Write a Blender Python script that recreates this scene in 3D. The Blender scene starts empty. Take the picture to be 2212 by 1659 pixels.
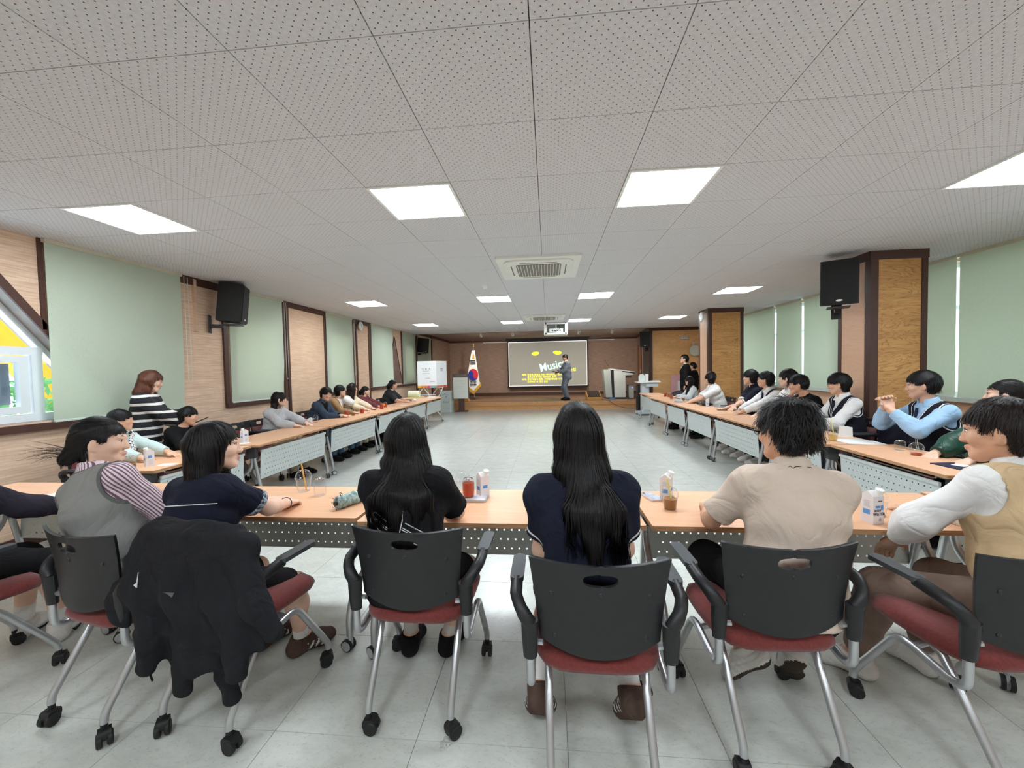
import bpy, bmesh, math, random
import numpy as np
from mathutils import Vector, Matrix, Euler
from mathutils.geometry import tessellate_polygon
PI = math.pi
R = math.radians
scn = bpy.context.scene
col = scn.collection
# ------------------------------------------------------------------ camera, sky, exposure
CH = 1.47                      # camera height (m)
HC = 2.764                     # ceiling height (m)
F_PX = 862.3
YAW, PITCH, ROLL = R(5.2205), R(-2.0178), R(-1.1875)


def cam_axes():
    cy, sy, cp, sp = math.cos(YAW), math.sin(YAW), math.cos(PITCH), math.sin(PITCH)
    f = Vector((-sy * cp, cy * cp, sp))
    r = Vector((cy, sy, 0))
    u = r.cross(f)
    cr, sr = math.cos(ROLL), math.sin(ROLL)
    return cr * r + sr * u, -sr * r + cr * u, f


cd = bpy.data.cameras.new('camera')
cd.sensor_fit = 'HORIZONTAL'
cd.sensor_width = 36
cd.lens = F_PX / 2212 * 36
cd.clip_start = .02
cam = bpy.data.objects.new('camera', cd)
col.objects.link(cam)
cr_, cu_, cf_ = cam_axes()
M = Matrix(((cr_.x, cu_.x, -cf_.x, 0), (cr_.y, cu_.y, -cf_.y, 0), (cr_.z, cu_.z, -cf_.z, CH), (0, 0, 0, 1)))
cam.matrix_world = M
scn.camera = cam
scn.view_settings.view_transform = 'Standard'
scn.view_settings.look = 'None'
scn.view_settings.gamma = 1
scn.view_settings.use_curve_mapping = False
scn.view_settings.exposure = 0.69
world = bpy.data.worlds.new('world')
scn.world = world
world.use_nodes = True
wbg = world.node_tree.nodes['Background']
wbg.inputs[0].default_value = (.86, .93, 1, 1)
wbg.inputs[1].default_value = 3.0
LAMP = 24.0                    # strength of the ceiling LED panels
SPOT_W = 95                   # watts of each stage spotlight


# ------------------------------------------------------------------ materials
def lin(c):
    o = []
    for v in c[:3]:
        v = v / 255
        o.append(v / 12.92 if v <= .04045 else ((v + .055) / 1.055) ** 2.4)
    return (*o, 1)


MATS = {}


class NT:
    def __init__(s, m):
        s.t = m.node_tree
        s.n = s.t.nodes
        s.l = s.t.links
        s.b = s.n['Principled BSDF']

    def new(s, typ, **kw):
        n = s.n.new(typ)
        for k, v in kw.items():
            if k.startswith('i_'):
                key = k[2:]
                n.inputs[int(key) if key.isdigit() else key].default_value = v
            else:
                setattr(n, k, v)
        return n

    def link(s, a, b):
        s.l.new(a, b)

    def math(s, op, a, b=None, c=None):
        n = s.n.new('ShaderNodeMath')
        n.operation = op
        for i, v in enumerate((a, b, c)):
            if v is None:
                continue
            if isinstance(v, (int, float)):
                n.inputs[i].default_value = v
            else:
                s.l.new(v, n.inputs[i])
        return n.outputs[0]

    def mix(s, fac, a, b):
        n = s.n.new('ShaderNodeMix')
        n.data_type = 'RGBA'
        for i, v in ((0, fac), (6, a), (7, b)):
            if isinstance(v, (int, float, tuple)):
                n.inputs[i].default_value = v
            else:
                s.l.new(v, n.inputs[i])
        return n.outputs[2]

    def coords(s, kind='Object', scale=(1, 1, 1)):
        tc = s.n.new('ShaderNodeTexCoord')
        mp = s.n.new('ShaderNodeMapping')
        mp.inputs['Scale'].default_value = scale
        s.l.new(tc.outputs[kind], mp.inputs[0])
        return mp.outputs[0]

    def noise(s, vec, scale, detail=3, rough=.55, dist=0):
        n = s.n.new('ShaderNodeTexNoise')
        n.inputs['Scale'].default_value = scale
        n.inputs['Detail'].default_value = detail
        n.inputs['Roughness'].default_value = rough
        n.inputs['Distortion'].default_value = dist
        if vec is not None:
            s.l.new(vec, n.inputs['Vector'])
        return n.outputs['Fac']

    def ramp(s, fac, a, b):
        n = s.n.new('ShaderNodeMapRange')
        n.inputs['From Min'].default_value = a
        n.inputs['From Max'].default_value = b
        s.l.new(fac, n.inputs['Value'])
        return n.outputs[0]

    def xyz(s, vec):
        n = s.n.new('ShaderNodeSeparateXYZ')
        s.l.new(vec, n.inputs[0])
        return n.outputs

    def bump(s, h, strength=.3, dist=.01):
        n = s.n.new('ShaderNodeBump')
        n.inputs['Strength'].default_value = strength
        n.inputs['Distance'].default_value = dist
        s.l.new(h, n.inputs['Height'])
        s.l.new(n.outputs[0], s.b.inputs['Normal'])


def mk(name):
    m = bpy.data.materials.new(name)
    m.use_nodes = True
    MATS[name] = m
    return m, NT(m)


def pm(name, rgb, rough=.5, metal=0, var=.06, vscale=6, bump=None, spec=.5, kind='Object', stretch=(1, 1, 1), sheen=0, trans=0, ior=1.45, emit=0, coat=0):
    """plain procedural material: base colour with soft noise variation and optional fine relief"""
    if name in MATS:
        return MATS[name]
    m, t = mk(name)
    b = t.b
    c = lin(rgb)
    vec = t.coords(kind, stretch)
    f = t.noise(vec, vscale, 4)
    dk = tuple(x * (1 - var * 1.6) for x in c[:3]) + (1,)
    lt = tuple(min(1, x * (1 + var)) for x in c[:3]) + (1,)
    t.link(t.mix(t.ramp(f, .3, .7), dk, lt), b.inputs['Base Color'])
    b.inputs['Roughness'].default_value = rough
    b.inputs['Metallic'].default_value = metal
    b.inputs['Specular IOR Level'].default_value = spec
    b.inputs['IOR'].default_value = ior
    if sheen:
        b.inputs['Sheen Weight'].default_value = sheen
    if coat:
        b.inputs['Coat Weight'].default_value = coat
        b.inputs['Coat Roughness'].default_value = .15
    if trans:
        b.inputs['Transmission Weight'].default_value = trans
    if emit:
        b.inputs['Emission Color'].default_value = c
        b.inputs['Emission Strength'].default_value = emit
    if bump:
        t.bump(t.noise(vec, bump[0], 3), bump[1], bump[2] if len(bump) > 2 else .01)
    return m


# ------------------------------------------------------------------ mesh helpers
class MB:
    """collects geometry for ONE mesh object"""

    def __init__(s):
        s.v = []
        s.f = []
        s.m = []

    def add(s, vs, fs, mi=0):
        o = len(s.v)
        s.v += [tuple(x) for x in vs]
        s.f += [tuple(i + o for i in q) for q in fs]
        s.m += [mi] * len(fs)
        return s

    def box(s, c, d, rz=0, rx=0, ry=0, mi=0):
        hx, hy, hz = d[0] / 2, d[1] / 2, d[2] / 2
        vs = [Vector((x, y, z)) for x in (-hx, hx) for y in (-hy, hy) for z in (-hz, hz)]
        if rz or rx or ry:
            e = Euler((rx, ry, rz)).to_matrix()
            vs = [e @ v for v in vs]
        vs = [v + Vector(c) for v in vs]
        return s.add(vs, [(0, 1, 3, 2), (4, 6, 7, 5), (0, 4, 5, 1), (2, 3, 7, 6), (0, 2, 6, 4), (1, 5, 7, 3)], mi)

    def span(s, x0, x1, y0, y1, z0, z1, mi=0):
        return s.box(((x0 + x1) / 2, (y0 + y1) / 2, (z0 + z1) / 2), (x1 - x0, y1 - y0, z1 - z0), mi=mi)

    def rbox(s, c, d, r=.01, n=3, rz=0, rx=0, ry=0, mi=0, axis=2):
        """box whose outline across `axis` has rounded corners (a prism)"""
        a, b = [i for i in range(3) if i != axis]
        w, h = d[a] / 2, d[b] / 2
        r = min(r, w * .999, h * .999)
        pts = []
        for k, (sx, sy) in enumerate(((1, 1), (-1, 1), (-1, -1), (1, -1))):
            for i in range(n + 1):
                t = k * PI / 2 + i * PI / 2 / n
                pts.append((sx * (w - r) + r * math.cos(t), sy * (h - r) + r * math.sin(t)))
        return s.prism(pts, axis, -d[axis] / 2, d[axis] / 2, c, rz, rx, ry, mi)

    def prism(s, pts, axis=2, lo=0, hi=1, c=(0, 0, 0), rz=0, rx=0, ry=0, mi=0):
        a, b = [i for i in range(3) if i != axis]
        n = len(pts)
        vs = []
        for z in (lo, hi):
            for p in pts:
                q = [0, 0, 0]
                q[a], q[b], q[axis] = p[0], p[1], z
                vs.append(Vector(q))
        if rz or rx or ry:
            e = Euler((rx, ry, rz)).to_matrix()
            vs = [e @ v for v in vs]
        vs = [v + Vector(c) for v in vs]
        fs = [tuple(range(n - 1, -1, -1)), tuple(range(n, 2 * n))]
        fs += [(i, (i + 1) % n, n + (i + 1) % n, n + i) for i in range(n)]
        return s.add(vs, fs, mi)

    def tube(s, path, r, n=8, cap=True, mi=0, flat=1.0):
        """round bar swept along a polyline (r may be a list)"""
        P = [Vector(p) for p in path]
        k = len(P)
        rs = r if isinstance(r, (list, tuple)) else [r] * k
        T = []
        for i in range(k):
            a = P[max(0, i - 1)]
            b = P[min(k - 1, i + 1)]
            T.append((b - a).normalized() if (b - a).length > 1e-9 else Vector((0, 0, 1)))
        up = Vector((0, 0, 1)) if abs(T[0].z) < .9 else Vector((1, 0, 0))
        N = (up - T[0] * up.dot(T[0])).normalized()
        vs = []
        for i in range(k):
            if i:
                N = (N - T[i] * N.dot(T[i]))
                N = N.normalized() if N.length > 1e-6 else T[i].orthogonal().normalized()
            B = T[i].cross(N)
            for j in range(n):
                t = 2 * PI * j / n
                vs.append(P[i] + (N * math.cos(t) * flat + B * math.sin(t)) * rs[i])
        fs = []
        for i in range(k - 1):
            for j in range(n):
                j2 = (j + 1) % n
                fs.append((i * n + j, i * n + j2, (i + 1) * n + j2, (i + 1) * n + j))
        if cap:
            fs.append(tuple(range(n - 1, -1, -1)))
            fs.append(tuple((k - 1) * n + j for j in range(n)))
        return s.add(vs, fs, mi)

    def lathe(s, prof, c=(0, 0, 0), n=20, mi=0, mat=None, cap=True):
        """prof: (radius, z) list, spun round z"""
        vs = []
        for r, z in prof:
            for j in range(n):
                t = 2 * PI * j / n
                vs.append(Vector((r * math.cos(t), r * math.sin(t), z)))
        if mat is not None:
            vs = [mat @ v for v in vs]
        vs = [v + Vector(c) for v in vs]
        fs = []
        for i in range(len(prof) - 1):
            for j in range(n):
                j2 = (j + 1) % n
                fs.append((i * n + j, i * n + j2, (i + 1) * n + j2, (i + 1) * n + j))
        if cap:
            fs.append(tuple(range(n - 1, -1, -1)))
            k = len(prof) - 1
            fs.append(tuple(k * n + j for j in range(n)))
        return s.add(vs, fs, mi)

    def polywall(s, outer, holes, axis, lo, hi, mi=0, mside=None):
        """slab across `axis` with polygonal holes; outer / holes are 2-D loops"""
        a, b = [i for i in range(3) if i != axis]
        loops = [outer] + holes
        flat = [p for l in loops for p in l]
        tris = tessellate_polygon([[Vector((p[0], p[1], 0)) for p in l] for l in loops])
        n = len(flat)
        vs = []
        for z in (lo, hi):
            for p in flat:
                q = [0, 0, 0]
                q[a], q[b], q[axis] = p[0], p[1], z
                vs.append(q)
        fs = [tuple(t) for t in tris] + [tuple(i + n for i in t[::-1]) for t in tris]
        s.add(vs, fs, mi)
        o = 0
        for l in loops:
            k = len(l)
            vs2 = vs[o:o + k] + vs[n + o:n + o + k]
            s.add(vs2, [(i, (i + 1) % k, k + (i + 1) % k, k + i) for i in range(k)], mi if mside is None else mside)
            o += k
        return s

    def mesh(s, name, mats, smooth=False):
        me = bpy.data.meshes.new(name)
        me.from_pydata(s.v, [], s.f)
        for m in (mats if isinstance(mats, (list, tuple)) else [mats]):
            me.materials.append(m)
        if len(set(s.m)) > 1:
            me.polygons.foreach_set('material_index', s.m)
        bm = bmesh.new()
        bm.from_mesh(me)
        bmesh.ops.recalc_face_normals(bm, faces=bm.faces)
        bm.to_mesh(me)
        bm.free()
        if smooth:
            me.polygons.foreach_set('use_smooth', [True] * len(me.polygons))
            if smooth != 'all':
                me.set_sharp_from_angle(angle=R(38))
        me.update()
        return me

    def build(s, name, mats, parent=None, smooth=False, loc=None, rot=None, bevel=0):
        o = link(name, s.mesh(name, mats, smooth), parent)
        if loc is not None:
            o.location = loc
        if rot is not None:
            o.rotation_euler = rot
        if bevel:
            b = o.modifiers.new('bevel', 'BEVEL')
            b.width = bevel
            b.segments = 2
            b.limit_method = 'ANGLE'
            b.angle_limit = R(40)
        return o


def link(name, data, parent=None):
    o = bpy.data.objects.new(name, data)
    col.objects.link(o)
    if parent is not None:
        o.parent = parent
    return o


def tag(o, label, cat, group=None):
    o['label'] = label
    o['category'] = cat
    if group:
        o['group'] = group
    return o


def thing(name, label, cat, loc=(0, 0, 0), rz=0, group=None):
    o = link(name, None)
    o.location = loc
    o.rotation_euler = (0, 0, rz)
    o.empty_display_size = .1
    return tag(o, label, cat, group)


def struct(o, label=None):
    o['kind'] = 'structure'
    if label:
        o['label'] = label
    return o


def copy_tree(o, parent=None):
    c = o.copy()
    col.objects.link(c)
    c.parent = parent
    for ch in list(o.children):
        copy_tree(ch, c)
    return c


def arc(p0, p1, p2, n=6):
    """quadratic bend p0-p1-p2"""
    o = []
    for i in range(n + 1):
        t = i / n
        o.append(tuple((1 - t) ** 2 * a + 2 * t * (1 - t) * b + t * t * c for a, b, c in zip(p0, p1, p2)))
    return o


def text_mesh(body, size, align='CENTER', extrude=.0008, bold=0.0, res=2):
    cu = bpy.data.curves.new('txt', 'FONT')
    cu.body = body
    cu.size = size
    cu.align_x = align
    cu.align_y = 'CENTER'
    cu.extrude = extrude
    cu.offset = bold
    cu.resolution_u = res
    ob = bpy.data.objects.new('txt', cu)
    col.objects.link(ob)
    me = bpy.data.meshes.new_from_object(ob)
    bpy.data.objects.remove(ob)
    bpy.data.curves.remove(cu)
    return me


def text(name, body, size, m, parent, loc, rot=(PI / 2, 0, 0), align='CENTER', bold=0.0, xs=1.0, extrude=.0008):
    me = text_mesh(body, size, align, extrude, bold)
    me.materials.clear()
    me.materials.append(m)
    o = link(name, me, parent)
    o.location = loc
    o.rotation_euler = rot
    o.scale = (xs, 1, 1)
    return o
# ================================================================== the room
XL, XR, YB, YS, YE = -4.62, 5.08, -3.2, 13.4, 18.5      # left / right wall, back wall, end of tiled ceiling, stage back wall
STAGE_Y, STAGE_Z = 14.7, .29


def m_floor():
    m, t = mk('floor_vinyl')
    tc = t.n.new('ShaderNodeNewGeometry')
    pos = tc.outputs['Position']
    inf = t.n.new('ShaderNodeObjectInfo')
    vec = t.n.new('ShaderNodeMapping')
    vec.inputs['Rotation'].default_value = (0, 0, .9)
    vec.inputs['Scale'].default_value = (1.2, 2.2, 1)
    t.link(pos, vec.inputs[0])
    a = t.noise(vec.outputs[0], 5, 6, .65, .8)
    b = t.noise(vec.outputs[0], 26, 5, .7, .4)
    sp = t.noise(vec.outputs[0], 70, 2, .5)
    base = t.mix(t.ramp(a, .3, .7), lin((193, 195, 188)), lin((211, 213, 205)))
    base = t.mix(t.math('MULTIPLY', t.ramp(b, .54, .78), .6), base, lin((152, 156, 153)))
    base = t.mix(t.math('MULTIPLY', t.ramp(sp, .64, .74), .5), base, lin((128, 130, 128)))
    base = t.mix(t.math('MULTIPLY', inf.outputs['Random'], .10), base, lin((176, 181, 180)))
    t.link(base, t.b.inputs['Base Color'])
    t.link(t.math('ADD', t.math('MULTIPLY', b, .16), .16), t.b.inputs['Roughness'])
    t.b.inputs['Specular IOR Level'].default_value = .5
    t.bump(t.noise(vec.outputs[0], 40, 3), .06, .004)
    return m


def m_ceiling():
    m, t = mk('ceiling_tile')
    vec = t.coords('Object')
    x, y, z = t.xyz(vec)
    P = .0428
    # staggered rows of small round perforations
    row = t.math('FLOOR', t.math('DIVIDE', y, P * .5))
    odd = t.math('MODULO', t.math('ADD', row, 400), 2)
    xs = t.math('ADD', x, t.math('MULTIPLY', odd, P * .5))
    fx = t.math('SUBTRACT', t.math('FRACT', t.math('ADD', t.math('DIVIDE', xs, P), 50)), .5)
    fy = t.math('SUBTRACT', t.math('FRACT', t.math('ADD', t.math('DIVIDE', y, P * .5), 50)), .5)
    d = t.math('ADD', t.math('POWER', t.math('MULTIPLY', fx, P), 2), t.math('POWER', t.math('MULTIPLY', fy, P * .5), 2))
    hole = t.math('LESS_THAN', d, .003 ** 2)
    n = t.noise(vec, 55, 4, .7)
    base = t.mix(t.ramp(n, .35, .68), lin((203, 200, 202)), lin((218, 215, 217)))
    base = t.mix(hole, base, lin((84, 76, 74)))
    t.link(base, t.b.inputs['Base Color'])
    t.b.inputs['Roughness'].default_value = .85
    t.b.inputs['Specular IOR Level'].default_value = .2
    h = t.math('SUBTRACT', t.math('MULTIPLY', n, .3), hole)
    t.bump(h, .5, .004)
    return m


def m_weave(name, rgb, rgb2, horiz=150, vert=60):
    """woven straw wall covering"""
    m, t = mk(name)
    vec = t.coords('Object')
    x, y, z = t.xyz(vec)
    a = t.noise(t.coords('Object', (4, 4, horiz)), 1, 3)
    b = t.noise(t.coords('Object', (vert, vert, 6)), 1, 3)
    lines = t.ramp(a, .35, .65)
    c = t.mix(lines, lin(rgb2), lin(rgb))
    c = t.mix(t.math('MULTIPLY', t.ramp(b, .5, .75), .35), c, lin(rgb2))
    t.link(c, t.b.inputs['Base Color'])
    t.b.inputs['Roughness'].default_value = .75
    t.bump(a, .25, .004)
    return m


def m_ply(name, light, dark, scale=1.0, contrast=1.0, vertical=False):
    """rotary cut plywood: wavy horizontal cathedral grain"""
    m, t = mk(name)
    s = (1.1, 1.1, 5.5) if not vertical else (5.5, 5.5, 1.1)
    vec = t.coords('Object', tuple(v * scale for v in s))
    n1 = t.noise(vec, 1.0, 4, .55, 1.1)
    w = t.math('FRACT', t.math('MULTIPLY', n1, 13))
    ring = t.math('POWER', t.math('ABSOLUTE', t.math('MULTIPLY', t.math('SUBTRACT', w, .5), 2)), 5)
    fine = t.noise(t.coords('Object', tuple(v * scale * 14 for v in (.3, .3, 5)) if not vertical else tuple(v * scale * 14 for v in (5, 5, .3))), 1, 4)
    patch = t.noise(vec, .8, 3, .5, .4)
    c = t.mix(t.math('MULTIPLY', t.ramp(patch, .35, .7), .45 * contrast), lin(light), lin(dark))
    c = t.mix(t.math('MULTIPLY', ring, .75 * contrast), c, lin(dark))
    c = t.mix(t.math('MULTIPLY', t.ramp(fine, .45, .75), .4 * contrast), c, lin(dark))
    t.link(c, t.b.inputs['Base Color'])
    t.b.inputs['Roughness'].default_value = .5
    t.b.inputs['Specular IOR Level'].default_value = .3
    return m


FLOOR = m_floor()
CEIL = m_ceiling()
WEAVE = m_weave('straw_weave', (230, 201, 176), (204, 170, 143), 90, 80)
PANEL_L = m_weave('pale_wood_panel', (222, 189, 160), (206, 172, 143), 40, 8)
PINE = m_ply('pine_plywood', (218, 166, 106), (142, 90, 46), 1.0, .95)
PINE2 = m_ply('pink_plywood', (226, 184, 154), (200, 150, 118), 1.0, .5)
PINE_LIT = m_ply('lit_pine_plywood', (250, 202, 142), (196, 136, 82), .8, .8)  # lightened pine: the far wall's stronger light is put into the colour
DARK = pm('dark_brown_trim', (78, 50, 42), .45, var=.12, vscale=20, stretch=(1, 1, 8))
STAGEW = m_weave('stage_wall_cloth', (176, 150, 134), (150, 124, 108), 60, 60)
STAGEC = pm('stage_ceiling_paint', (168, 152, 142), .8, var=.05)
STAGEF = m_ply('stage_front_boards', (222, 170, 118), (176, 120, 72), .8, .7)
STAGET = m_ply('stage_floor_boards', (150, 118, 94), (112, 82, 62), .8, .8)
PLASTERW = pm('back_wall_paint', (236, 232, 226), .8, var=.03)
WHITEF = pm('white_window_frame', (226, 231, 235), .35, var=.02)
REVEAL = pm('grey_reveal_board', (150, 138, 132), .6, var=.1, vscale=9)
REVEAL2 = pm('plum_reveal_board', (128, 100, 92), .55, var=.08, vscale=9)
BLACKP = pm('black_plastic', (30, 30, 32), .45, var=.1, vscale=30, bump=(220, .12, .002))
SILVER = pm('silver_metal', (188, 190, 192), .32, metal=.75, var=.04, vscale=12)
CHROME = pm('chrome', (214, 216, 218), .12, metal=1, var=.02)
WHITEP = pm('white_plastic', (236, 236, 232), .35, var=.02)


def m_glass(name, rgb=(235, 245, 248), rough=.02):
    m, t = mk(name)
    n = t.n
    out = n['Material Output']
    tr = t.new('ShaderNodeBsdfTransparent')
    tr.inputs[0].default_value = lin(rgb)
    gl = t.new('ShaderNodeBsdfGlossy')
    gl.inputs['Roughness'].default_value = rough
    fr = t.new('ShaderNodeLayerWeight')
    fr.inputs[0].default_value = .5
    mx = t.new('ShaderNodeMixShader')
    nz = t.noise(t.coords(), 3)
    rf = t.math('ADD', t.math('MULTIPLY', t.math('POWER', fr.outputs['Facing'], 5), .5), .035)
    t.link(t.math('MULTIPLY', rf, t.math('ADD', t.math('MULTIPLY', nz, .1), .95)), mx.inputs[0])
    t.link(tr.outputs[0], mx.inputs[1])
    t.link(gl.outputs[0], mx.inputs[2])
    t.link(mx.outputs[0], out.inputs[0])
    return m


GLASS = m_glass('window_glass')


def m_blind():
    m, t = mk('blind_fabric')
    vec = t.coords('Object')
    n = t.noise(vec, 160, 3, .6)
    n2 = t.noise(vec, 3, 3)
    c = t.mix(t.ramp(n, .3, .7), lin((198, 209, 190)), lin((218, 228, 211)))
    c = t.mix(t.math('MULTIPLY', n2, .2), c, lin((206, 217, 200)))
    t.link(c, t.b.inputs['Base Color'])
    t.b.inputs['Roughness'].default_value = .85
    t.b.inputs['Specular IOR Level'].default_value = .15
    t.bump(n, .12, .002)
    tl = t.new('ShaderNodeBsdfTranslucent')
    t.link(t.mix(.5, c, lin((226, 222, 206))), tl.inputs[0])
    mx = t.new('ShaderNodeMixShader')
    mx.inputs[0].default_value = .3
    t.link(t.b.outputs[0], mx.inputs[1])
    t.link(tl.outputs[0], mx.inputs[2])
    t.link(mx.outputs[0], t.n['Material Output'].inputs[0])
    return m


BLIND = m_blind()

# ---- floor: slab + tiles (the near ones one by one)
fl = struct(MB().span(XL - .2, XR + .2, YB - .2, YE + .2, -.12, -.006).build('floor', pm('floor_joint', (178, 182, 180), .5)), 'pale grey marbled vinyl tile floor')
TS = .6
tm = MB().span(-TS / 2 + .0012, TS / 2 - .0012, -TS / 2 + .0012, TS / 2 - .0012, -.006, 0).mesh('floor_tile', FLOOR)
far = MB()
for i in range(-8, 9):
    for j in range(-8, 29):
        x, y = .05 + (i + .5) * TS, 1.5 + (j + .5) * TS
        if x - TS / 2 < XL - .2 or x + TS / 2 > XR + .35 or y < YB or y > YE:
            continue
        if 0 <= j + 2 and y < 8.6:
            o = link('floor_tile', tm, fl)
            o.location = (x, y, 0)
        else:
            far.span(x - TS / 2 + .0012, x + TS / 2 - .0012, y - TS / 2 + .0012, y + TS / 2 - .0012, -.006, 0)
o = far.build('floor_tile_field', FLOOR, fl)
o['kind'] = 'stuff'

# ---- ceiling: slab + perforated tiles
ce = struct(MB().span(XL - .2, XR + .2, YB - .2, YS, HC + .012, HC + .1).build('ceiling', pm('ceiling_joint', (92, 86, 84), .9)), 'grey perforated tile ceiling with LED panels')
GX0, GY0, G = -.048, 1.529, .6
LIGHTS = [(-6, 2), (-2, 2), (1, 2), (5, 2), (-6, 9), (-2, 9), (1, 9), (5, 9), (-6, 15), (-2, 15), (1, 15), (5, 15),
          (-6, -4), (-2, -4), (1, -4), (5, -4)]
AC = [(-.59, .4, 4.58, 5.65), (-.57, .42, 9.5, 10.5)]
SKIP = set(LIGHTS)
cm = MB().span(-G / 2 + .0022, G / 2 - .0022, -G / 2 + .0022, G / 2 - .0022, 0, .012).mesh('ceiling_tile', CEIL)
far = MB()
NI = range(-8, 9)
for i in NI:
    for j in range(-8, 20):
        if (i, j) in SKIP:
            continue
        x0, x1 = max(XL, GX0 + i * G), min(XR, GX0 + (i + 1) * G)
        y0, y1 = max(YB, GY0 + j * G), min(YS, GY0 + (j + 1) * G)
        if x1 - x0 < .05 or y1 - y0 < .05:
            continue
        full = x1 - x0 > G - .01 and y1 - y0 > G - .01
        if full and -2 <= j <= 14:
            o = link('ceiling_tile', cm, ce)
            o.location = ((x0 + x1) / 2, (y0 + y1) / 2, HC)
        else:
            far.span(x0 + .0022, x1 - .0022, y0 + .0022, y1 - .0022, HC, HC + .012)
o = far.build('ceiling_tile_field', CEIL, ce)
o['kind'] = 'stuff'
MB().span(XL, XR, YS - .05, YS + .02, HC - .012, HC + .14).build('ceiling_edge_strip', pm('ceiling_edge_paint', (214, 210, 206), .6), ce)
sc_ = struct(MB().span(XL - .2, XR + .2, YS, YE + .2, 2.9, 3.0).build('ceiling', STAGEC), 'taupe ceiling over the stage')
struct(MB().span(XL - .2, XR + .2, YS - .06, YS, HC + .1, 3.0).build('trim_1', STAGEC), 'upstand between tiled ceiling and stage ceiling')

# ---- LED panels
LED = pm('led_diffuser', (238, 248, 255), .4, var=.0, emit=LAMP)
for k, (i, j) in enumerate(LIGHTS):
    row = {2: 'nearest row', 9: 'middle row', 15: 'far row by the stage', -4: 'row behind the camera'}[j]
    sl = {-6: 'by the left blinds', -2: 'left of the centre line', 1: 'right of the centre line', 5: 'by the right wall'}[i]
    dx = 0
    t_ = thing('ceiling_light', 'square white LED ceiling panel %s, %s' % (sl, row), 'ceiling light', (GX0 + (i + .5) * G + dx, GY0 + (j + .5) * G, HC), 0, 'LED ceiling panels')
    f = MB()
    for s in (-1, 1):
        f.box((s * .289, 0, .003), (.02, .598, .026))
        f.box((0, s * .289, .003), (.558, .02, .026))
    f.build('frame', WHITEP, t_)
    MB().box((0, 0, .006), (.56, .56, .008)).build('diffuser', LED, t_)

# ---- left wall with two triangular window openings behind the blinds
S1 = 1.31
tri1 = [(1.55, 1.09), (3.91, 1.09), (2.75, 2.60)]
tri2 = [(10.9, 1.13), (12.27, 1.13), (11.72, 2.52)]
bays_l = [[(a, 1.2), (b, 1.2), (b, 2.3), (a, 2.3)] for a, b in ((5.55, 6.45), (8.1, 8.95), (12.6, 13.35))]
wl = MB().polywall([(YB, -.1), (YE, -.1), (YE, 3.0), (YB, 3.0)], [tri1, tri2] + bays_l, 0, XL - .30, XL, 0, 1)
wl = struct(wl.build('wall_left', [WEAVE, REVEAL]), 'straw-woven left wall with blinds')


def wbox(name, y0, y1, z0, z1, m, th=.02, off=0.0, parent=None, x=XL):
    return MB().span(x + off, x + off + th, y0, y1, z0, z1).build(name, m, parent or wl)


# dark trims and pale panels between the blinds
for y0, y1 in ((4.68, 5.40), (6.62, 7.95), (9.12, 10.06)):
    wbox('trim_strip', y0, y1, HC - .1, HC, DARK, .025)
for y in (5.35, 6.645, 7.93, 9.14, 10.03):
    wbox('trim_strip', y - .035, y + .035, 1.05, HC - .1, DARK, .03)
for y in (6.74, 9.30, 9.99 - .02):
    wbox('trim_strip', y - .03, y + .03, .1, HC - .1, DARK, .028)
wbox('wood_panel', 6.77, 7.90, .12, HC - .1, PANEL_L, .012)
wbox('wood_panel', 9.33, 9.95, .12, HC - .1, PANEL_L, .012)
wbox('trim_strip', 4.86, 4.90, 2.06, HC - .02, PANEL_L, .03)
wbox('trim_strip', 3.27, 3.30, 1.93, HC, DARK, .02)
for y0, y1 in ((YB, 4.62), (5.32, 6.64), (7.9, 9.12), (10.0, 13.65)):
    wbox('sill_strip', y0, y1, 1.01, 1.075, DARK, .045)
wbox('trim_strip', 12.27, 12.33, 1.1, HC, DARK, .03)
wbox('trim_strip', 13.62, 13.72, .1, HC, DARK, .05)
wbox('trim_strip', 15.45, 15.56, .29, 2.9, DARK, .05)
wbox('trim_strip', 13.72, 18.5, 2.8, 2.9, DARK, .03)
wbox('stage_cloth', 15.56, 18.5, STAGE_Z, 2.8, STAGEW, .012)
struct(MB().span(XL, XL + .02, YB, 14.6, 0, .1).build('baseboard_left', DARK))


def slab_line(m, p, q, w, x0, x1, mi=0):
    """bar between two (y,z) points"""
    p, q = Vector((p[0], p[1])), Vector((q[0], q[1]))
    d = (q - p).normalized()
    n = Vector((-d.y, d.x)) * w / 2
    pts = [p + n, p - n, q - n, q + n]
    return m.prism([(v.x, v.y) for v in pts], 0, x0, x1, mi=mi)


# brown edging round the big triangular opening
m = MB()
slab_line(m, (3.94, 1.09), (2.76, 2.64), .07, XL, XL + .02)
slab_line(m, (1.52, 1.09), (2.74, 2.64), .07, XL, XL + .02)
m.build('opening_trim', DARK, wl)
m = MB()
slab_line(m, (12.29, 1.13), (11.74, 2.54), .035, XL, XL + .015)
slab_line(m, (11.55, 2.12), (11.72, 2.56), .035, XL, XL + .015)
m.build('opening_trim', DARK, wl)
MB().add([(XL - .02, 11.72, 2.52), (XL - .02, 11.56, 2.1), (XL - .02, 12.27, 1.13), (XL - .26, 12.0, 1.13), (XL - .26, 11.6, 1.8)], [(0, 1, 4, 3, 2)]).build('reveal_board', REVEAL2, wl)

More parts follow.
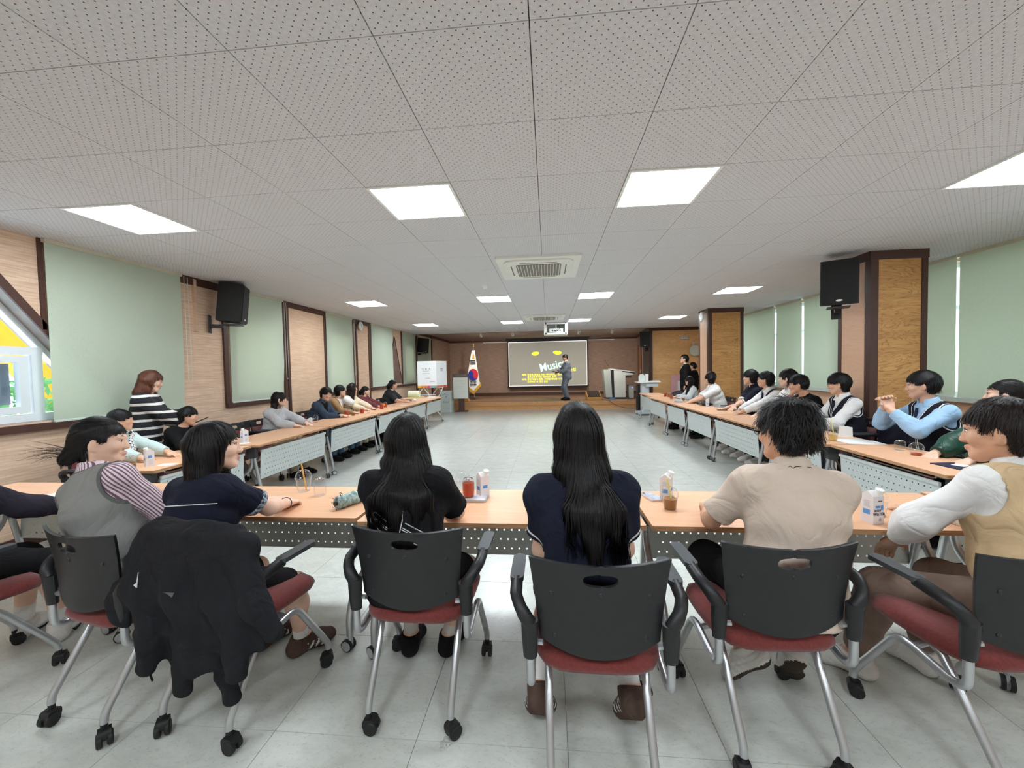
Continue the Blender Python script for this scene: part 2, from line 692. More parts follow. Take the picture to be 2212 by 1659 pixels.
# window in the big opening
xw = XL - .20
w1 = MB()
slab_line(w1, (4.0, 1.05), (2.75, 2.66), .17, xw, xw + .07)
slab_line(w1, (1.46, 1.05), (2.75, 2.66), .17, xw, xw + .07)
w1.span(xw - .002, xw + .084, 1.5, 3.95, 1.08, 1.16)
w1.span(xw + .002, xw + .082, 1.9, 3.352, 1.70, 1.77)
w1.span(xw + .004, xw + .078, 3.27, 3.35, 1.16, 1.70)
w1.span(xw + .004, xw + .078, 2.17, 2.25, 1.16, 1.70)
w1 = struct(w1.build('window_1', WHITEF), 'white framed triangular window at the left edge')
m = MB()
for y0, y1 in ((2.27, 3.25),):
    m.span(xw + .02, xw + .075, y0, y0 + .07, 1.17, 1.69).span(xw + .02, xw + .075, y1 - .07, y1, 1.17, 1.69)
    m.span(xw + .02, xw + .075, y0 + .07, y1 - .07, 1.17, 1.23).span(xw + .02, xw + .075, y0 + .07, y1 - .07, 1.63, 1.69)
m.build('sash', WHITEF, w1)
m = MB().span(xw - .06, xw - .012, 3.08, 3.17, 1.25, 1.62)
m.build('outer_sash', pm('grey_sash', (128, 124, 130), .5), w1)
for nm, y0, y1, z0, z1 in (('pane', 2.34, 3.18, 1.23, 1.63), ('pane', 3.35, 3.75, 1.16, 1.62), ('pane', 1.9, 3.3, 1.77, 2.4)):
    MB().span(xw + .03, xw + .036, y0, y1, z0, z1).build(nm, GLASS, w1)
xw2 = XL - .24
w2 = MB().span(xw2, xw2 + .05, 10.9, 12.27, 1.13, 1.2).span(xw2, xw2 + .05, 11.52, 11.58, 1.2, 2.0).span(xw2, xw2 + .05, 10.95, 11.9, 1.92, 1.98)
w2 = struct(w2.build('window_2', WHITEF), 'sliver of white window between two blinds near the stage')
MB().span(xw2 + .02, xw2 + .026, 10.95, 12.2, 1.2, 2.3).build('pane', GLASS, w2)

# ---- right wall: two window bays behind blinds
bayA, bayB = (7.55, 11.3), (2.0, 5.9)
hol = [[(a, 1.02), (b, 1.02), (b, 2.7), (a, 2.7)] for a, b in (bayB, bayA)]
wr = struct(MB().polywall([(YB, -.1), (YE, -.1), (YE, 3.0), (YB, 3.0)], hol, 0, XR, XR + .25).build('wall_right', PINE2), 'pale plywood right wall below the blinds')
struct(MB().span(XR - .02, XR, YB, 13.7, 0, .1).build('baseboard_right', DARK))
for k, (a, b) in enumerate((bayB, bayA)):
    w = MB().span(XR + .08, XR + .16, a, b, 1.02, 1.08).span(XR + .08, XR + .16, a, b, 2.64, 2.7).span(XR + .08, XR + .16, a, b, 2.12, 2.17)
    n = 3
    for i in range(n + 1):
        y = a + (b - a) * i / n
        w.span(XR + .08, XR + .16, max(a, y - .03), min(b, y + .03), 1.08, 2.64)
    w = struct(w.build('window_%d' % (3 + k), WHITEF), 'window bay behind the %s blinds on the right wall' % ('near', 'far')[k])
    for i in range(n):
        y0, y1 = a + (b - a) * i / n + .03, a + (b - a) * (i + 1) / n - .03
        MB().span(XR + .11, XR + .116, y0, y1, 1.08, 2.12).build('pane', GLASS, w)
        MB().span(XR + .11, XR + .116, y0, y1, 2.17, 2.64).build('pane', GLASS, w)
    MB().span(XR - .10, XR + .02, a - .05, b + .05, .965, 1.02).build('window_sill', pm('sill_paint', (196, 205, 198), .4), w)

# ---- back wall (behind the photographer), stage walls
struct(MB().span(XL - .2, XR + .2, YB - .1, YB, -.1, 3.0).build('wall_back', PLASTERW), 'pale wall behind the camera')
ws = struct(MB().span(XL - .2, XR + .2, YE, YE + .1, -.1, 3.0).build('wall_front', STAGEW), 'brown cloth-covered wall at the back of the stage')
MB().span(XL, 4.1, YE - .03, YE, STAGE_Z, STAGE_Z + .12).build('base_strip', DARK, ws)
MB().span(XL, 4.1, YE - .03, YE, 2.78, 2.88).build('trim_strip', DARK, ws)
MB().span(-3.0, -1.75, YE - .06, YE - .03, 2.74, 2.775).span(1.8, 3.0, YE - .06, YE - .03, 2.74, 2.775).build('curtain_rail', WHITEP, ws)
# slanted right side of the stage
A, B = Vector((3.45, 13.78)), Vector((4.02, YE))
wr2 = MB().prism([(A.x, A.y), (B.x, B.y), (B.x + .1, B.y), (A.x + .1, A.y)], 2, 0, 2.95)
wr2 = struct(wr2.build('wall_right', STAGEW), 'slanted side wall at the right of the stage')


def onwall(t, w, z0, z1, th, m, name, parent):
    d = (B - A)
    L = d.length
    d = d / L
    n = Vector((-d.y, d.x))
    p = A + d * t
    q = A + d * (t + w)
    pts = [p, q, q + n * th, p + n * th]
    return MB().prism([(v.x, v.y) for v in pts], 2, z0, z1).build(name, m, parent)


onwall(0, 4.7, 2.78, 2.88, .03, DARK, 'trim_strip', wr2)
onwall(.02, .12, .29, 2.78, .03, DARK, 'trim_strip', wr2)
onwall(.14, .45, .29, 2.78, .012, PINE2, 'wood_panel', wr2)
d1 = struct(onwall(2.9, .95, STAGE_Z, 2.36, .03, pm('door_wood', (176, 120, 74), .5, var=.1, vscale=3, stretch=(1, 1, .1)), 'door_1', None), 'brown wooden door beside the lectern')
onwall(2.86, .05, STAGE_Z, 2.42, .045, DARK, 'door_frame', d1)
onwall(3.84, .05, STAGE_Z, 2.42, .045, DARK, 'door_frame', d1)
onwall(2.98, .04, 1.25, 1.38, .05, WHITEP, 'switch_plate', d1)
# plywood wall facing the hall, right of the stage opening
wp = struct(MB().span(3.43, XR, 13.74, 13.86, 0, 2.95).build('wall_front', PINE_LIT), 'pine plywood wall to the right of the stage')
MB().span(3.40, XR, 13.70, 13.74, HC - .09, HC).build('trim_strip', DARK, wp)
MB().span(3.40, 3.47, 13.69, 13.75, 0, HC - .09).build('trim_strip', DARK, wp)
MB().span(3.36, 3.42, 13.72, 14.6, 0, HC).build('trim_strip', DARK, wp)

# ---- columns on the right
def column(x0, x1, y0, y1, label):
    c = struct(MB().span(x0, x1, y0, y1, 0, HC + .01).build('column', PINE), label)
    MB().span(x0 - .008, x0, y0 + .08, y1 - .05, .1, HC - .1).build('side_panel', PINE2, c)
    e = .012
    for a, b in (((x0 - e, x0 + .075), (y0 - e, y0 + .07)), ((x1 - .05, x1 + e), (y0 - e, y0 + .05)), ((x0 - e, x0 + .04), (y1 - .05, y1 + e))):
        MB().span(a[0], a[1], b[0], b[1], 0, HC).build('corner_trim', DARK, c)
    MB().span(x0 - .018, x1 + .018, y0 - .018, y1 + .018, HC - .1, HC + .005).build('top_trim', DARK, c)
    return c


column(3.77, 4.36, 5.06, 5.56, 'plywood column with dark trim near the blue-shirted boy')
column(3.62, 4.36, 9.42, 9.95, 'farther plywood column with a wall clock')

# ---- stage platform
st = struct(MB().span(XL, 4.1, STAGE_Y + .04, YE, 0, STAGE_Z).build('stage', [STAGET]), 'low wooden stage platform')
n = 6
w_ = (3.5 - XL) / n
for i in range(n):
    MB().span(XL + i * w_ + .002, XL + (i + 1) * w_ - .002, STAGE_Y + .01, STAGE_Y + .04, 0, STAGE_Z * .5).build('front_board', STAGEF, st)
    MB().span(XL + i * w_ + .002, XL + (i + 1) * w_ - .002, STAGE_Y - .02, STAGE_Y + .04, STAGE_Z * .5, STAGE_Z).build('front_board', STAGEF, st)


# ---- roller blinds
CHAIN = pm('blind_chain', (206, 206, 190), .5)


def blind(y0, y1, z0, side, label, chain=None, curl=0.0):
    x = XL + .035 if side < 0 else XR - .06
    t_ = thing('roller_blind', label, 'blind', (x, (y0 + y1) / 2, z0), 0, 'green roller blinds')
    w = (y1 - y0) / 2
    h = HC - .03 - z0
    m = MB()
    nz, ny = 22, 16
    vs = []
    for k in range(nz + 1):
        z = h * k / nz
        for i in range(ny + 1):
            y = -w + 2 * w * i / ny
            dx = .006 * math.sin(3.2 * y + 1.1 * z) * (1 - k / nz)
            u = (i / ny)
            yy = y - (curl * max(0, 1 - z / (h * .35)) * max(0, u - .6) / .4 if curl else 0)
            vs.append((dx * -side + (-side) * .004, yy, z))
    n0 = len(vs)
    vs += [(a + (.0016 * -side), b, c) for a, b, c in vs]
    fs = []
    for k in range(nz):
        for i in range(ny):
            a = k * (ny + 1) + i
            q = (a, a + 1, a + ny + 2, a + ny + 1)
            fs += [q, tuple(n0 + v for v in q[::-1])]
    m.add(vs, fs).build('fabric', BLIND, t_, smooth='all')
    MB().box((0, 0, h + .012), (.05, 2 * w + .02, .035)).build('head_rail', pm('blind_rail', (206, 200, 178), .5), t_)
    MB().rbox((.004 * -side, 0, -.006), (.014, 2 * w, .022), .006, 3, axis=1).build('bottom_bar', pm('blind_bar', (200, 212, 204), .5), t_)
    if chain:
        cy = w + .035 if chain > 0 else -w - .035
        L = .35
        p = [(.02 * -side, cy, h)] + [(.02 * -side, cy, L)] + arc((.02 * -side, cy, L), (.02 * -side, cy + .03, L - .09), (.02 * -side, cy + .06, L), 5) + [(.02 * -side, cy + .05, h)]
        MB().tube(p, .004, 5).build('pull_chain', CHAIN, t_)
    return t_


blind(3.30, 4.66, 1.085, -1, 'widest green roller blind behind the woman in the striped sweater', 1, .03)
blind(5.41, 6.58, 1.085, -1, 'green roller blind beside the near left wall speaker', 1, .06)
blind(7.95, 9.07, 1.10, -1, 'green roller blind between the pale panel and the left wall clock', 1)
blind(10.08, 11.5, 1.11, -1, 'green roller blind right of the left wall clock')
blind(12.32, 13.55, 1.10, -1, 'narrow green roller blind next to the far left speaker')
blind(13.78, 15.4, 1.10, -1, 'green roller blind half hidden behind the far left speaker')
blind(5.42, 6.2, 1.03, 1, 'green roller blind just right of the near plywood column')
blind(3.3, 5.385, 1.03, 1, 'wide green roller blind at the right edge')
blind(7.0, 8.36, 1.03, 1, 'green roller blind left of the near right column')
blind(8.43, 9.31, 1.03, 1, 'middle green roller blind between the two columns')
blind(9.39, 10.85, 1.03, 1, 'green roller blind beside the far plywood column', -1)
blind(10.93, 11.6, 1.03, 1, 'sliver of green roller blind at the far column edge')

# ---- outdoors seen through the left window
m = MB()
ob = thing('yellow_building', 'yellow sloped wall outside the left window', 'building', (-8.6, 5.8, 0))
slab_line(m, (-1.6, 4.35), (1.0, .2), .38, -.1, .1)
m.build('wall', pm('yellow_render', (214, 160, 36), .8, var=.05), ob)


def foliage(n, r, h, seed, m):
    rn = random.Random(seed)
    mb = MB()
    for k in range(n):
        a, b, c = rn.uniform(-1, 1), rn.uniform(-1, 1), rn.uniform(0, 1)
        p = Vector((a * r, b * r, c * h))
        s = rn.uniform(.06, .13)
        e = Euler((rn.uniform(0, 6), rn.uniform(0, 6), rn.uniform(0, 6))).to_matrix()
        mb.add([p + e @ Vector(q) for q in ((-s, 0, 0), (0, -s * .45, 0.01), (s, 0, 0), (0, s * .45, .01))], [(0, 1, 2, 3)])
    return mb


LEAF = pm('leaf_green', (92, 150, 84), .5, var=.25, vscale=2)
for k, (x, y, r, h) in enumerate(((-7.2, 4.4, .8, 1.85), (-7.4, 6.2, .8, 1.4))):
    t_ = thing('shrub', ('leafy green shrub outside the left window', 'lower green shrub outside, behind the widest blind')[k], 'shrub', (x, y, -.4), 0, 'shrubs outside')
    foliage(1100, r, h, k + 3, None).build('foliage', LEAF, t_)
    MB().tube([(0, 0, -.3), (.03, 0, h * .6)], .04, 6).build('stem', pm('bark', (92, 70, 52), .8), t_)
# ================================================================== furniture and fixtures
def m_tabletop():
    m, t = mk('beech_tabletop')
    vec = t.coords('Object', (2.2, 26, 8))
    a = t.noise(vec, 1.4, 4, .6, .3)
    b = t.noise(t.coords('Object', (14, 260, 60)), 1, 2)
    c = t.mix(t.ramp(a, .3, .7), lin((222, 169, 131)), lin((232, 184, 148)))
    c = t.mix(t.math('MULTIPLY', t.ramp(b, .5, .8), .3), c, lin((204, 148, 108)))
    t.link(c, t.b.inputs['Base Color'])
    t.b.inputs['Roughness'].default_value = .38
    t.b.inputs['Specular IOR Level'].default_value = .35
    return m


TOP = m_tabletop()
EDGE = m_weave('plywood_edge', (206, 160, 116), (150, 106, 74), 260, 3)
PANEL = pm('grey_steel_panel', (196, 202, 200), .45, metal=.15, var=.03)
HINGE = pm('dark_grey_bracket', (74, 74, 76), .5, var=.08)
RUBBER = pm('rubber_tyre', (28, 28, 29), .6)
HUB = pm('grey_hub', (188, 192, 194), .35, metal=.3)
SEAT = pm('maroon_fabric', (112, 46, 42), .9, var=.14, vscale=90, bump=(300, .25, .002), sheen=.2)


def caster_mesh(kind):
    m = MB()
    if kind == 'table':
        for s in (-1, 1):
            mt = Matrix.Rotation(PI / 2, 3, 'Y')
            m.lathe([(.024, -.009), (.032, -.007), (.032, .007), (.024, .009)], (s * .014, .012, .032), 16, 0, mt)
            m.lathe([(.022, -.0105), (.026, -.0095), (.026, .0095), (.022, .0105)], (s * .014, .012, .032), 16, 1, mt)
        m.tube([(0, 0, .05), (0, 0, .085)], .011, 8, mi=1)
        m.box((0, .006, .05), (.012, .04, .03), mi=1)
        return m.mesh('caster', [RUBBER, HUB], True)
    for s in (-1, 1):
        mt = Matrix.Rotation(PI / 2, 3, 'Y')
        m.lathe([(.012, -.009), (.024, -.0095), (.028, -.006), (.028, .006), (.024, .0095), (.012, .009)], (s * .016, -.012, .028), 16, 0, mt)
    m.rbox((0, -.006, .045), (.042, .052, .04), .014, 3, mi=0, axis=0)
    m.tube([(0, 0, .05), (0, 0, .085)], .012, 8, mi=0)
    return m.mesh('caster', [RUBBER, HUB], True)


CAST_T, CAST_C = caster_mesh('table'), caster_mesh('chair')


def panel_mesh(w, h, th=.003):
    """steel modesty panel with rows of real square perforations"""
    m = MB()
    P, hs = .046, .0055
    nx = int((w - .08) / P)
    nz = 5
    xs0 = -(nx - 1) * P / 2
    rows = [(.035 + k * (h - .075) / 4) for k in range(nz)]
    # vertical bands: solid strips between rows, and rows with holes
    zs = [0]
    for r in rows:
        zs += [r - hs, r + hs]
    zs.append(h)
    vs, fs = [], []

    def quad(x0, x1, z0, z1):
        o = len(vs)
        vs.extend([(x0, 0, z0), (x1, 0, z0), (x1, 0, z1), (x0, 0, z1)])
        fs.append((o, o + 1, o + 2, o + 3))
    for k in range(len(zs) - 1):
        if k % 2 == 0:
            quad(-w / 2, w / 2, zs[k], zs[k + 1])
        else:
            off = P / 2 if (k // 2) % 2 else 0
            cx = [xs0 + i * P + off for i in range(nx - (1 if off else 0))]
            x = -w / 2
            for c in cx:
                quad(x, c - hs, zs[k], zs[k + 1])
                x = c + hs
            quad(x, w / 2, zs[k], zs[k + 1])
    m.add(vs, fs)
    m.add([(a, th, c) for a, b, c in vs], [q[::-1] for q in fs])
    m.box((0, .006, h + .006), (w, .018, .022))
    m.box((0, .004, 0), (w, .012, .006))
    me = m.mesh('modesty_panel', PANEL)
    return me


_tab = {}


def make_table(L, D=.55):
    """folding training table; local +Y is the side with the modesty panel"""
    key = round(L, 2)
    w = L / 2
    d = {}
    d['top'] = MB().rbox((0, 0, .7075), (L - .006, D, .023), .012, 3, mi=0).mesh('tabletop', TOP)
    d['top'].materials.append(EDGE)
    for p in d['top'].polygons:
        if abs(p.normal.z) < .5:
            p.material_index = 1
    d['panel'] = panel_mesh(L - .16, .30)
    rail = MB()
    yb = D / 2 - .075
    rail.tube([(-w + .16, yb - .01, .69)] + arc((-w + .16, yb, .675), (-w + .16, yb, .655), (-w + .19, yb, .655), 4) + arc((w - .19, yb, .655), (w - .16, yb, .655), (w - .16, yb, .675), 4) + [(w - .16, yb - .01, .69)], .006, 6)
    d['rail'] = rail.mesh('book_rail', CHROME, True)
    d['tray'] = MB().rbox((0, -.03, .665), (L - .4, D * .5, .006), .03, 3).mesh('shelf', pm('brown_shelf', (112, 86, 72), .5))
    leg = MB()
    y0 = D / 2 - .12
    # leg frame: one slanted bar under the panel, one bowed bar to the rear
    leg.tube([(0, y0, .66), (0, y0 + .02, .56), (0, y0 + .085, .2)] + arc((0, y0 + .085, .2), (0, y0 + .10, .12), (0, y0 + .10, .082), 4), .019, 10)
    leg.tube([(0, y0 - .01, .56)] + arc((0, y0 - .01, .5), (0, y0 - .03, .42), (0, y0 - .12, .38), 4) + arc((0, -D / 2 + .10, .30), (0, -D / 2 + .04, .26), (0, -D / 2 + .02, .16), 5) + [(0, -D / 2 + .02, .082)], .019, 10)
    d['leg'] = leg.mesh('leg', SILVER, True)
    d['hinge'] = MB().rbox((0, y0 - .005, .63), (.055, .10, .13), .02, 3, axis=0).box((0, y0, .69), (.07, .2, .014)).mesh('hinge_block', HINGE, True)
    return d


def table(x, y, rz, L, label, group, D=.55):
    key = (round(L, 2), D)
    if key not in _tab:
        _tab[key] = make_table(L, D)
    d = _tab[key]
    t_ = thing('folding_table', label, 'table', (x, y, 0), rz, group)
    link('tabletop', d['top'], t_)
    o = link('modesty_panel', d['panel'], t_)
    o.location = (0, D / 2 - .055, .335)
    o.rotation_euler = (R(-4), 0, 0)
    link('book_rail', d['rail'], t_)
    link('shelf', d['tray'], t_)
    for s in (-1, 1):
        g = link('leg', d['leg'], t_)
        g.location = (s * (L / 2 - .07), 0, 0)
        h = link('hinge_block', d['hinge'], g)
        y0 = D / 2 - .12
        for k, yy in enumerate((y0 + .10, -D / 2 + .02)):
            c = link('caster', CAST_T, g)
            c.location = (0, yy, 0)
            c.rotation_euler = (0, 0, random.Random(int(x * 100 + y * 10 + s + k)).uniform(-1, 1) + (PI / 2 if k else 0))
    return t_


TABX_L, TABX_R = -3.11, 2.49
ly = [2.90, 3.98, 5.41, 7.05, 8.52, 10.02, 11.52]
nm = ['nearest the boy in the checked vest', 'with the water carton, left row', 'in front of the girl in the grey sweatshirt', 'in front of the boy in brown, left row',
      'in front of the girl in maroon', 'at the stage end of the left row']
for k in range(6):
    L = ly[k + 1] - ly[k]
    table(TABX_L - .31 - (.06 if k == 0 else 0), (ly[k] + ly[k + 1]) / 2, -PI / 2, L - .012, 'beech-topped folding table ' + nm[k], 'folding tables in the left row', .62)
ry = [2.83, 3.93, 4.99, 6.41, 7.62, 8.85, 10.33, 11.85]
nm = ['in front of the girl in green, right row', 'beside the yellow drink, right row', 'in front of the boy leaning on his hand', 'in front of the boy in the navy polo', 'with the black and silver bottles, right row',
      'in front of the boy in the short-sleeved white shirt', 'at the stage end of the right row']
for k in range(7):
    L = ry[k + 1] - ry[k]
    table(TABX_R + .275 + (.1 if k == 0 else .04 if k == 1 else .12 if k == 6 else 0), (ry[k] + ry[k + 1]) / 2, PI / 2, L - .012, 'beech-topped folding table ' + nm[k], 'folding tables in the right row')
fx = [(-3.90, -2.47), (-2.46, -1.00), (-.985, .455), (.475, 2.09), (2.12, 3.55)]
nm = ['at the far left of the front row', 'in front of the two girls at left, with the umbrella', 'in front of the two long-haired girls', 'in front of the boy in the beige shirt', 'at the far right of the front row']
for k, (a, b) in enumerate(fx):
    table((a + b) / 2, (2.29, 2.235, 2.19, 2.185, 2.21)[k], 0, b - a, 'beech-topped folding table ' + nm[k], 'folding tables in the front row')
# table with the paper roll behind the left row, by the stage
table(-3.95, 11.4, -PI / 2, 1.2, 'folding table with the paper roll behind the voting booth', None, .5)


# ---- chairs
def chair_back_shell():
    """curved plastic back with an oval grip hole"""
    m = MB()
    nu, nv = 28, 22
    holes = set()
    zc, hz, hw = .275, .022, .056

    def P(u, v):
        # u -1..1, v 0..1
        w = .200 + .032 * v ** 1.2
        zb = .0 + .045 * u * u
        zt = .338 - .012 * (1 - u * u)
        z = zb + (zt - zb) * v
        x = u * w
        y = -.035 * v - .045 * (1 - u * u) + .012 * math.sin(v * 2.6)
        return Vector((x, y, z))
    hole_poly = [(hw * math.copysign(abs(math.cos(t)) ** .7, math.cos(t)), zc + hz * math.copysign(abs(math.sin(t)) ** .7, math.sin(t))) for t in [2 * PI * k / 24 for k in range(24)]]
    outline = []
    for i in range(nu + 1):
        p = P(-1 + 2 * i / nu, 0)
        outline.append((p.x, p.z))
    for k in range(1, 8):
        p = P(1, k / 8)
        outline.append((p.x, p.z))
    for i in range(nu + 1):
        p = P(1 - 2 * i / nu, 1)
        outline.append((p.x, p.z))
    for k in range(1, 8):
        p = P(-1, 1 - k / 8)
        outline.append((p.x, p.z))
    bm = bmesh.new()
    loops = [outline, hole_poly]
    verts = []
    for l in loops:
        vs = [bm.verts.new((p[0], 0, p[1])) for p in l]
        for a, b in zip(vs, vs[1:] + vs[:1]):
            bm.edges.new((a, b))
    bmesh.ops.triangle_fill(bm, use_beauty=True, edges=bm.edges[:])
    for k in range(-7, 8):
        bmesh.ops.bisect_plane(bm, geom=bm.verts[:] + bm.edges[:] + bm.faces[:], plane_co=(k * .03, 0, 0), plane_no=(1, 0, 0))
    for k in range(1, 11):
        bmesh.ops.bisect_plane(bm, geom=bm.verts[:] + bm.edges[:] + bm.faces[:], plane_co=(0, 0, k * .03), plane_no=(0, 0, 1))
    for v in bm.verts:
        vv = max(0, min(1, v.co.z / .338))
        u = max(-1, min(1, v.co.x / (.200 + .032 * vv ** 1.2)))
        v.co.y = -.035 * vv - .045 * (1 - u * u) + .012 * math.sin(vv * 2.6)
    me = bpy.data.meshes.new('shell')
    bm.to_mesh(me)
    bm.free()
    return me


def solid(me, name, th, mats, bev=.003):
    o = link(name, me)
    s = o.modifiers.new('s', 'SOLIDIFY')
    s.thickness = th
    s.offset = 0
    b = o.modifiers.new('b', 'BEVEL')
    b.width = bev
    b.segments = 2
    b.limit_method = 'ANGLE'
    b.angle_limit = R(50)
    dg = bpy.context.evaluated_depsgraph_get()
    m2 = bpy.data.meshes.new_from_object(o.evaluated_get(dg))
    bpy.data.objects.remove(o)
    m2.materials.clear()
    for m in mats:
        m2.materials.append(m)
    m2.polygons.foreach_set('use_smooth', [True] * len(m2.polygons))
    m2.set_sharp_from_angle(angle=R(45))
    return m2


def make_chair_meshes():
    d = {}
    sh = chair_back_shell()
    d['back'] = solid(sh, 'back_shell', .012, [BLACKP])
    # front upholstery of the back: same curve, lower part
    m = MB()
    nu, nv = 14, 8
    vs = []
    for k in range(nv + 1):
        v = .06 + .62 * k / nv
        for i in range(nu + 1):
            u = (-1 + 2 * i / nu)
            e = max(abs(u), abs(2 * k / nv - 1))
            w = .200 + .032 * v ** 1.2
            x = u * w * .92
            zb = .045 * u * u
            z = zb + (.33 - zb) * v
            y = -.035 * v - .045 * (1 - u * u * .85) + .012 * math.sin(v * 2.6) + .007 + .02 * (1 - e ** 4)
            vs.append((x, y, z))
    fs = [(k * (nu + 1) + i, k * (nu + 1) + i + 1, (k + 1) * (nu + 1) + i + 1, (k + 1) * (nu + 1) + i) for k in range(nv) for i in range(nu)]
    d['pad'] = m.add(vs, fs).mesh('back_cushion', SEAT, 'all')
    # seat cushion
    m = MB()
    n = 32
    vs = []
    prof = [(.86, 0), (.97, .012), (1.0, .03), (.975, .05), (.88, .062), (.6, .064), (.25, .062)]
    for s, z in prof:
        for j in range(n):
            t = 2 * PI * j / n
            cx, sy = math.cos(t), math.sin(t)
            q = (abs(cx) ** 4.5 + abs(sy) ** 4.5) ** (-1 / 4.5)
            x, y = .232 * s * q * cx, .225 * s * q * sy
            x *= 1 - .07 * (y < 0) * (-y / .225)
            vs.append((x, y, z - .02 * max(0, y / .225) ** 3 * s))
    fs = [(i * n + j, i * n + (j + 1) % n, (i + 1) * n + (j + 1) % n, (i + 1) * n + j) for i in range(len(prof) - 1) for j in range(n)]
    fs += [tuple(range(n - 1, -1, -1)), tuple((len(prof) - 1) * n + j for j in range(n))]
    d['seat'] = m.add(vs, fs).mesh('seat', SEAT, 'all')
    for s in (-1, 1):
        a = MB()
        x = s * .235
        # arm: black moulded bracket climbing from the back post, then a pad reaching forward
        a.tube([(x, -.20, .485), (x, -.203, .56), (x, -.205, .615)], [.019, .023, .024], 10, flat=1.25)
        a.tube(arc((x, -.205, .605), (s * .268, -.215, .655), (s * .285, -.15, .675), 6) + [(s * .287, -.08, .685)], [.024] * 3 + [.022] * 5, 10)
        d['arm%d' % s] = a.mesh('arm_bracket', BLACKP, True)
        pd = MB()
        pd.rbox((s * .287, .0, .694), (.05, .20, .018), .022, 4)
        d['armpad%d' % s] = pd.mesh('arm_pad', pm('dark_grey_armpad', (66, 69, 72), .4, var=.05), True)
        f = MB()
        f.tube([(x, -.20, .49), (x, -.20, .43)] + arc((x, -.20, .415), (x, -.20, .37), (x, -.14, .375), 5) + arc((x, -.02, .40), (x, .035, .41), (s * .236, .06, .375), 4) + [(s * .236, .19, .18)] + arc((s * .236, .215, .14), (s * .236, .235, .115), (s * .236, .235, .085), 3), .0145, 10)
        d['front%d' % s] = f.mesh('front_leg', SILVER, True)
        g = MB()
        xr = s * .172
        g.tube([(s * .175, -.02, .425), (s * .175, -.07, .40)] + [(xr, -.215, .17)] + arc((xr, -.24, .13), (xr, -.25, .11), (xr, -.25, .085), 3), .0145, 10)
        d['rear%d' % s] = g.mesh('rear_leg', SILVER, True)
    d['bar'] = MB().tube([(-.235, -.02, .40), (-.17, -.02, .415), (.17, -.02, .415), (.235, -.02, .40)], .012, 8).tube([(-.235, -.19, .53), (-.19, -.2, .535)], .01, 6).tube([(.235, -.19, .53), (.19, -.2, .535)], .01, 6).mesh('cross_bar', SILVER, True)
    d['knob'] = MB().lathe([(.0, .003), (.006, .003), (.009, 0), (.009, -.004)], (0, 0, 0), 10, mat=Matrix.Rotation(PI / 2, 3, 'X')).mesh('screw_cap', BLACKP, True)
    return d


_CH = make_chair_meshes()


def chair(x, y, rz, label, group):
    d = _CH
    t_ = thing('wheeled_chair', label, 'chair', (x, y, 0), rz, group)
    o = link('backrest', d['back'], t_)
    o.location = (0, -.185, .505)
    c = link('back_cushion', d['pad'], o)
    for kx, kz, ky in ((-.15, .065, -.034), (.15, .065, -.034), (-.16, .215, -.058), (.16, .215, -.058), (0, .225, -.078)):
        q = link('screw_cap', d['knob'], o)
        vv = kz / .338
        uu = kx / (.200 + .032 * vv ** 1.2)
        q.location = (kx, -.035 * vv - .045 * (1 - uu * uu) + .012 * math.sin(vv * 2.6) - .0065, kz)
    o = link('seat', d['seat'], t_)
    o.location = (0, .01, .425)
    link('cross_bar', d['bar'], t_)
    for s in (-1, 1):
        a = link('armrest', d['arm%d' % s], t_)
        link('arm_pad', d['armpad%d' % s], a)
        f = link('front_leg', d['front%d' % s], t_)
        q = link('caster', CAST_C, f)
        q.location = (s * .236, .235, 0)
        q.rotation_euler = (0, 0, s * .6 + x)
        g = link('rear_leg', d['rear%d' % s], t_)
        q = link('caster', CAST_C, g)
        q.location = (s * .172, -.25, 0)
        q.rotation_euler = (0, 0, 2.6 + .4 * s + x)
    return t_


FRONT = dict(c1=(-2.82, 1.62, R(-16)), c2=(-1.92, 1.68, R(-12)), c3=(-1.40, 1.68, R(-9)), c4=(-.58, 1.77, R(-1)), c5=(.157, 1.54, R(0)), c6=(.83, 1.69, R(2)), c7=(1.58, 1.64, R(6)))
nm = dict(c1='cut by the left edge of the picture', c2='under the girl in the grey knitted vest', c3='with the black jacket hung over its back', c4='under the girl in the black shirt',
          c5='at centre, under the girl in plain navy', c6='under the boy in the beige shirt', c7='under the boy in the tan vest')
for k, (x, y, a) in FRONT.items():
    chair(x, y, a, 'black-backed wheeled chair with maroon seat ' + nm[k], 'wheeled chairs')
LEFT_Y = dict(vest=3.30, hid=3.95, empty1=4.48, empty2=4.97, grey=5.45, denim=6.5, brown=7.1, cream=7.68, maroon=8.28, black=9.6)
XCL, XCR = -3.98, 3.42
nm = dict(vest='under the boy in the checked vest', hid='of the boy half hidden in the left row', empty1='empty, next to the water carton', empty2='empty, just left of the girl in the grey sweatshirt',
          grey='under the girl in the grey sweatshirt', denim='under the boy in the denim shirt', brown='under the boy in brown', cream='under the girl in cream', maroon='under the girl in maroon', black='under the girl in the black tee')
for k, y in LEFT_Y.items():
    chair(XCL + (.02 if 'empty' in k else 0), y, -PI / 2, 'wheeled chair with maroon cushions, ' + nm[k], 'wheeled chairs')
RIGHT_Y = dict(green=3.22, blue=3.85, spare=4.40, vest8=4.95, lean=5.5, white=5.95, vest=6.45, polo=7.0, empty=7.55, wshirt=8.35, behind=8.9, hood=9.62, far=10.9)
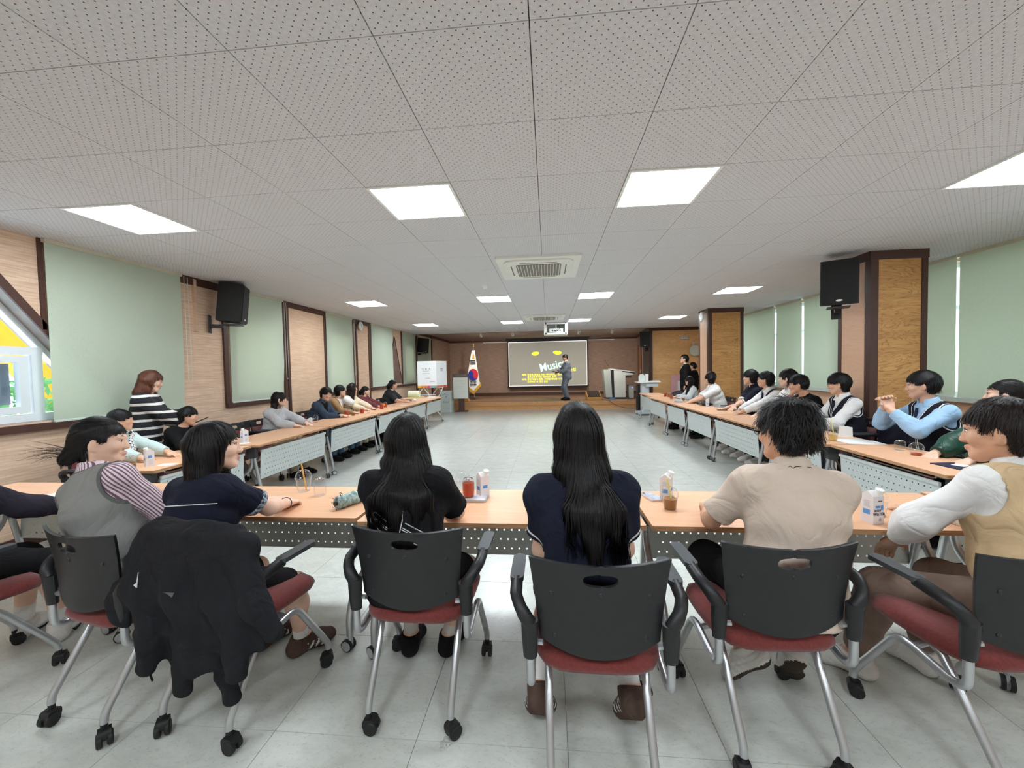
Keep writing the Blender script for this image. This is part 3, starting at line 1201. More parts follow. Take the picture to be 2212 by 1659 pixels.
nm = dict(green='under the girl in green', blue='under the boy in the pale blue shirt', spare='with the navy striped jacket over it', vest8='under the bespectacled boy in the navy vest', lean='under the boy leaning on his hand',
          white='under the boy with long dark hair', vest='under the boy in the vest and white sleeves', polo='under the boy in the navy polo', empty='empty, next to the boy in the navy polo', wshirt='under the boy in the white short-sleeved shirt',
          behind='half hidden behind the white-shirted boy', hood='under the child in the hooded jacket', far='empty, at the stage end of the right row')
for k, y in RIGHT_Y.items():
    chair(XCR if k != 'hood' else 3.30, y, PI / 2, 'wheeled chair with maroon cushions, ' + nm[k], 'wheeled chairs')

# ---- wall speakers
def speaker(x, y, z, rz, tilt, w, h, d, wall, label):
    t_ = thing('wall_speaker', label, 'speaker', (x, y, z), rz, 'wall speakers')
    q = MB().prism([(-w / 2, d / 2), (w / 2, d / 2), (w * .36, -d / 2), (-w * .36, -d / 2)], 2, -h / 2, h / 2)
    # local +Y is the grille side
    q.build('cabinet', BLACKP, t_, rot=(R(-tilt), 0, 0), bevel=.008)
    g = MB().rbox((0, d / 2 + .004, 0), (w * .94, .012, h * .95), .02, 3, axis=1).build('grille', pm('black_grille', (16, 16, 17), .7, bump=(400, .4, .002)), t_, rot=(R(-tilt), 0, 0))
    MB().lathe([(0, 0), (1, 0), (1, .002), (0, .002)], (0, 0, 0), 16, mat=Matrix.Diagonal((w * .09, .012, 1)) @ Matrix.Identity(3)).build('badge', WHITEP, g, loc=(0, d / 2 + .012, -h * .40), rot=(PI / 2, 0, 0))
    b = MB().box((0, -d / 2 - .12, -h / 2 - .03), (.10, .014, .24)).box((0, -d / 2 - .05, -h / 2 - .055), (.05, .16, .05)).box((0, 0, -h / 2 - .035), (w * .6, d * .7, .012))
    b.build('bracket', BLACKP, t_)
    return t_


speaker(XL + .26, 5.22, 2.47, R(-62), 6, .36, .52, .30, 'l', 'black loudspeaker on the near left wall bracket')
speaker(3.48, 5.16, 2.43, R(150), 6, .36, .52, .30, 'r', 'black loudspeaker on the near right column')
speaker(XL + .24, 13.75, 2.40, R(-110), 6, .32, .50, .28, 'l', 'black loudspeaker at the far left of the stage')
speaker(3.22, 13.60, 2.40, R(160), 6, .32, .50, .28, 'r', 'black loudspeaker at the right of the stage')

# ---- ceiling air conditioners
for k, (x0, x1, y0, y1) in enumerate(AC):
    w, d = x1 - x0, y1 - y0
    t_ = thing('ceiling_air_conditioner', ('white ceiling cassette air conditioner in the middle of the room', 'farther ceiling air conditioner above the projector box')[k], 'air conditioner', ((x0 + x1) / 2, (y0 + y1) / 2, HC), 0, 'ceiling cassettes')
    ACW = pm('ac_white', (232, 230, 222), .4, var=.02)
    MB().rbox((0, 0, -.012), (w, d, .024), .02, 3).build('panel', ACW, t_)
    MB().rbox((0, 0, -.032), (w * .84, d * .84, .018), .12, 5).build('cover', ACW, t_, bevel=.004)
    m = MB().rbox((0, 0, -.043), (w * .55, d * .55, .006), .04, 4)
    g = m.build('intake', pm('ac_intake', (132, 124, 118), .7), t_)
    m = MB()
    for i in range(15):
        m.box((-w * .255 + i * w * .51 / 14, 0, -.048), (.006, d * .53, .006))
    m.build('grille', ACW, g)
    for a, b, c, e in ((0, .335, .45, .012), (0, -.335, .45, .012), (.335, 0, .012, .45), (-.335, 0, .012, .45)):
        MB().rbox((a * w, b * d, -.0415), (c * w, e * d, .003), .004, 2).build('air_slot', pm('ac_slot', (96, 92, 88), .7), t_)

# ---- projector in its open white housing
t_ = thing('projector_housing', 'white open-bottomed projector box hanging from the ceiling', 'projector box', (.23, 11.4, HC - .33))
m = MB()
for s in (-1, 1):
    m.box((s * .31, 0, .16), (.035, .50, .33))
    m.box((s * .275, -.235, .16), (.04, .03, .33))
m.box((0, .235, .16), (.585, .03, .33)).box((0, -.235, .02), (.585, .03, .045)).box((0, -.235, .30), (.585, .03, .045))
m.build('housing', WHITEP, t_)
MB().box((0, 0, .31), (.58, .44, .012)).build('back_plate', pm('housing_inside', (214, 220, 214), .6), t_)
MB().box((0, 0, .004), (.585, .45, .008)).build('floor_plate', WHITEP, t_)
t_ = thing('projector', 'white projector inside the hanging box with dark cables', 'projector', (.24, 11.38, HC - .27))
MB().rbox((0, 0, .05), (.40, .30, .10), .03, 4).build('body', WHITEP, t_, bevel=.006)
MB().lathe([(.03, 0), (.035, .03), (.03, .03)], (0, 0, 0), 16).build('lens', BLACKP, t_, loc=(-.1, .16, .05), rot=(-PI / 2, 0, 0))
m = MB()
for k in range(4):
    m.box((-.1 + .07 * k, -.152, .05), (.045, .004, .03))
m.build('port', pm('port_dark', (70, 72, 74), .5), t_)
MB().tube(arc((.02, -.155, .06), (.06, -.23, .0), (.1, -.2, .12), 6) + [(.05, -.2, .26)], .006, 6).tube(arc((-.04, -.155, .04), (0, -.25, -.04), (.04, -.22, .1), 6), .005, 6).build('cable', RUBBER, t_)
MB().tube([(0, 0, .1), (0, 0, .255)], .022, 10).build('mount_pole', WHITEP, t_)

# ---- smoke detectors, track spots, clocks, signs
for k, (x, y) in enumerate(((-.94, 6.08), (-.93, 12.4))):
    t_ = thing('smoke_detector', ('white smoke detector near the ceiling air conditioner', 'small smoke detector near the stage')[k], 'smoke detector', (x, y, HC), 0, 'smoke detectors')
    MB().lathe([(.055, 0), (.055, -.012), (.045, -.016)], n=20).build('base', WHITEP, t_, smooth=True)
    MB().lathe([(.04, -.016), (.042, -.03), (.03, -.045), (.01, -.048)], n=20).build('cap', WHITEP, t_, smooth=True)
for k, (x, z) in enumerate(((-2.44, 2.9), (-1.27, 2.9), (1.12, 2.9), (2.30, 2.9))):
    t_ = thing('stage_spotlight', ('small white stage spotlight above the flag', 'small white stage spotlight at the left of the screen', 'small white stage spotlight at the right of the screen', 'small white stage spotlight above the stage monitor')[k], 'spotlight', (x, 14.5, z), 0, 'stage spotlights')
    MB().tube([(0, 0, 0), (0, 0, -.07)], .008, 6).box((0, 0, -.004), (.06, .06, .008)).build('stem', WHITEP, t_)
    e = Euler((R(38), 0, (-.25, -.1, .1, .25)[k])).to_matrix()
    MB().lathe([(.03, .07), (.045, .05), (.05, -.07), (.042, -.07), (.038, .0)], (0, .03, -.13), 16, mat=e).build('can', WHITEP, t_, smooth=True)
    MB().lathe([(.0, -.05), (.041, -.05), (.041, -.046), (0, -.046)], (0, .03, -.13), 16, mat=e).build('bulb', pm('spot_bulb', (255, 238, 214), .4, var=0, emit=60), t_)
    ld = bpy.data.lights.new('spot_lamp', 'SPOT')
    ld.energy = SPOT_W
    ld.spot_size = R(125)
    ld.spot_blend = 1
    ld.shadow_soft_size = .05
    ld.color = (1, .93, .84)
    lo_ = link('spot_lamp', ld, t_)
    lo_.location = (0, .08, -.20)
    lo_.rotation_euler = (R(52), 0, (.3, .1, -.1, -.3)[k])
for x, y, z, rz, lab in ((XL + .05, 9.45, 2.615, PI / 2, 'round white wall clock on the left wall'), (3.57, 9.66, 2.60, -PI / 2, 'round white clock on the far plywood column')):
    t_ = thing('wall_clock', lab, 'clock', (x, y, z), rz, 'wall clocks')
    MB().lathe([(.10, .0), (.115, .01), (.115, .025), (.10, .035), (.098, .028)], n=28, mat=Matrix.Rotation(PI / 2, 3, 'X'), cap=False).build('case', WHITEP, t_, smooth=True)
    MB().lathe([(0, .026), (.098, .026), (.098, .028), (0, .028)], n=28, mat=Matrix.Rotation(PI / 2, 3, 'X')).build('dial', pm('clock_dial', (222, 226, 220), .4), t_)
    MB().box((0, -.031, .03), (.005, .002, .06)).box((.02, -.031, -.005), (.045, .002, .006)).build('hand', BLACKP, t_)
t_ = thing('room_sign', 'small white sign with dark lettering high on the plywood wall', 'sign', (4.52, 13.73, 2.42))
MB().box((0, 0, 0), (.27, .012, .09)).build('plate', WHITEP, t_)
text('lettering', '시 청 각 실', .055, pm('sign_ink', (40, 40, 44), .5), t_, (0, -.0075, 0))
MB().box((0, .002, 0), (.285, .012, .105)).build('frame', DARK, t_)
t_ = thing('wall_fan', 'cream round wall fan with hanging cord beside the plywood wall', 'fan', (4.80, 13.6, 1.98))
rot = Matrix.Rotation(PI / 2, 3, 'X')
CREAM = pm('cream_plastic', (216, 218, 200), .4)
MB().lathe([(.0, -.03), (.05, -.03), (.17, -.012), (.18, 0), (.17, .012), (.05, .03), (0, .03)], n=28, mat=rot).build('cage', CREAM, t_, smooth=True)
MB().tube([(0, .03, 0), (.02, .1, .1), (.02, .12, .25)], .018, 8).box((.02, .12, .2), (.08, .03, .2)).build('bracket', CREAM, t_)
MB().tube(arc((.0, .06, -.1), (.1, .06, -.35), (.08, .08, -.5), 8), .008, 6).build('cord', CREAM, t_)
MB().rbox((.08, .08, -.52), (.04, .03, .08), .01, 2).build('switch', BLACKP, t_)

# ================================================================== stage things
# projection screen with the slide
SY = 18.2
sx0, sx1 = -1.842, 1.792
zt, zb = 2.80, .715
t_ = thing('projection_screen', 'pull-down projection screen showing a grey slide', 'screen', ((sx0 + sx1) / 2, SY, zb))
W, H = sx1 - sx0, zt - zb
BLK = pm('screen_black', (14, 14, 20), .6)
MB().span(-W / 2 - .06, W / 2 + .06, -.02, .08, H, H + .13).build('case', BLK, t_)
MB().span(-W / 2, W / 2, 0, .006, -.045, H).build('border', BLK, t_)
WS = pm('screen_white', (246, 246, 244), .6, var=.0, emit=.42)
sc = MB().span(-W / 2 + .045, W / 2 - .045, -.004, 0, 0, H - .07).build('slide_margin', WS, t_)
SL = pm('slide_grey', (168, 168, 158), .7, var=.02, vscale=2, emit=.16)
MB().span(-W / 2 + .07, W / 2 - .07, -.007, -.004, .03, H - .1).build('slide', SL, sc)
MB().rbox((0, .003, -.06), (W + .03, .03, .035), .01, 2, axis=0).build('bottom_bar', BLK, t_)
YEL = pm('slide_yellow', (240, 236, 60), .6, var=.0, emit=.55)
MINT = pm('slide_mint', (196, 240, 232), .6, var=.0, emit=.6)


def slide_pt(px, py):
    """slide coordinates from fractions of the slide (0..1 from left / top)"""
    return (-W / 2 + .07 + px * (W - .14), -.0085, .03 + (1 - py) * (H - .13))


for px, py, a, b, rz in ((.345, .262, .17, .088, R(8)), (.628, .252, .195, .085, R(-6))):
    p = slide_pt(px, py)
    m = MB()
    pts = [(a * math.cos(t) * (1 + .12 * math.sin(t)), b * math.sin(t)) for t in [2 * PI * k / 24 for k in range(24)]]
    c, s = math.cos(rz), math.sin(rz)
    m.prism([(x * c - z * s, x * s + z * c) for x, z in pts], 1, -.001, .001).build('yellow_oval', YEL, sc, loc=p)
p = slide_pt(.58, .545)
text('title', 'Musical', .50, MINT, sc, p, (PI / 2, R(-11), 0), bold=.008, xs=.88)
text('presenter_name', '방승섭', .17, YEL, sc, slide_pt(.80, .66), (PI / 2, R(-7), 0), bold=.004)
lines = ((.165, .755, '제목: 청춘을 주제로 하는 레미제라블, 캣츠'), (.232, .808, '세계 4대 뮤지컬 캣츠소속 프/레'), (.165, .862, '부제: 공연 예술의 정원, 카메론 매킨토시가'), (.232, .918, '선사하는 네 개의 감동'))
for px, py, s in lines:
    text('slide_text', s, .105, YEL, sc, slide_pt(px, py), align='LEFT', bold=.003, xs=.98)

# national flag on a stand
t_ = thing('flag_stand', 'South Korean flag with gold fringe on a gold-tipped stand', 'flag', (-3.0, 16.0, STAGE_Z))
MB().lathe([(.0, 0), (.16, 0), (.16, .015), (.06, .05), (.03, .09)], n=20).build('base', CHROME, t_, smooth=True)
MB().tube([(0, 0, .05), (0, 0, 2.14)], .014, 8).build('pole', CHROME, t_)
MB().lathe([(.0, 0), (.028, .015), (.03, .04), (.012, .07), (.022, .1), (.0, .19)], (0, 0, 2.13), 12).build('finial', pm('gold_metal', (214, 170, 84), .3, metal=.6), t_, smooth=True)
FW = pm('flag_white', (232, 231, 228), .8, var=.03)
GOLD = pm('gold_fringe', (206, 160, 52), .7, var=.12, vscale=60)
FR = pm('flag_red', (196, 40, 52), .8)
FB = pm('flag_blue', (34, 52, 150), .8)


def flag_x(z):
    """half-widths (left, right) of the hanging cloth at height z above the base"""
    f = (2.0 - z) / 1.65
    return -.06 - .31 * f ** .9, .06 + .22 * f ** 1.1


def flag_patch(poly, m, y, name, parent, th=.004):
    """a cloth piece in the flag plane, softly folded"""
    return MB().prism(poly, 1, -th / 2, th / 2).build(name, m, parent, loc=(0, y, 0))


def cloth_outline(z0l, z0r, z1, inset=0):
    n = 10
    L_ = [(flag_x(z0l + (z1 - z0l) * k / n)[0] + inset, z0l + (z1 - z0l) * k / n) for k in range(n + 1)]
    R_ = [(flag_x(z1 + (z0r - z1) * k / n)[1] - inset, z1 + (z0r - z1) * k / n) for k in range(n + 1)]
    return L_ + R_


low = (-.03, .36)
fl_ = flag_patch(cloth_outline(.62, .66, 2.0) + [low], FW, -.03, 'cloth', t_, .03)
flag_patch(cloth_outline(.52, .56, .70, -.03)[:11] + cloth_outline(.52, .56, .70, -.03)[11:] + [(low[0], low[1] - .14)], GOLD, -.022, 'fringe', t_, .03)
flag_patch([(-.055, 1.66), (.055, 1.66), (.02, 1.86), (-.02, 1.86)], GOLD, -.05, 'tassel', t_, .01)
cxf, czf, rf = -.02, 1.02, .235
half = [(cxf + rf * .86 * math.cos(t), czf + rf * math.sin(t)) for t in [PI * .88 + PI * k / 20 for k in range(21)]]
full = [(cxf + rf * .86 * math.cos(t), czf + rf * math.sin(t)) for t in [2 * PI * k / 32 for k in range(32)]]
flag_patch(full, FR, -.05, 'emblem_red', fl_, .008)
# blue comma: lower half plus an S curve
a0 = PI * .88
def rotp(x, z):
    c, s = math.cos(a0 - PI), math.sin(a0 - PI)
    return (cxf + .86 * (x * c - z * s), czf + x * s + z * c)
pts = [(rf * math.cos(PI + PI * k / 18), rf * math.sin(PI + PI * k / 18)) for k in range(19)]
pts += [(rf / 2 + rf / 2 * math.cos(-PI * k / 10), -rf / 2 * math.sin(PI * k / 10)) for k in range(1, 11)]
pts += [(-rf / 2 + rf / 2 * math.cos(PI * k / 10), rf / 2 * math.sin(PI * k / 10)) for k in range(1, 10)]
flag_patch([rotp(x, z) for x, z in pts], FB, -.056, 'emblem_blue', fl_, .008)
for z0, split in ((1.46, 0), (.62, 1)):
    m = MB()
    for k in range(3):
        z = z0 + k * .065
        if split:
            m.box((-.075, 0, z), (.11, .008, .03)).box((.065, 0, z), (.11, .008, .03))
        else:
            m.box((0, 0, z), (.22, .008, .034))
    m.build('trigram', BLK, fl_, loc=(-.02, -.05, 0))

# notice board on a brown stand
t_ = thing('notice_stand', 'white notice board on a dark brown pedestal in front of the stage', 'notice stand', (-3.15, 14.15, 0))
BROWN = pm('brown_pedestal', (92, 66, 58), .5)
MB().rbox((0, .05, .015), (.44, .32, .03), .02, 2).build('foot', BROWN, t_)
MB().box((0, .06, .25), (.20, .10, .45)).build('post', BROWN, t_)
MB().rbox((0, 0, .92), (.60, .05, .90), .02, 2, axis=1).build('board', pm('grey_brown_frame', (120, 100, 92), .5), t_)
MB().box((0, -.03, .86), (.53, .012, .76)).build('sheet', pm('notice_sheet', (236, 238, 230), .5, var=.02), t_)
MB().box((0, -.03, 1.31), (.40, .012, .04)).build('clip', CHROME, t_)
m = MB()
rn = random.Random(5)
for k in range(6):
    m.box((rn.uniform(-.03, .03), -.0365, 1.1 - k * .09), (rn.uniform(.25, .38), .001, .012))
m.build('faint_writing', pm('faint_ink', (228, 230, 223), .6), t_)

# voting booth
t_ = thing('voting_booth', 'white folding voting booth with a colourful striped lower band', 'voting booth', (-3.72, 12.2, 0))
BW = pm('booth_white', (240, 241, 242), .5, var=.015)
x0, x1, x2 = -.37, .24, .46
MB().prism([(x0, 0), (x1, -.0), (x2, .42), (x2 - .015, .42), (x1 - .008, .015), (x0, .015)], 2, 1.03, 1.80).build('screen_panel', BW, t_)
fr_ = MB().box(((x0 + x1) / 2, -.003, 1.0), (x1 - x0, .006, .07))
fr_.build('striped_band', [pm('band_base', (245, 160, 40), .5)], t_)
cols = [(250, 190, 40), (240, 140, 40), (245, 120, 60), (220, 80, 140), (120, 170, 230), (110, 200, 170)]
for k, c in enumerate(cols):
    a = x0 + (x1 - x0) * k / 6
    MB().prism([(a, .968), (a + .08, .968), (a + .11, 1.032), (a + .03, 1.032)] if k < 5 else [(a, .968), (x1, .968), (x1, 1.032), (a + .03, 1.032)], 1, -.009, -.006).build('colour_patch', pm('band_%d' % k, c, .5), t_)
d_ = Vector((x2 - x1, .42)).normalized()
MB().prism([(x1, -.004), (x2, .416), (x2 + .006, .414), (x1 + .006, -.006)], 2, .968, 1.032).build('striped_band', pm('band_side', (226, 120, 96), .5, var=.3, vscale=14), t_)
INK = pm('booth_ink', (74, 78, 92), .6)
text('lettering', '기  표  소', .075, INK, t_, ((x0 + x1) / 2 - .02, -.004, 1.55))
text('lettering', 'POLLING BOOTH', .026, INK, t_, ((x0 + x1) / 2 - .02, -.004, 1.49))
text('lettering', '한사람 들어가기', .034, INK, t_, ((x0 + x1) / 2 - .02, -.004, 1.405))
text('lettering', '선거관리위원회', .026, INK, t_, ((x0 + x1) / 2 + .02, -.004, 1.26))
text('lettering', '선거관리위원회', .026, INK, t_, ((x0 + x1) / 2 + .17, -.004, 1.15))
an = math.atan2(.42, x2 - x1)
text('lettering', '기표소', .06, INK, t_, ((x1 + x2) / 2 + .008, .2, 1.55), (PI / 2, 0, an), xs=.8)
text('lettering', 'POLLING', .026, INK, t_, ((x1 + x2) / 2 + .008, .2, 1.49), (PI / 2, 0, an))
m = MB()
for s, y in ((-.2, .05), (.2, .3)):
    m.tube([(s - .16, y, .76), (s + .02, y, 1.0)], .014, 6).tube([(s + .16, y, .76), (s - .02, y, 1.0)], .014, 6)
m.tube([(-.34, .1, .97), (.4, .1, .97)], .012, 6).tube([(-.12, .15, .97), (.02, .15, .42), (.40, .0, .04)], .014, 6).tube([(.38, .25, .97), (.1, .25, .42), (-.25, .2, .04)], .014, 6)
m.tube([(-.30, -.02, .74), (.2, -.02, .74)], .012, 6)
m.build('folding_leg', WHITEP, t_)
t_ = thing('paper_tag', 'small white paper tag hanging from the voting booth leg', 'paper tag', (-3.36, 12.0, .30))
MB().box((0, 0, .12), (.14, .004, .24)).build('card', BW, t_, rot=(0, R(-14), 0))
MB().tube([(0, 0, .23), (-.02, .08, .34), (-.08, .22, .47)], .003, 5).build('string', BW, t_)
text('lettering', '1번', .05, INK, t_, (0.02, -.004, .12), (PI / 2, R(-14), 0))

t_ = thing('ballot_box', 'white ballot box standing on the floor by the stage', 'ballot box', (-3.67, 14.1, 0))
BB = pm('ballot_white', (214, 224, 222), .45, var=.02)
MB().rbox((0, 0, .375), (.38, .30, .75), .03, 3).build('body', BB, t_)
MB().rbox((0, 0, .755), (.40, .32, .03), .04, 3).build('lid', BB, t_)
MB().box((.21, .02, .2), (.04, .26, .40)).build('side_flap', pm('ballot_side', (200, 214, 206), .5), t_)
text('lettering', '투 표 함', .065, INK, t_, (0.02, -.1515, .36))
text('lettering', '선거관리위원회', .03, INK, t_, (0.06, -.1515, .16))
MB().box((0, -.1515, .62), (.3, .003, .006)).box((.02, -.1515, .555), (.05, .003, .02)).box((-.02, -.1515, .66), (.05, .003, .02)).build('printed_mark', INK, t_)
t_ = thing('wooden_box', 'tan wooden wedge box on the stage behind the flag', 'box', (-3.28, 15.3, STAGE_Z))
MB().prism([(-.2, 0), (.22, 0), (.05, .32), (-.2, .38)], 1, -.15, .15).build('box_body', m_ply('tan_box_wood', (206, 150, 82), (170, 112, 52), 1, .6), t_, bevel=.006)

# stage monitor, lectern, trolley, black floor speaker
t_ = thing('stage_monitor', 'wooden wedge stage monitor with a black grille', 'stage monitor', (1.66, 15.1, STAGE_Z), R(8))
TAN = m_ply('monitor_wood', (212, 160, 92), (170, 116, 58), 1, .5)
MB().prism([(-.2, 0), (.2, 0), (.2, .30), (.12, .34), (-.2, .10)], 0, -.26, .26).build('cabinet', TAN, t_, bevel=.005)
c_ = Vector((0, -.045, .225))
MB().box((0, 0, 0), (.46, .36, .012)).build('grille', pm('monitor_grille', (58, 44, 40), .7), t_, loc=(0, -.047, .226), rot=(math.atan2(.24, .32), 0, 0))
MB().box((.262, .05, .13), (.004, .08, .1)).box((.262, .1, .24), (.004, .06, .06)).build('jack_plate', BLACKP, t_)
t_ = thing('lectern', 'silver grey electronic lectern with a black diagonal stripe', 'lectern', (2.60, 15.75, STAGE_Z), 0)
LG = pm('lectern_grey', (196, 200, 196), .4, var=.02)
LG2 = pm('lectern_darker_grey', (168, 174, 168), .45, var=.02)  # darker grey for the lectern front body and the computer case
MB().rbox((.02, 0, .03), (.86, .62, .06), .06, 3).build('plinth', pm('lectern_base', (62, 62, 64), .5), t_)
MB().prism([(-.42, .05), (-.16, .05), (-.20, 1.12), (-.50, 1.12)], 1, -.26, .26).build('front_body', LG2, t_, bevel=.01)
MB().prism([(-.10, .05), (.32, .05), (.32, .88), (.62, .90), (.60, .98), (-.12, 1.12)], 1, -.28, .28).build('side_body', LG, t_, bevel=.01)
MB().prism([(-.18, .05), (-.10, .05), (-.16, 1.09), (-.24, 1.09)], 1, -.29, .29).build('black_stripe', BLACKP, t_)
MB().prism([(.20, 1.08), (.66, 1.0), (.66, .95), (.20, 1.02)], 1, -.285, .285).build('desk_edge', BLACKP, t_)
MB().prism([(-.25, 1.12), (.68, .99), (.68, 1.02), (-.25, 1.16)], 1, -.29, .29).build('desk_top', LG, t_)
MB().box((.42, 0, .82), (.26, .5, .04)).build('keyboard_tray', BLACKP, t_)
MB().tube([(-.22, 0, 1.15), (-.3, 0, 1.3), (-.42, 0, 1.48)], .005, 5).build('microphone', BLACKP, t_)
t_ = thing('computer_tower', 'light grey computer with a blue power light behind the lectern', 'computer', (3.17, 15.9, STAGE_Z))
MB().rbox((0, 0, .26), (.2, .4, .5), .01, 2).build('case', LG2, t_)
MB().lathe([(0, 0), (.022, 0), (.022, .006), (0, .006)], (0, 0, 0), 12).build('power_light', pm('blue_led', (90, 90, 255), .4, var=0, emit=3), t_, loc=(.04, -.2, .42), rot=(PI / 2, 0, 0))
t_ = thing('power_strip', 'blue power strip lying at the lectern foot', 'power strip', (2.38, 15.25, STAGE_Z))
MB().rbox((0, 0, .03), (.2, .08, .06), .02, 3).build('housing', pm('blue_plastic', (62, 130, 190), .4), t_)
MB().tube([(.1, 0, .02), (.4, .05, .012), (.7, .1, .012), (.9, .2, .012)], .01, 6).build('cord', RUBBER, t_)
t_ = thing('stage_cable', 'thin black cable trailing down the stage front', 'cable', (1.95, 14.66, 0))
MB().tube(arc((0, .5, STAGE_Z + .008), (.1, .1, STAGE_Z + .01), (.2, -.0, STAGE_Z + .01), 6) + arc((.24, -.03, STAGE_Z), (.4, -.02, .08), (.9, -.03, .012), 8) + [(1.2, -.02, .012)], .007, 5).build('cord', RUBBER, t_)
t_ = thing('floor_speaker', 'tall black speaker standing behind the white trolley', 'speaker', (3.02, 13.35, 0))
MB().rbox((0, 0, .46), (.30, .3, .90), .02, 2).build('cabinet', BLACKP, t_)
MB().box((0, -.152, .46), (.26, .006, .84)).build('grille', pm('black_grille2', (20, 20, 21), .8, bump=(300, .4)), t_)
t_ = thing('presentation_trolley', 'light grey wheeled presentation stand with a white top', 'trolley', (3.02, 12.55, 0))
TG = pm('trolley_grey', (190, 196, 198), .4, var=.02)
MB().rbox((0, 0, 1.02), (.70, .42, .03), .03, 3).build('top', WHITEP, t_)
MB().box((.1, 0, .94), (.36, .34, .12)).build('drawer', TG, t_)
MB().rbox((-.08, .0, .56), (.24, .20, .88), .03, 3).build('column', TG, t_)
MB().rbox((-.02, .16, .09), (.62, .10, .07), .03, 3).rbox((-.02, -.16, .09), (.62, .10, .07), .03, 3).box((-.05, 0, .1), (.2, .3, .05)).build('foot', TG, t_)
for sx in (-.28, .24):
    for sy in (-.16, .16):
        c = link('caster', CAST_T, t_)
        c.location = (sx, sy, 0)
        c.scale = (1, 1, .75)
t_ = thing('desk_fan', 'small white round-topped appliance on the trolley', 'appliance', (2.84, 12.52, 1.035))
MB().prism([(-.09, 0), (.09, 0), (.09, .14)] + [(.09 * math.cos(t), .14 + .09 * math.sin(t)) for t in [PI * k / 10 for k in range(1, 10)]] + [(-.09, .14)], 1, -.05, .05).build('housing', pm('pale_white_plastic', (222, 228, 224), .4), t_, bevel=.01)
t_ = thing('white_carton', 'white upright carton next to the appliance on the trolley', 'carton', (3.0, 12.56, 1.035))
MB().box((0, 0, .11), (.1, .06, .22)).build('box_body', WHITEP, t_)
t_ = thing('paper_stack', 'white sheets lying on the trolley top', 'papers', (3.22, 12.5, 1.035))
MB().box((0, 0, .006), (.22, .28, .012)).box((.01, .01, .018), (.2, .26, .008), rz=.2).build('sheets', WHITEP, t_)
t_ = thing('photo_display', 'pink framed photo board leaning on the plywood wall', 'display board', (4.35, 13.62, .35))
MB().box((0, 0, .42), (.62, .02, .84)).build('board', pm('pink_board', (226, 176, 182), .6), t_)
MB().box((.08, -.014, .36), (.36, .012, .56)).build('photo_mount', WHITEP, t_)
MB().box((.1, -.022, .38), (.18, .004, .3)).build('photo', pm('photo_grey', (150, 140, 136), .5, var=.4, vscale=18), t_)
MB().prism([(-.3, 0), (.3, 0), (.3, -.35), (-.3, -.35)], 1, -.1, .06).build('plinth', pm('pale_plinth', (200, 190, 178), .6), t_)
# ================================================================== people: smooth implicit bodies, polygonised once each
def nv(v):
    v = np.asarray(v, float)
    return v / (np.linalg.norm(v) + 1e-12)


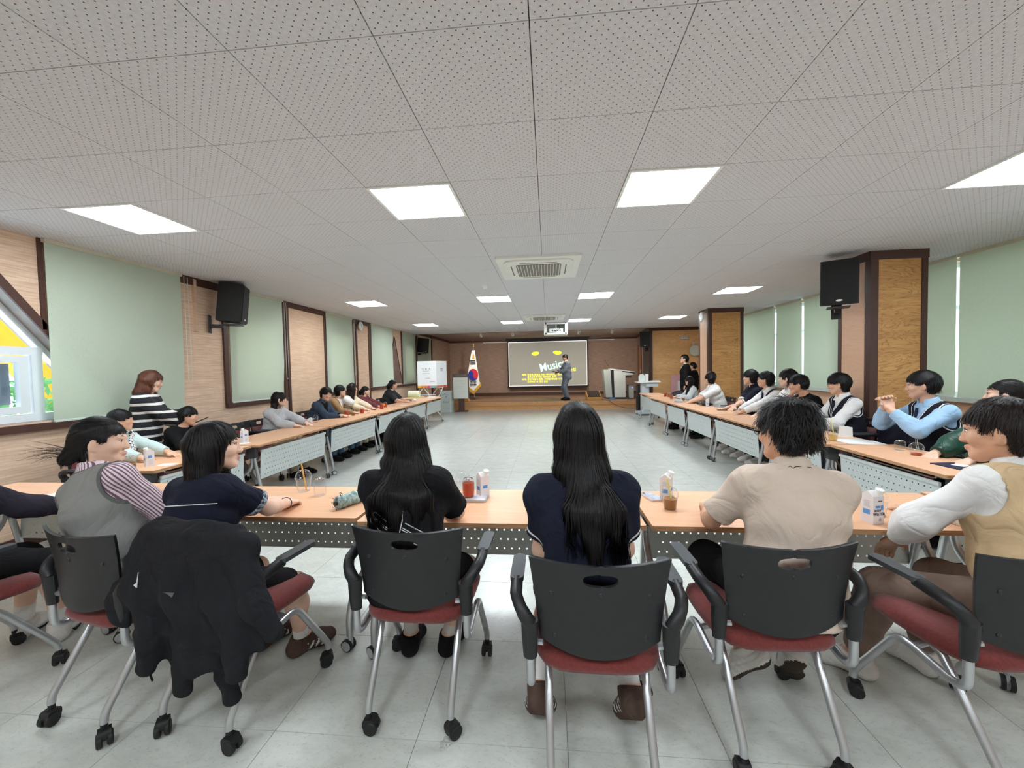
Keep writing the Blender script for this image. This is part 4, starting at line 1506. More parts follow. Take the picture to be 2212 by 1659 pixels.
class Sdf:
    """smooth union of tapered elliptical bars and ellipsoids, then cuts"""

    def __init__(s):
        s.p = []
        s.cuts = []
        s.wr = None

    def bar(s, a, b, r0, r1=None, k=.03, side=None, f0=None, f1=None):
        a, b = np.asarray(a, float), np.asarray(b, float)
        r1 = r0 if r1 is None else r1
        f0 = r0 if f0 is None else f0
        f1 = r1 if f1 is None else f1
        L = np.linalg.norm(b - a)
        ax = (b - a) / max(L, 1e-6) if L > 1e-6 else np.array([0, 0, 1.])
        sd = np.array([1., 0, 0]) if side is None else np.asarray(side, float)
        sd = sd - ax * (sd @ ax)
        if np.linalg.norm(sd) < 1e-3:
            sd = np.array([0, 1., 0]) - ax * ax[1]
        sd = nv(sd)
        fr = np.cross(ax, sd)
        s.p.append(('b', (a + b) / 2, L / 2 + max(r0, r1, f0, f1), k, (a, ax, L, sd, fr, r0, r1, f0, f1)))
        return s

    def ell(s, c, r, k=.02, rot=None):
        c, r = np.asarray(c, float), np.asarray(r, float)
        s.p.append(('e', c, r.max(), k, (c, r, np.eye(3) if rot is None else rot)))
        return s

    def raw(s, P):
        D = np.full(len(P), .6)
        for typ, c, rb, k, q in s.p:
            m = rb + .09
            dl = P - c
            idx = np.nonzero((np.abs(dl[:, 0]) < m) & (np.abs(dl[:, 1]) < m) & (np.abs(dl[:, 2]) < m))[0]
            if not len(idx):
                continue
            X = P[idx]
            if typ == 'b':
                a, ax, L, sd, fr, r0, r1, f0, f1 = q
                X = X - a
                t = X @ ax
                h = np.clip(t / max(L, 1e-6), 0, 1)
                w = t - h * L
                rs = r0 + (r1 - r0) * h
                rf = f0 + (f1 - f0) * h
                mm = np.minimum(rs, rf)
                e = np.sqrt(((X @ sd) / rs) ** 2 + ((X @ fr) / rf) ** 2 + (w / mm) ** 2)
                d = (e - 1) * mm
            else:
                c0, r, rot = q
                X = (X - c0) @ rot
                k0 = np.sqrt(((X / r) ** 2).sum(1))
                k1 = np.sqrt(((X / (r * r)) ** 2).sum(1)) + 1e-9
                d = k0 * (k0 - 1) / k1
            o = D[idx]
            if k > 0:
                hh = np.maximum(k - np.abs(o - d), 0) / k
                D[idx] = np.minimum(o, d) - hh * hh * k * .25
            else:
                D[idx] = np.minimum(o, d)
        if getattr(s, 'fold', None):
            near = np.abs(D) < .06
            D[near] += s.fold(P[near])
        if s.wr:
            near = np.abs(D) < .05
            Q = P[near]
            A, f = s.wr
            x, y, z = Q[:, 0] * f, Q[:, 1] * f, Q[:, 2] * f
            n = np.sin(1.3 * z + .9 * x + 1.7 * np.sin(.7 * y + .5 * z)) * .6 + np.sin(.6 * z - 1.1 * y + 2.1 * np.sin(.8 * x)) * .35 + np.sin(2.1 * z + 1.2 * y + 1.5 * np.sin(1.3 * x + .4 * z)) * .25
            D[near] += A * n
        return D

    def __call__(s, P):
        D = s.raw(P)
        for c in s.cuts:
            D = np.maximum(D, c(P))
        return D

    def bounds(s):
        lo = np.min([c - r for _, c, r, _, _ in s.p], 0)
        hi = np.max([c + r for _, c, r, _, _ in s.p], 0)
        return lo - .03, hi + .03


def surface(fn, lo, hi, h, newton=True):
    """naive surface nets on a block-refined grid"""
    B = 4
    nb = np.ceil((hi - lo) / (B * h)).astype(int) + 1
    g = [lo[i] + (np.arange(nb[i]) + .5) * B * h - h / 2 for i in range(3)]
    Cc = np.stack(np.meshgrid(*g, indexing='ij'), -1).reshape(-1, 3)
    Dc = fn(Cc).reshape(nb)
    act = np.abs(Dc) < B * h * .87 * 1.7 + .006
    V = np.repeat(np.repeat(np.repeat(Dc, B, 0), B, 1), B, 2).astype(np.float32)
    ai = np.argwhere(act)
    o = np.stack(np.meshgrid(*[np.arange(B)] * 3, indexing='ij'), -1).reshape(-1, 3)
    fi = (ai[:, None, :] * B + o[None]).reshape(-1, 3)
    P = lo + fi * h
    out = np.empty(len(P), np.float32)
    for a in range(0, len(P), 400000):
        out[a:a + 400000] = fn(P[a:a + 400000])
    V[fi[:, 0], fi[:, 1], fi[:, 2]] = out
    S = V < 0
    cs = S[:-1, :-1, :-1].astype(np.int8)
    n8 = np.zeros_like(cs)
    for dx in (0, 1):
        for dy in (0, 1):
            for dz in (0, 1):
                n8 += S[dx:S.shape[0] - 1 + dx, dy:S.shape[1] - 1 + dy, dz:S.shape[2] - 1 + dz]
    cell = np.argwhere((n8 > 0) & (n8 < 8))
    if not len(cell):
        return np.zeros((0, 3)), np.zeros((0, 4), int)
    corner = {}
    for dx in (0, 1):
        for dy in (0, 1):
            for dz in (0, 1):
                corner[dx, dy, dz] = V[cell[:, 0] + dx, cell[:, 1] + dy, cell[:, 2] + dz].astype(float)
    acc = np.zeros((len(cell), 3))
    cnt = np.zeros(len(cell))
    for a in corner:
        for ax in range(3):
            if a[ax] == 0:
                b = list(a)
                b[ax] = 1
                b = tuple(b)
                va, vb = corner[a], corner[b]
                m = (va < 0) != (vb < 0)
                t = np.where(m, va / np.where(m, va - vb, 1), 0)
                pt = np.tile(np.array(a, float), (len(cell), 1))
                pt[:, ax] = t
                acc[m] += pt[m]
                cnt[m] += 1
    verts = lo + (cell + acc / np.maximum(cnt, 1)[:, None]) * h
    vid = np.full(n8.shape, -1, np.int32)
    vid[cell[:, 0], cell[:, 1], cell[:, 2]] = np.arange(len(cell))
    faces = []
    for ax in range(3):
        sl0 = [slice(None)] * 3
        sl1 = [slice(None)] * 3
        sl0[ax] = slice(0, -1)
        sl1[ax] = slice(1, None)
        ch = S[tuple(sl0)] != S[tuple(sl1)]
        e = np.argwhere(ch)
        u, w = [i for i in range(3) if i != ax]
        ok = (e[:, u] > 0) & (e[:, w] > 0) & (e[:, u] < S.shape[u] - 1) & (e[:, w] < S.shape[w] - 1)
        e = e[ok]
        sg = S[e[:, 0], e[:, 1], e[:, 2]]
        q = []
        for du, dw in ((0, 0), (1, 0), (1, 1), (0, 1)):
            c = e.copy()
            c[:, u] -= du
            c[:, w] -= dw
            q.append(vid[c[:, 0], c[:, 1], c[:, 2]])
        q = np.stack(q, 1)
        flip = sg if ax != 1 else ~sg
        q[~flip] = q[~flip][:, ::-1]
        faces.append(q)
    F = np.concatenate(faces)
    F = F[(F >= 0).all(1)]
    if newton:
        e = h * .35
        T = np.array([[1, -1, -1], [-1, -1, 1], [-1, 1, -1], [1, 1, 1]], float)
        g = sum(t[None] * fn(verts + t * e)[:, None] for t in T) / (4 * e)
        d = fn(verts)
        gn = (g ** 2).sum(1)
        st = -(d / np.maximum(gn, .15))[:, None] * g
        ln = np.linalg.norm(st, axis=1)
        st *= np.minimum(1, h * .6 / np.maximum(ln, 1e-9))[:, None]
        verts = verts + st
    return verts, F


def relax(fn, V, F, h, its=2):
    """even out the stair-steps along cut edges: average, then back onto the surface"""
    a = F.ravel()
    b = np.roll(F, 1, 1).ravel()
    c = np.roll(F, -1, 1).ravel()
    n = len(V)
    cnt = np.bincount(a, minlength=n) * 2.
    for _ in range(its):
        acc = np.stack([np.bincount(a, V[b, i] + V[c, i], n) for i in range(3)], 1)
        V = V * .35 + .65 * acc / np.maximum(cnt, 1)[:, None]
    d = fn(V)
    e = h * .5
    T = np.array([[1, -1, -1], [-1, -1, 1], [-1, 1, -1], [1, 1, 1]], float)
    g = sum(t[None] * fn(V + t * e)[:, None] for t in T) / (4 * e)
    st = -(d / np.maximum((g ** 2).sum(1), .3))[:, None] * g
    ln = np.linalg.norm(st, axis=1)
    return V + st * np.minimum(1, h * .5 / np.maximum(ln, 1e-9))[:, None]


def set_attr(o, name, vals):
    a = o.data.attributes.new(name, 'FLOAT', 'POINT')
    a.data.foreach_set('value', np.ascontiguousarray(vals, np.float32))


def get_verts(o):
    v = np.empty(len(o.data.vertices) * 3, np.float32)
    o.data.vertices.foreach_get('co', v)
    return v.reshape(-1, 3).astype(float)


def np_mesh(name, V, F, mats, mi=None, smooth=True):
    me = bpy.data.meshes.new(name)
    n, k = F.shape
    me.vertices.add(len(V))
    me.vertices.foreach_set('co', np.ascontiguousarray(V, np.float32).ravel())
    me.loops.add(n * k)
    me.loops.foreach_set('vertex_index', np.ascontiguousarray(F, np.int32).ravel())
    me.polygons.add(n)
    me.polygons.foreach_set('loop_start', np.arange(0, n * k, k, dtype=np.int32))
    me.polygons.foreach_set('loop_total', np.full(n, k, np.int32))
    for m in mats:
        me.materials.append(m)
    if mi is not None:
        me.polygons.foreach_set('material_index', mi.astype(np.int32))
    me.polygons.foreach_set('use_smooth', np.full(n, smooth))
    me.update(calc_edges=True)
    return me


def sdf_part(name, S, h, mats, parent, matfn=None):
    lo, hi = S.bounds()
    V, F = surface(S, lo, hi, h, h < .0105)
    if not len(F):
        return None
    if S.cuts and h < .0105:
        V = relax(S, V, F, h)
    mi = matfn(V[F].mean(1)) if matfn else None
    return link(name, np_mesh(name, V, F, mats if isinstance(mats, list) else [mats], mi), parent)


def rot(yaw=0, pitch=0, roll=0):
    return np.array(Matrix.Rotation(R(yaw), 3, 'Z') @ Matrix.Rotation(R(pitch), 3, 'X') @ Matrix.Rotation(R(roll), 3, 'Y'))


def ik(a, b, l1, l2, pole):
    a, b = np.asarray(a, float), np.asarray(b, float)
    d = b - a
    L = min(np.linalg.norm(d), (l1 + l2) * .995)
    dn = nv(d)
    x = (l1 * l1 - l2 * l2 + L * L) / (2 * L)
    y = math.sqrt(max(0, l1 * l1 - x * x))
    p = np.asarray(pole, float)
    p = p - dn * (p @ dn)
    return a + dn * x + nv(p) * y, a + dn * L


def SK(rgb):
    return pm('skin_%d_%d_%d' % rgb, rgb, .5, var=.06, vscale=14, bump=(120, .08, .002), spec=.4)


SKIN = SK((228, 186, 162))
SKIN2 = SK((218, 172, 146))
SKIN3 = SK((206, 158, 130))
LIP = pm('lip', (205, 146, 134), .5)
EYEW = pm('eye_white', (226, 220, 214), .3)
IRIS = pm('iris', (34, 24, 20), .2)


def m_hair(name, rgb, gloss=.46):
    m, t = mk(name)
    vec = t.coords('Object', (60, 60, 8))
    n = t.noise(vec, 2.5, 4, .7)
    c = lin(rgb)
    t.link(t.mix(t.ramp(n, .3, .75), tuple(x * .55 for x in c[:3]) + (1,), tuple(x * 1.35 for x in c[:3]) + (1,)), t.b.inputs['Base Color'])
    t.b.inputs['Roughness'].default_value = gloss
    t.b.inputs['Specular IOR Level'].default_value = .26
    t.bump(n, .5, .004)
    return m


HAIR = m_hair('black_hair', (20, 16, 16))
HAIRB = m_hair('dark_brown_hair', (36, 26, 23))
HAIRR = m_hair('reddish_brown_hair', (104, 62, 46), .42)


def folds(t, vec, fine, bump):
    """fine weave plus soft creases"""
    w = t.new('ShaderNodeTexNoise')
    w.inputs['Scale'].default_value = 5.5
    w.inputs['Detail'].default_value = 3
    w.inputs['Roughness'].default_value = .45
    w.inputs['Distortion'].default_value = 1.6
    t.link(vec, w.inputs['Vector'])
    cr = t.math('ABSOLUTE', t.math('SUBTRACT', w.outputs['Fac'], .5))
    b1 = t.new('ShaderNodeBump')
    b1.inputs['Strength'].default_value = .55
    b1.inputs['Distance'].default_value = .05
    t.link(t.math('SMOOTH_MIN', cr, .16, .1), b1.inputs['Height'])
    b2 = t.new('ShaderNodeBump')
    b2.inputs['Strength'].default_value = bump
    b2.inputs['Distance'].default_value = .002
    t.link(t.noise(vec, fine, 3), b2.inputs['Height'])
    t.link(b1.outputs[0], b2.inputs['Normal'])
    t.link(b2.outputs[0], t.b.inputs['Normal'])


def cloth(name, rgb, rough=.88, var=.08, fine=260, bump=.18, sheen=.0):
    name = 'cloth_' + name
    if name in MATS:
        return MATS[name]
    m = pm(name, rgb, rough, var=var, vscale=7, spec=.2, sheen=sheen)
    t = NT(m)
    folds(t, t.coords('Object'), fine, bump)
    return m


def m_stripes(name, a, b, axis, period, frac=.5, rotv=(0, 0, 0)):
    m, t = mk(name)
    tc = t.n.new('ShaderNodeTexCoord')
    mp = t.n.new('ShaderNodeMapping')
    mp.inputs['Rotation'].default_value = rotv
    t.link(tc.outputs['Object'], mp.inputs[0])
    v = t.xyz(mp.outputs[0])[axis]
    w = t.noise(tc.outputs['Object'], 5)
    v = t.math('ADD', v, t.math('MULTIPLY', w, period * .25))
    f = t.math('LESS_THAN', t.math('FRACT', t.math('ADD', t.math('DIVIDE', v, period), 100)), frac)
    t.link(t.mix(f, lin(a), lin(b)), t.b.inputs['Base Color'])
    t.b.inputs['Roughness'].default_value = .85
    folds(t, tc.outputs['Object'], 220, .15)
    return m


def m_attr(name, base, trim, lo, hi, period=0, noisy=0):
    """cloth with a band (or stripes) placed by a distance stored on the mesh"""
    m, t = mk(name)
    at = t.n.new('ShaderNodeAttribute')
    at.attribute_name = 'td'
    v = at.outputs['Fac']
    vec = t.coords('Object')
    if period:
        f = t.math('LESS_THAN', t.math('FRACT', t.math('ADD', t.math('DIVIDE', v, period), 100)), .45)
    else:
        f = t.math('MULTIPLY', t.math('GREATER_THAN', v, lo), t.math('LESS_THAN', v, hi))
    tc_ = lin(trim)
    if noisy:
        tc_ = t.mix(t.ramp(t.noise(vec, 60), .4, .6), lin(trim), lin(tuple(x * .35 for x in trim)))
    b_ = t.mix(t.noise(vec, 7), tuple(x * .85 for x in lin(base)[:3]) + (1,), lin(base))
    t.link(t.mix(f, b_, tc_), t.b.inputs['Base Color'])
    t.b.inputs['Roughness'].default_value = .88
    t.b.inputs['Specular IOR Level'].default_value = .2
    folds(t, vec, 240, .2)
    return m


def m_check(name, a, b, size):
    m, t = mk(name)
    tc = t.n.new('ShaderNodeTexCoord')
    mp = t.n.new('ShaderNodeMapping')
    mp.inputs['Rotation'].default_value = (.3, .5, .78)
    t.link(tc.outputs['Object'], mp.inputs[0])
    ch = t.n.new('ShaderNodeTexChecker')
    ch.inputs['Scale'].default_value = 1 / size
    t.link(mp.outputs[0], ch.inputs[0])
    t.link(t.mix(ch.outputs['Fac'], lin(a), lin(b)), t.b.inputs['Base Color'])
    t.b.inputs['Roughness'].default_value = .9
    t.bump(t.noise(tc.outputs['Object'], 200), .2, .002)
    return m


WHT = cloth('white', (228, 226, 224), var=.05)
NAVY = cloth('navy', (24, 27, 40), var=.12)
BLACKC = cloth('black', (22, 21, 23), var=.14)
TRIMW = cloth('trim_white', (226, 226, 226), var=.02)


class Person:
    def __init__(me, **a):
        d = dict(name='person', loc=(0, 0), rz=0, z0=0, s=1.0, sw=1.0, stand=False, lean=6, slean=0, twist=0, hunch=.0, hyaw=0, hpitch=0, hroll=0,
                 rh=None, lh=None, rpole=None, lpole=None, hand_curl=.35, h=.009, skin=SKIN, girl=False, fat=1.0,
                 knees=((-.13, .40, .50), (.13, .40, .50)), feet=((-.12, .36), (.12, .36)), foot_z=.0, foot_yaw=(8, -8), toes=None,
                 top=None, sleeve=.55, topg=.012, collar=None, vest=None, bottom=None, blen=2.0, shoes=None, sock=None, hair=None, hairm=HAIR, glasses=False,
                 seat=.485, label='', cat='person', hy=-.07, strands=500, sw_r=.0026, wrinkle=(.0035, 30), trim=None, face=True, neckfwd=.02, headk=1.0, coat=.12, vfront=None, topname='top', hdir=None, hnorm=None, opts=())
        d.update(a)
        me.__dict__.update(d)
        me.build()

    def build(s):
        k = s.s
        root = s.root = thing('person', s.label, 'person', (s.loc[0], s.loc[1], s.z0), R(s.rz))
        T = rot(s.twist, -s.lean, s.slean)
        s.T = T
        Sd, Fw, U = T[:, 0], T[:, 1], T[:, 2]
        if s.stand:
            P = np.array([0, 0, .90 * k])
        else:
            P = np.array([0, s.hy, s.seat + .08 * k])
        s.P = P
        sw = s.sw
        waist = P + U * .15 * k + Fw * .005
        chest = P + U * .33 * k + Fw * (.01 + s.hunch * .3)
        upper = P + U * .43 * k + Fw * s.hunch * .7
        nb = s.nb = P + U * .50 * k + Fw * (.0 + s.hunch)
        sh = {}
        for i in (-1, 1):
            sh[i] = P + U * .445 * k + Sd * i * .158 * k * sw + Fw * (s.hunch * .8 + .0)
        s.sh = sh
        HR = s.HR = rot(s.twist + s.hyaw, s.hpitch, s.hroll)
        neckdir = nv(U * .8 + np.array([0, 0, .5]) + Fw * .25)
        C = s.C = nb + neckdir * .132 * k + HR[:, 1] * s.neckfwd + np.array([0, 0, .035 * k])
        fat = s.fat

        def torso(S, g=0, loose=0):
            rs, rf = fat * k * sw, fat * k
            S.bar(P - U * .05 * k, waist, .150 * rs + g + loose * .4, .128 * rs + g + loose, .05, Sd, .105 * rf + g + loose * .4, .092 * rf + g + loose)
            S.bar(waist, chest, .128 * rs + g + loose, .150 * rs + g + loose * .3, .05, Sd, .092 * rf + g + loose, .108 * rf + g + loose * .3)
            S.bar(chest, upper, .150 * rs + g + loose * .3, .135 * rs + g, .05, Sd, .108 * rf + g + loose * .3, .075 * rf + g)
            for i in (-1, 1):
                S.bar(nb - U * .035 * k, sh[i] + U * .002, .048 * k + g, .040 * k + g, .04, None)
                S.bar(upper, sh[i] - U * .01 * k, .06 * k + g, .042 * k + g, .045)
            if s.girl:
                for i in (-1, 1):
                    S.ell(chest + U * .0 + Fw * .085 * k + Sd * i * .06 * k, np.array([.055, .045, .055]) * k + g, .04, T)
            return S
        # ---- arms
        s.wr, s.el = {}, {}
        for i, tgt, pole in ((1, s.rh, s.rpole), (-1, s.lh, s.lpole)):
            if tgt is None:
                tgt = (i * .17, .30, .745 - .0) if not s.stand else (i * .24, .03, .80 * k)
            if tgt[0] == 'h':
                tgt = C + HR @ (np.array(tgt[1:]) * k * s.headk)
            if pole is None:
                pole = (i * .6, -.5, -.7)
            s.el[i], s.wr[i] = ik(sh[i], tgt, .275 * k, .235 * k, pole)

        def arm(S, i, g=0, t0=0., t1=2., kk=.03, wide=0.):
            a, b, c = sh[i], s.el[i], s.wr[i]
            ra, rb, rc, rd = .0445 * k * fat ** .5, .037 * k * fat ** .5, .036 * k, .0245 * k
            if t0 < 1:
                e = min(t1, 1)
                S.bar(a, a + (b - a) * e, ra + g + wide * .3, ra + (rb - ra) * e + g + wide * e, kk)
            if t1 > 1:
                e = t1 - 1
                m_ = b + (c - b) * .3
                if e > .3:
                    S.bar(b, m_, rb + g + wide, rc + g + wide, kk)
                    S.bar(m_, b + (c - b) * e, rc + g + wide, rc + (rd - rc) * (e - .3) / .7 + g + wide * .6, kk)
                else:
                    S.bar(b, b + (c - b) * e, rb + g + wide, rc + g + wide, kk)
        # ---- legs
        hip, kn, an = {}, {}, {}
        for n_, i in enumerate((-1, 1)):
            hip[i] = P + Sd * i * .085 * k - U * .01
            fx_, fy_ = s.feet[n_][:2]
            fz = s.foot_z if len(s.feet[n_]) < 3 else s.feet[n_][2]
            ank = np.array([fx_, fy_, .094 * k + fz])
            pole = (0, 1, .15) if s.stand else np.asarray(s.knees[n_]) - (hip[i] + ank) / 2
            kn[i], an[i] = ik(hip[i], ank, .43 * k, .40 * k, pole)
        s.kn, s.an = kn, an

        def leg(S, i, g=0, t1=2., kk=.04, loose=0.):
            a, b, c = hip[i], kn[i], an[i]
            ra, rb, rc, rd = .082 * k * fat ** .6, .056 * k * fat ** .5, .054 * k * fat ** .5, .034 * k
            e = min(t1, 1)
            S.bar(a, a + (b - a) * e, ra + g + loose * .4, ra + (rb - ra) * e + g + loose * e * .8, kk)
            if t1 > 1:
                e = t1 - 1
                m_ = b + (c - b) * .35
                if e > .35:
                    S.bar(b, m_, rb * .95 + g + loose, rc + g + loose, kk)
                    S.bar(m_, b + (c - b) * e, rc + g + loose, rc + (rd - rc) * (e - .35) / .65 + g + loose, kk)
                else:
                    S.bar(b, b + (c - b) * e, rb + g + loose, rc + g + loose, kk)
        td = {}
        for n_, i in enumerate((-1, 1)):
            y_ = R(s.foot_yaw[n_])
            td[i] = np.array([-math.sin(y_), math.cos(y_), 0])
            if s.toes is not None and s.toes[n_] is not None:
                td[i] = nv(s.toes[n_])
        s.td = td

        def foot(S, i, g=0, kk=.025):
            A = an[i]
            d = td[i]
            dn = nv(np.cross(nv(np.cross(d, (0, 0, 1.))), d)) * -1
            if dn[2] > 0:
                dn = -dn
            sd = np.cross(d, dn)
            heel = A - d * .035 * k + dn * .048 * k
            ball = A + d * .115 * k + dn * .056 * k
            toe = A + d * .17 * k + dn * .062 * k
            S.bar(A, heel, .036 * k + g, .033 * k + g, kk)
            S.bar(A + d * .01, ball, .036 * k + g, .042 * k + g, kk, sd, .036 * k + g, .027 * k + g)
            S.bar(heel, ball, .034 * k + g, .044 * k + g, kk, sd, .033 * k + g, .026 * k + g)
            S.bar(ball, toe, .044 * k + g, .036 * k + g, kk, sd, .026 * k + g, .021 * k + g)
            return dn
        s.gloves = None
        # ---- body
        S = torso(Sdf())
        S.bar(nb - U * .05 * k, C + HR @ np.array([0, -.02, -.055]) * k * s.headk, .056 * k, .049 * k, .03)
        hk = s.hk = k * s.headk
        hd = lambda x, y, z: C + HR @ (np.array([x, y, z]) * hk)
        s.hd = hd
        S.ell(hd(0, -.014, .024), np.array([.0745, .094, .096]) * hk, .02, HR)
        S.bar(hd(0, .028, -.028), hd(0, .056, -.082), .060 * hk, .030 * hk, .035, HR[:, 0], .052 * hk, .026 * hk)
        S.bar(hd(-.045, -.0, -.045), hd(-.02, .055, -.083), .024 * hk, .018 * hk, .03)
        S.bar(hd(.045, -.0, -.045), hd(.02, .055, -.083), .024 * hk, .018 * hk, .03)
        if s.face:
            S.bar(hd(0, .078, .018), hd(0, .0955, -.026), .008 * hk, .0115 * hk, .014)
            S.ell(hd(0, .088, -.030), np.array([.016, .011, .008]) * hk, .01, HR)
            S.ell(hd(0, .082, -.053), np.array([.022, .013, .0065]) * hk, .008, HR)
            S.ell(hd(0, .080, -.063), np.array([.019, .013, .007]) * hk, .008, HR)
            S.ell(hd(0, .072, .028), np.array([.050, .017, .011]) * hk, .02, HR)
            for i in (-1, 1):
                S.ell(hd(i * .038, .056, -.018), np.array([.026, .024, .024]) * hk, .02, HR)
        for i in (-1, 1):
            er = HR @ np.array(Matrix.Rotation(R(-12 * 1), 3, 'X') @ Matrix.Rotation(R(30 * i), 3, 'Z'))
            S.ell(hd(i * .080, -.008, -.004), np.array([.0105, .020, .033]) * hk, .006, er)
            S.ell(hd(i * .074, -.002, -.026), np.array([.009, .010, .012]) * hk, .006, HR)
        for i in (-1, 1):
            arm(S, i)
            s.hand(S, i)
            if s.bottom is None or s.blen < 1.95 or s.h > .02:
                leg(S, i)
            else:
                leg(S, i, -.004)
            foot(S, i)
        lipc = hd(0, .092, -.058)
        hk = s.hk
        hcut = s.h

        def bm_(Q):
            q = (Q - lipc) @ HR
            return ((np.abs(q[:, 0]) < .020 * hk) & (np.abs(q[:, 2]) < .0105 * hk) & (np.abs(q[:, 1]) < .02)).astype(int)
        s.body = sdf_part('body', S, s.h, [s.skin, LIP], root, bm_)
        # ---- clothes
        if s.top is not None:
            S = torso(Sdf(), s.topg, .018 if not s.girl else .012)
            for i in (-1, 1):
                arm(S, i, s.topg, 0, s.sleeve, .032, .010 if s.sleeve < 1 else .005)
            S.wr = s.wrinkle
            if 'coat' in s.opts:
                S.bar(P + U * .05, P - np.array([0, 0, s.coat]) * k, .140 * k + s.topg + .02, .165 * k, .05, Sd, .11 * k + s.topg, .13 * k)
            zc = s.seat + .01 if not s.stand else P[2] - (.10 if 'coat' not in s.opts else s.coat) * k
            S.cuts.append(lambda Q: zc - Q[:, 2])
            s.topS = S
            nbp = nb + U * .022 * k
            S.cuts.append(lambda Q: np.minimum((Q - nbp) @ U, .075 - np.linalg.norm(Q - (nb + U * .06 * k + Fw * .03 * k), axis=1)))
            for i in (-1, 1):   # flat sleeve ends
                if s.sleeve <= 1:
                    e0 = sh[i] + (s.el[i] - sh[i]) * (s.sleeve)
                    ed = nv(s.el[i] - sh[i])
                else:
                    e0 = s.el[i] + (s.wr[i] - s.el[i]) * (s.sleeve - 1)
                    ed = nv(s.wr[i] - s.el[i])
                S.cuts.append(lambda Q, e0=e0, ed=ed: np.where(np.linalg.norm(Q - e0, axis=1) < .12, (Q - e0) @ ed - .004, -1))
            mats = [s.top]
            fn = None
            if s.vfront is not None:
                vm_, dep, slope = s.vfront
                mats = [s.top, vm_]

                def fn(Q):
                    q = (Q - nb) @ T
                    return ((q[:, 1] > .02) & (np.abs(q[:, 0]) < np.maximum(0, (q[:, 2] + dep * k) * slope))).astype(int)
            s.topo = sdf_part(s.topname, S, s.h, mats, root, fn)
            if s.trim == 'end':
                V = get_verts(s.topo)
                td_ = np.full(len(V), -1.)
                for i in (-1, 1):
                    a, b = (sh[i], s.el[i]) if s.sleeve <= 1 else (s.el[i], s.wr[i])
                    f_ = s.sleeve if s.sleeve <= 1 else s.sleeve - 1
                    e0, ed = a + (b - a) * f_, nv(b - a)
                    near = np.linalg.norm(V - e0, axis=1) < .11
                    td_[near] = ((V - e0) @ ed)[near]
                set_attr(s.topo, 'td', td_)
            elif s.trim == 'stripe':
                V = get_verts(s.topo)
                q = (V - nb) @ T
                td_ = q[:, 0].copy()
                best = np.where(np.abs(q[:, 0]) < .15 * k * sw, .0, 9.)
                for i in (-1, 1):
                    for a, b in ((sh[i], s.el[i]), (s.el[i], s.wr[i])):
                        ax = nv(b - a)
                        e1 = nv(np.cross(ax, Fw))
                        e2 = np.cross(ax, e1)
                        r_ = V - a
                        t_ = np.clip((r_ @ ax) / np.linalg.norm(b - a), 0, 1)
                        dd = np.linalg.norm(r_ - ax * (t_ * np.linalg.norm(b - a))[:, None], axis=1)
                        m_ = (dd < best) & (q[:, 0] * i > .12 * k * sw)
                        td_[m_] = (np.arctan2(r_ @ e2, r_ @ e1) * .058)[m_]
                        best[m_] = dd[m_]
                set_attr(s.topo, 'td', td_)
        if s.vest is not None:
            vm, vt = s.vest
            S = torso(Sdf(), s.topg + .011, .018)
            S.wr = (s.wrinkle[0] * .6, s.wrinkle[1])
            zc = s.seat + .015 if not s.stand else P[2] - .06
            holes = [sh[i] + Sd * i * .066 * k - U * .022 * k for i in (-1, 1)]
            vp = nb + Fw * .08 * k - U * .16 * k

            def arm_cut(Q):
                o = np.full(len(Q), -1.)
                for hc in holes:
                    q = (Q - hc) @ T
                    o = np.maximum(o, .078 * k - np.sqrt((q[:, 0] * .8) ** 2 + (q[:, 1] * .9) ** 2 + (q[:, 2] * .72) ** 2))
                return o

            def neck_cut(Q):
                q = (Q - nb) @ T
                r_ = .062 * k + np.maximum(0, q[:, 1]) * .1
                # V at the front, round at the back
                v = np.abs(q[:, 0]) - np.maximum(0, (q[:, 2] / k + .17) * .46) * k
                fr = np.where(q[:, 1] > .0, -v, -1.)
                rd = r_ * 1.12 - np.linalg.norm(q[:, :2], axis=1)
                return np.maximum(np.minimum(fr, q[:, 1]), np.minimum(rd, q[:, 2] + .03 * k))
            S.cuts += [arm_cut, neck_cut, lambda Q: zc - Q[:, 2]]

            def fn(Q):
                c_ = np.maximum(arm_cut(Q), neck_cut(Q))
                o = ((c_ > -.012) & (c_ < -.0055)).astype(int)
                return o
            vo = sdf_part('vest', S, s.h, [vm, vt] if vt is not None else [vm], root, None)
            if vt is None:
                V = get_verts(vo)
                set_attr(vo, 'td', np.maximum(arm_cut(V), neck_cut(V)))
        if s.collar is not None:
            S = Sdf()
            a = nb + U * .004 * k + Fw * .006
            b = nb + neckdir * .058 * k
            S.bar(a, b, .080 * k, .064 * k, .01)
            S.cuts.append(lambda Q: (Q - b) @ neckdir - .006)
            S.cuts.append(lambda Q: -((Q - a) @ neckdir) - .012)
            cq = nb + Fw * .085 * k
            S.cuts.append(lambda Q: .03 * k - np.maximum(np.abs((Q - cq) @ Sd), -((Q - cq) @ Fw) * .6))
            sdf_part('collar', S, min(s.h, .008), s.collar if isinstance(s.collar, list) else [s.collar], root)
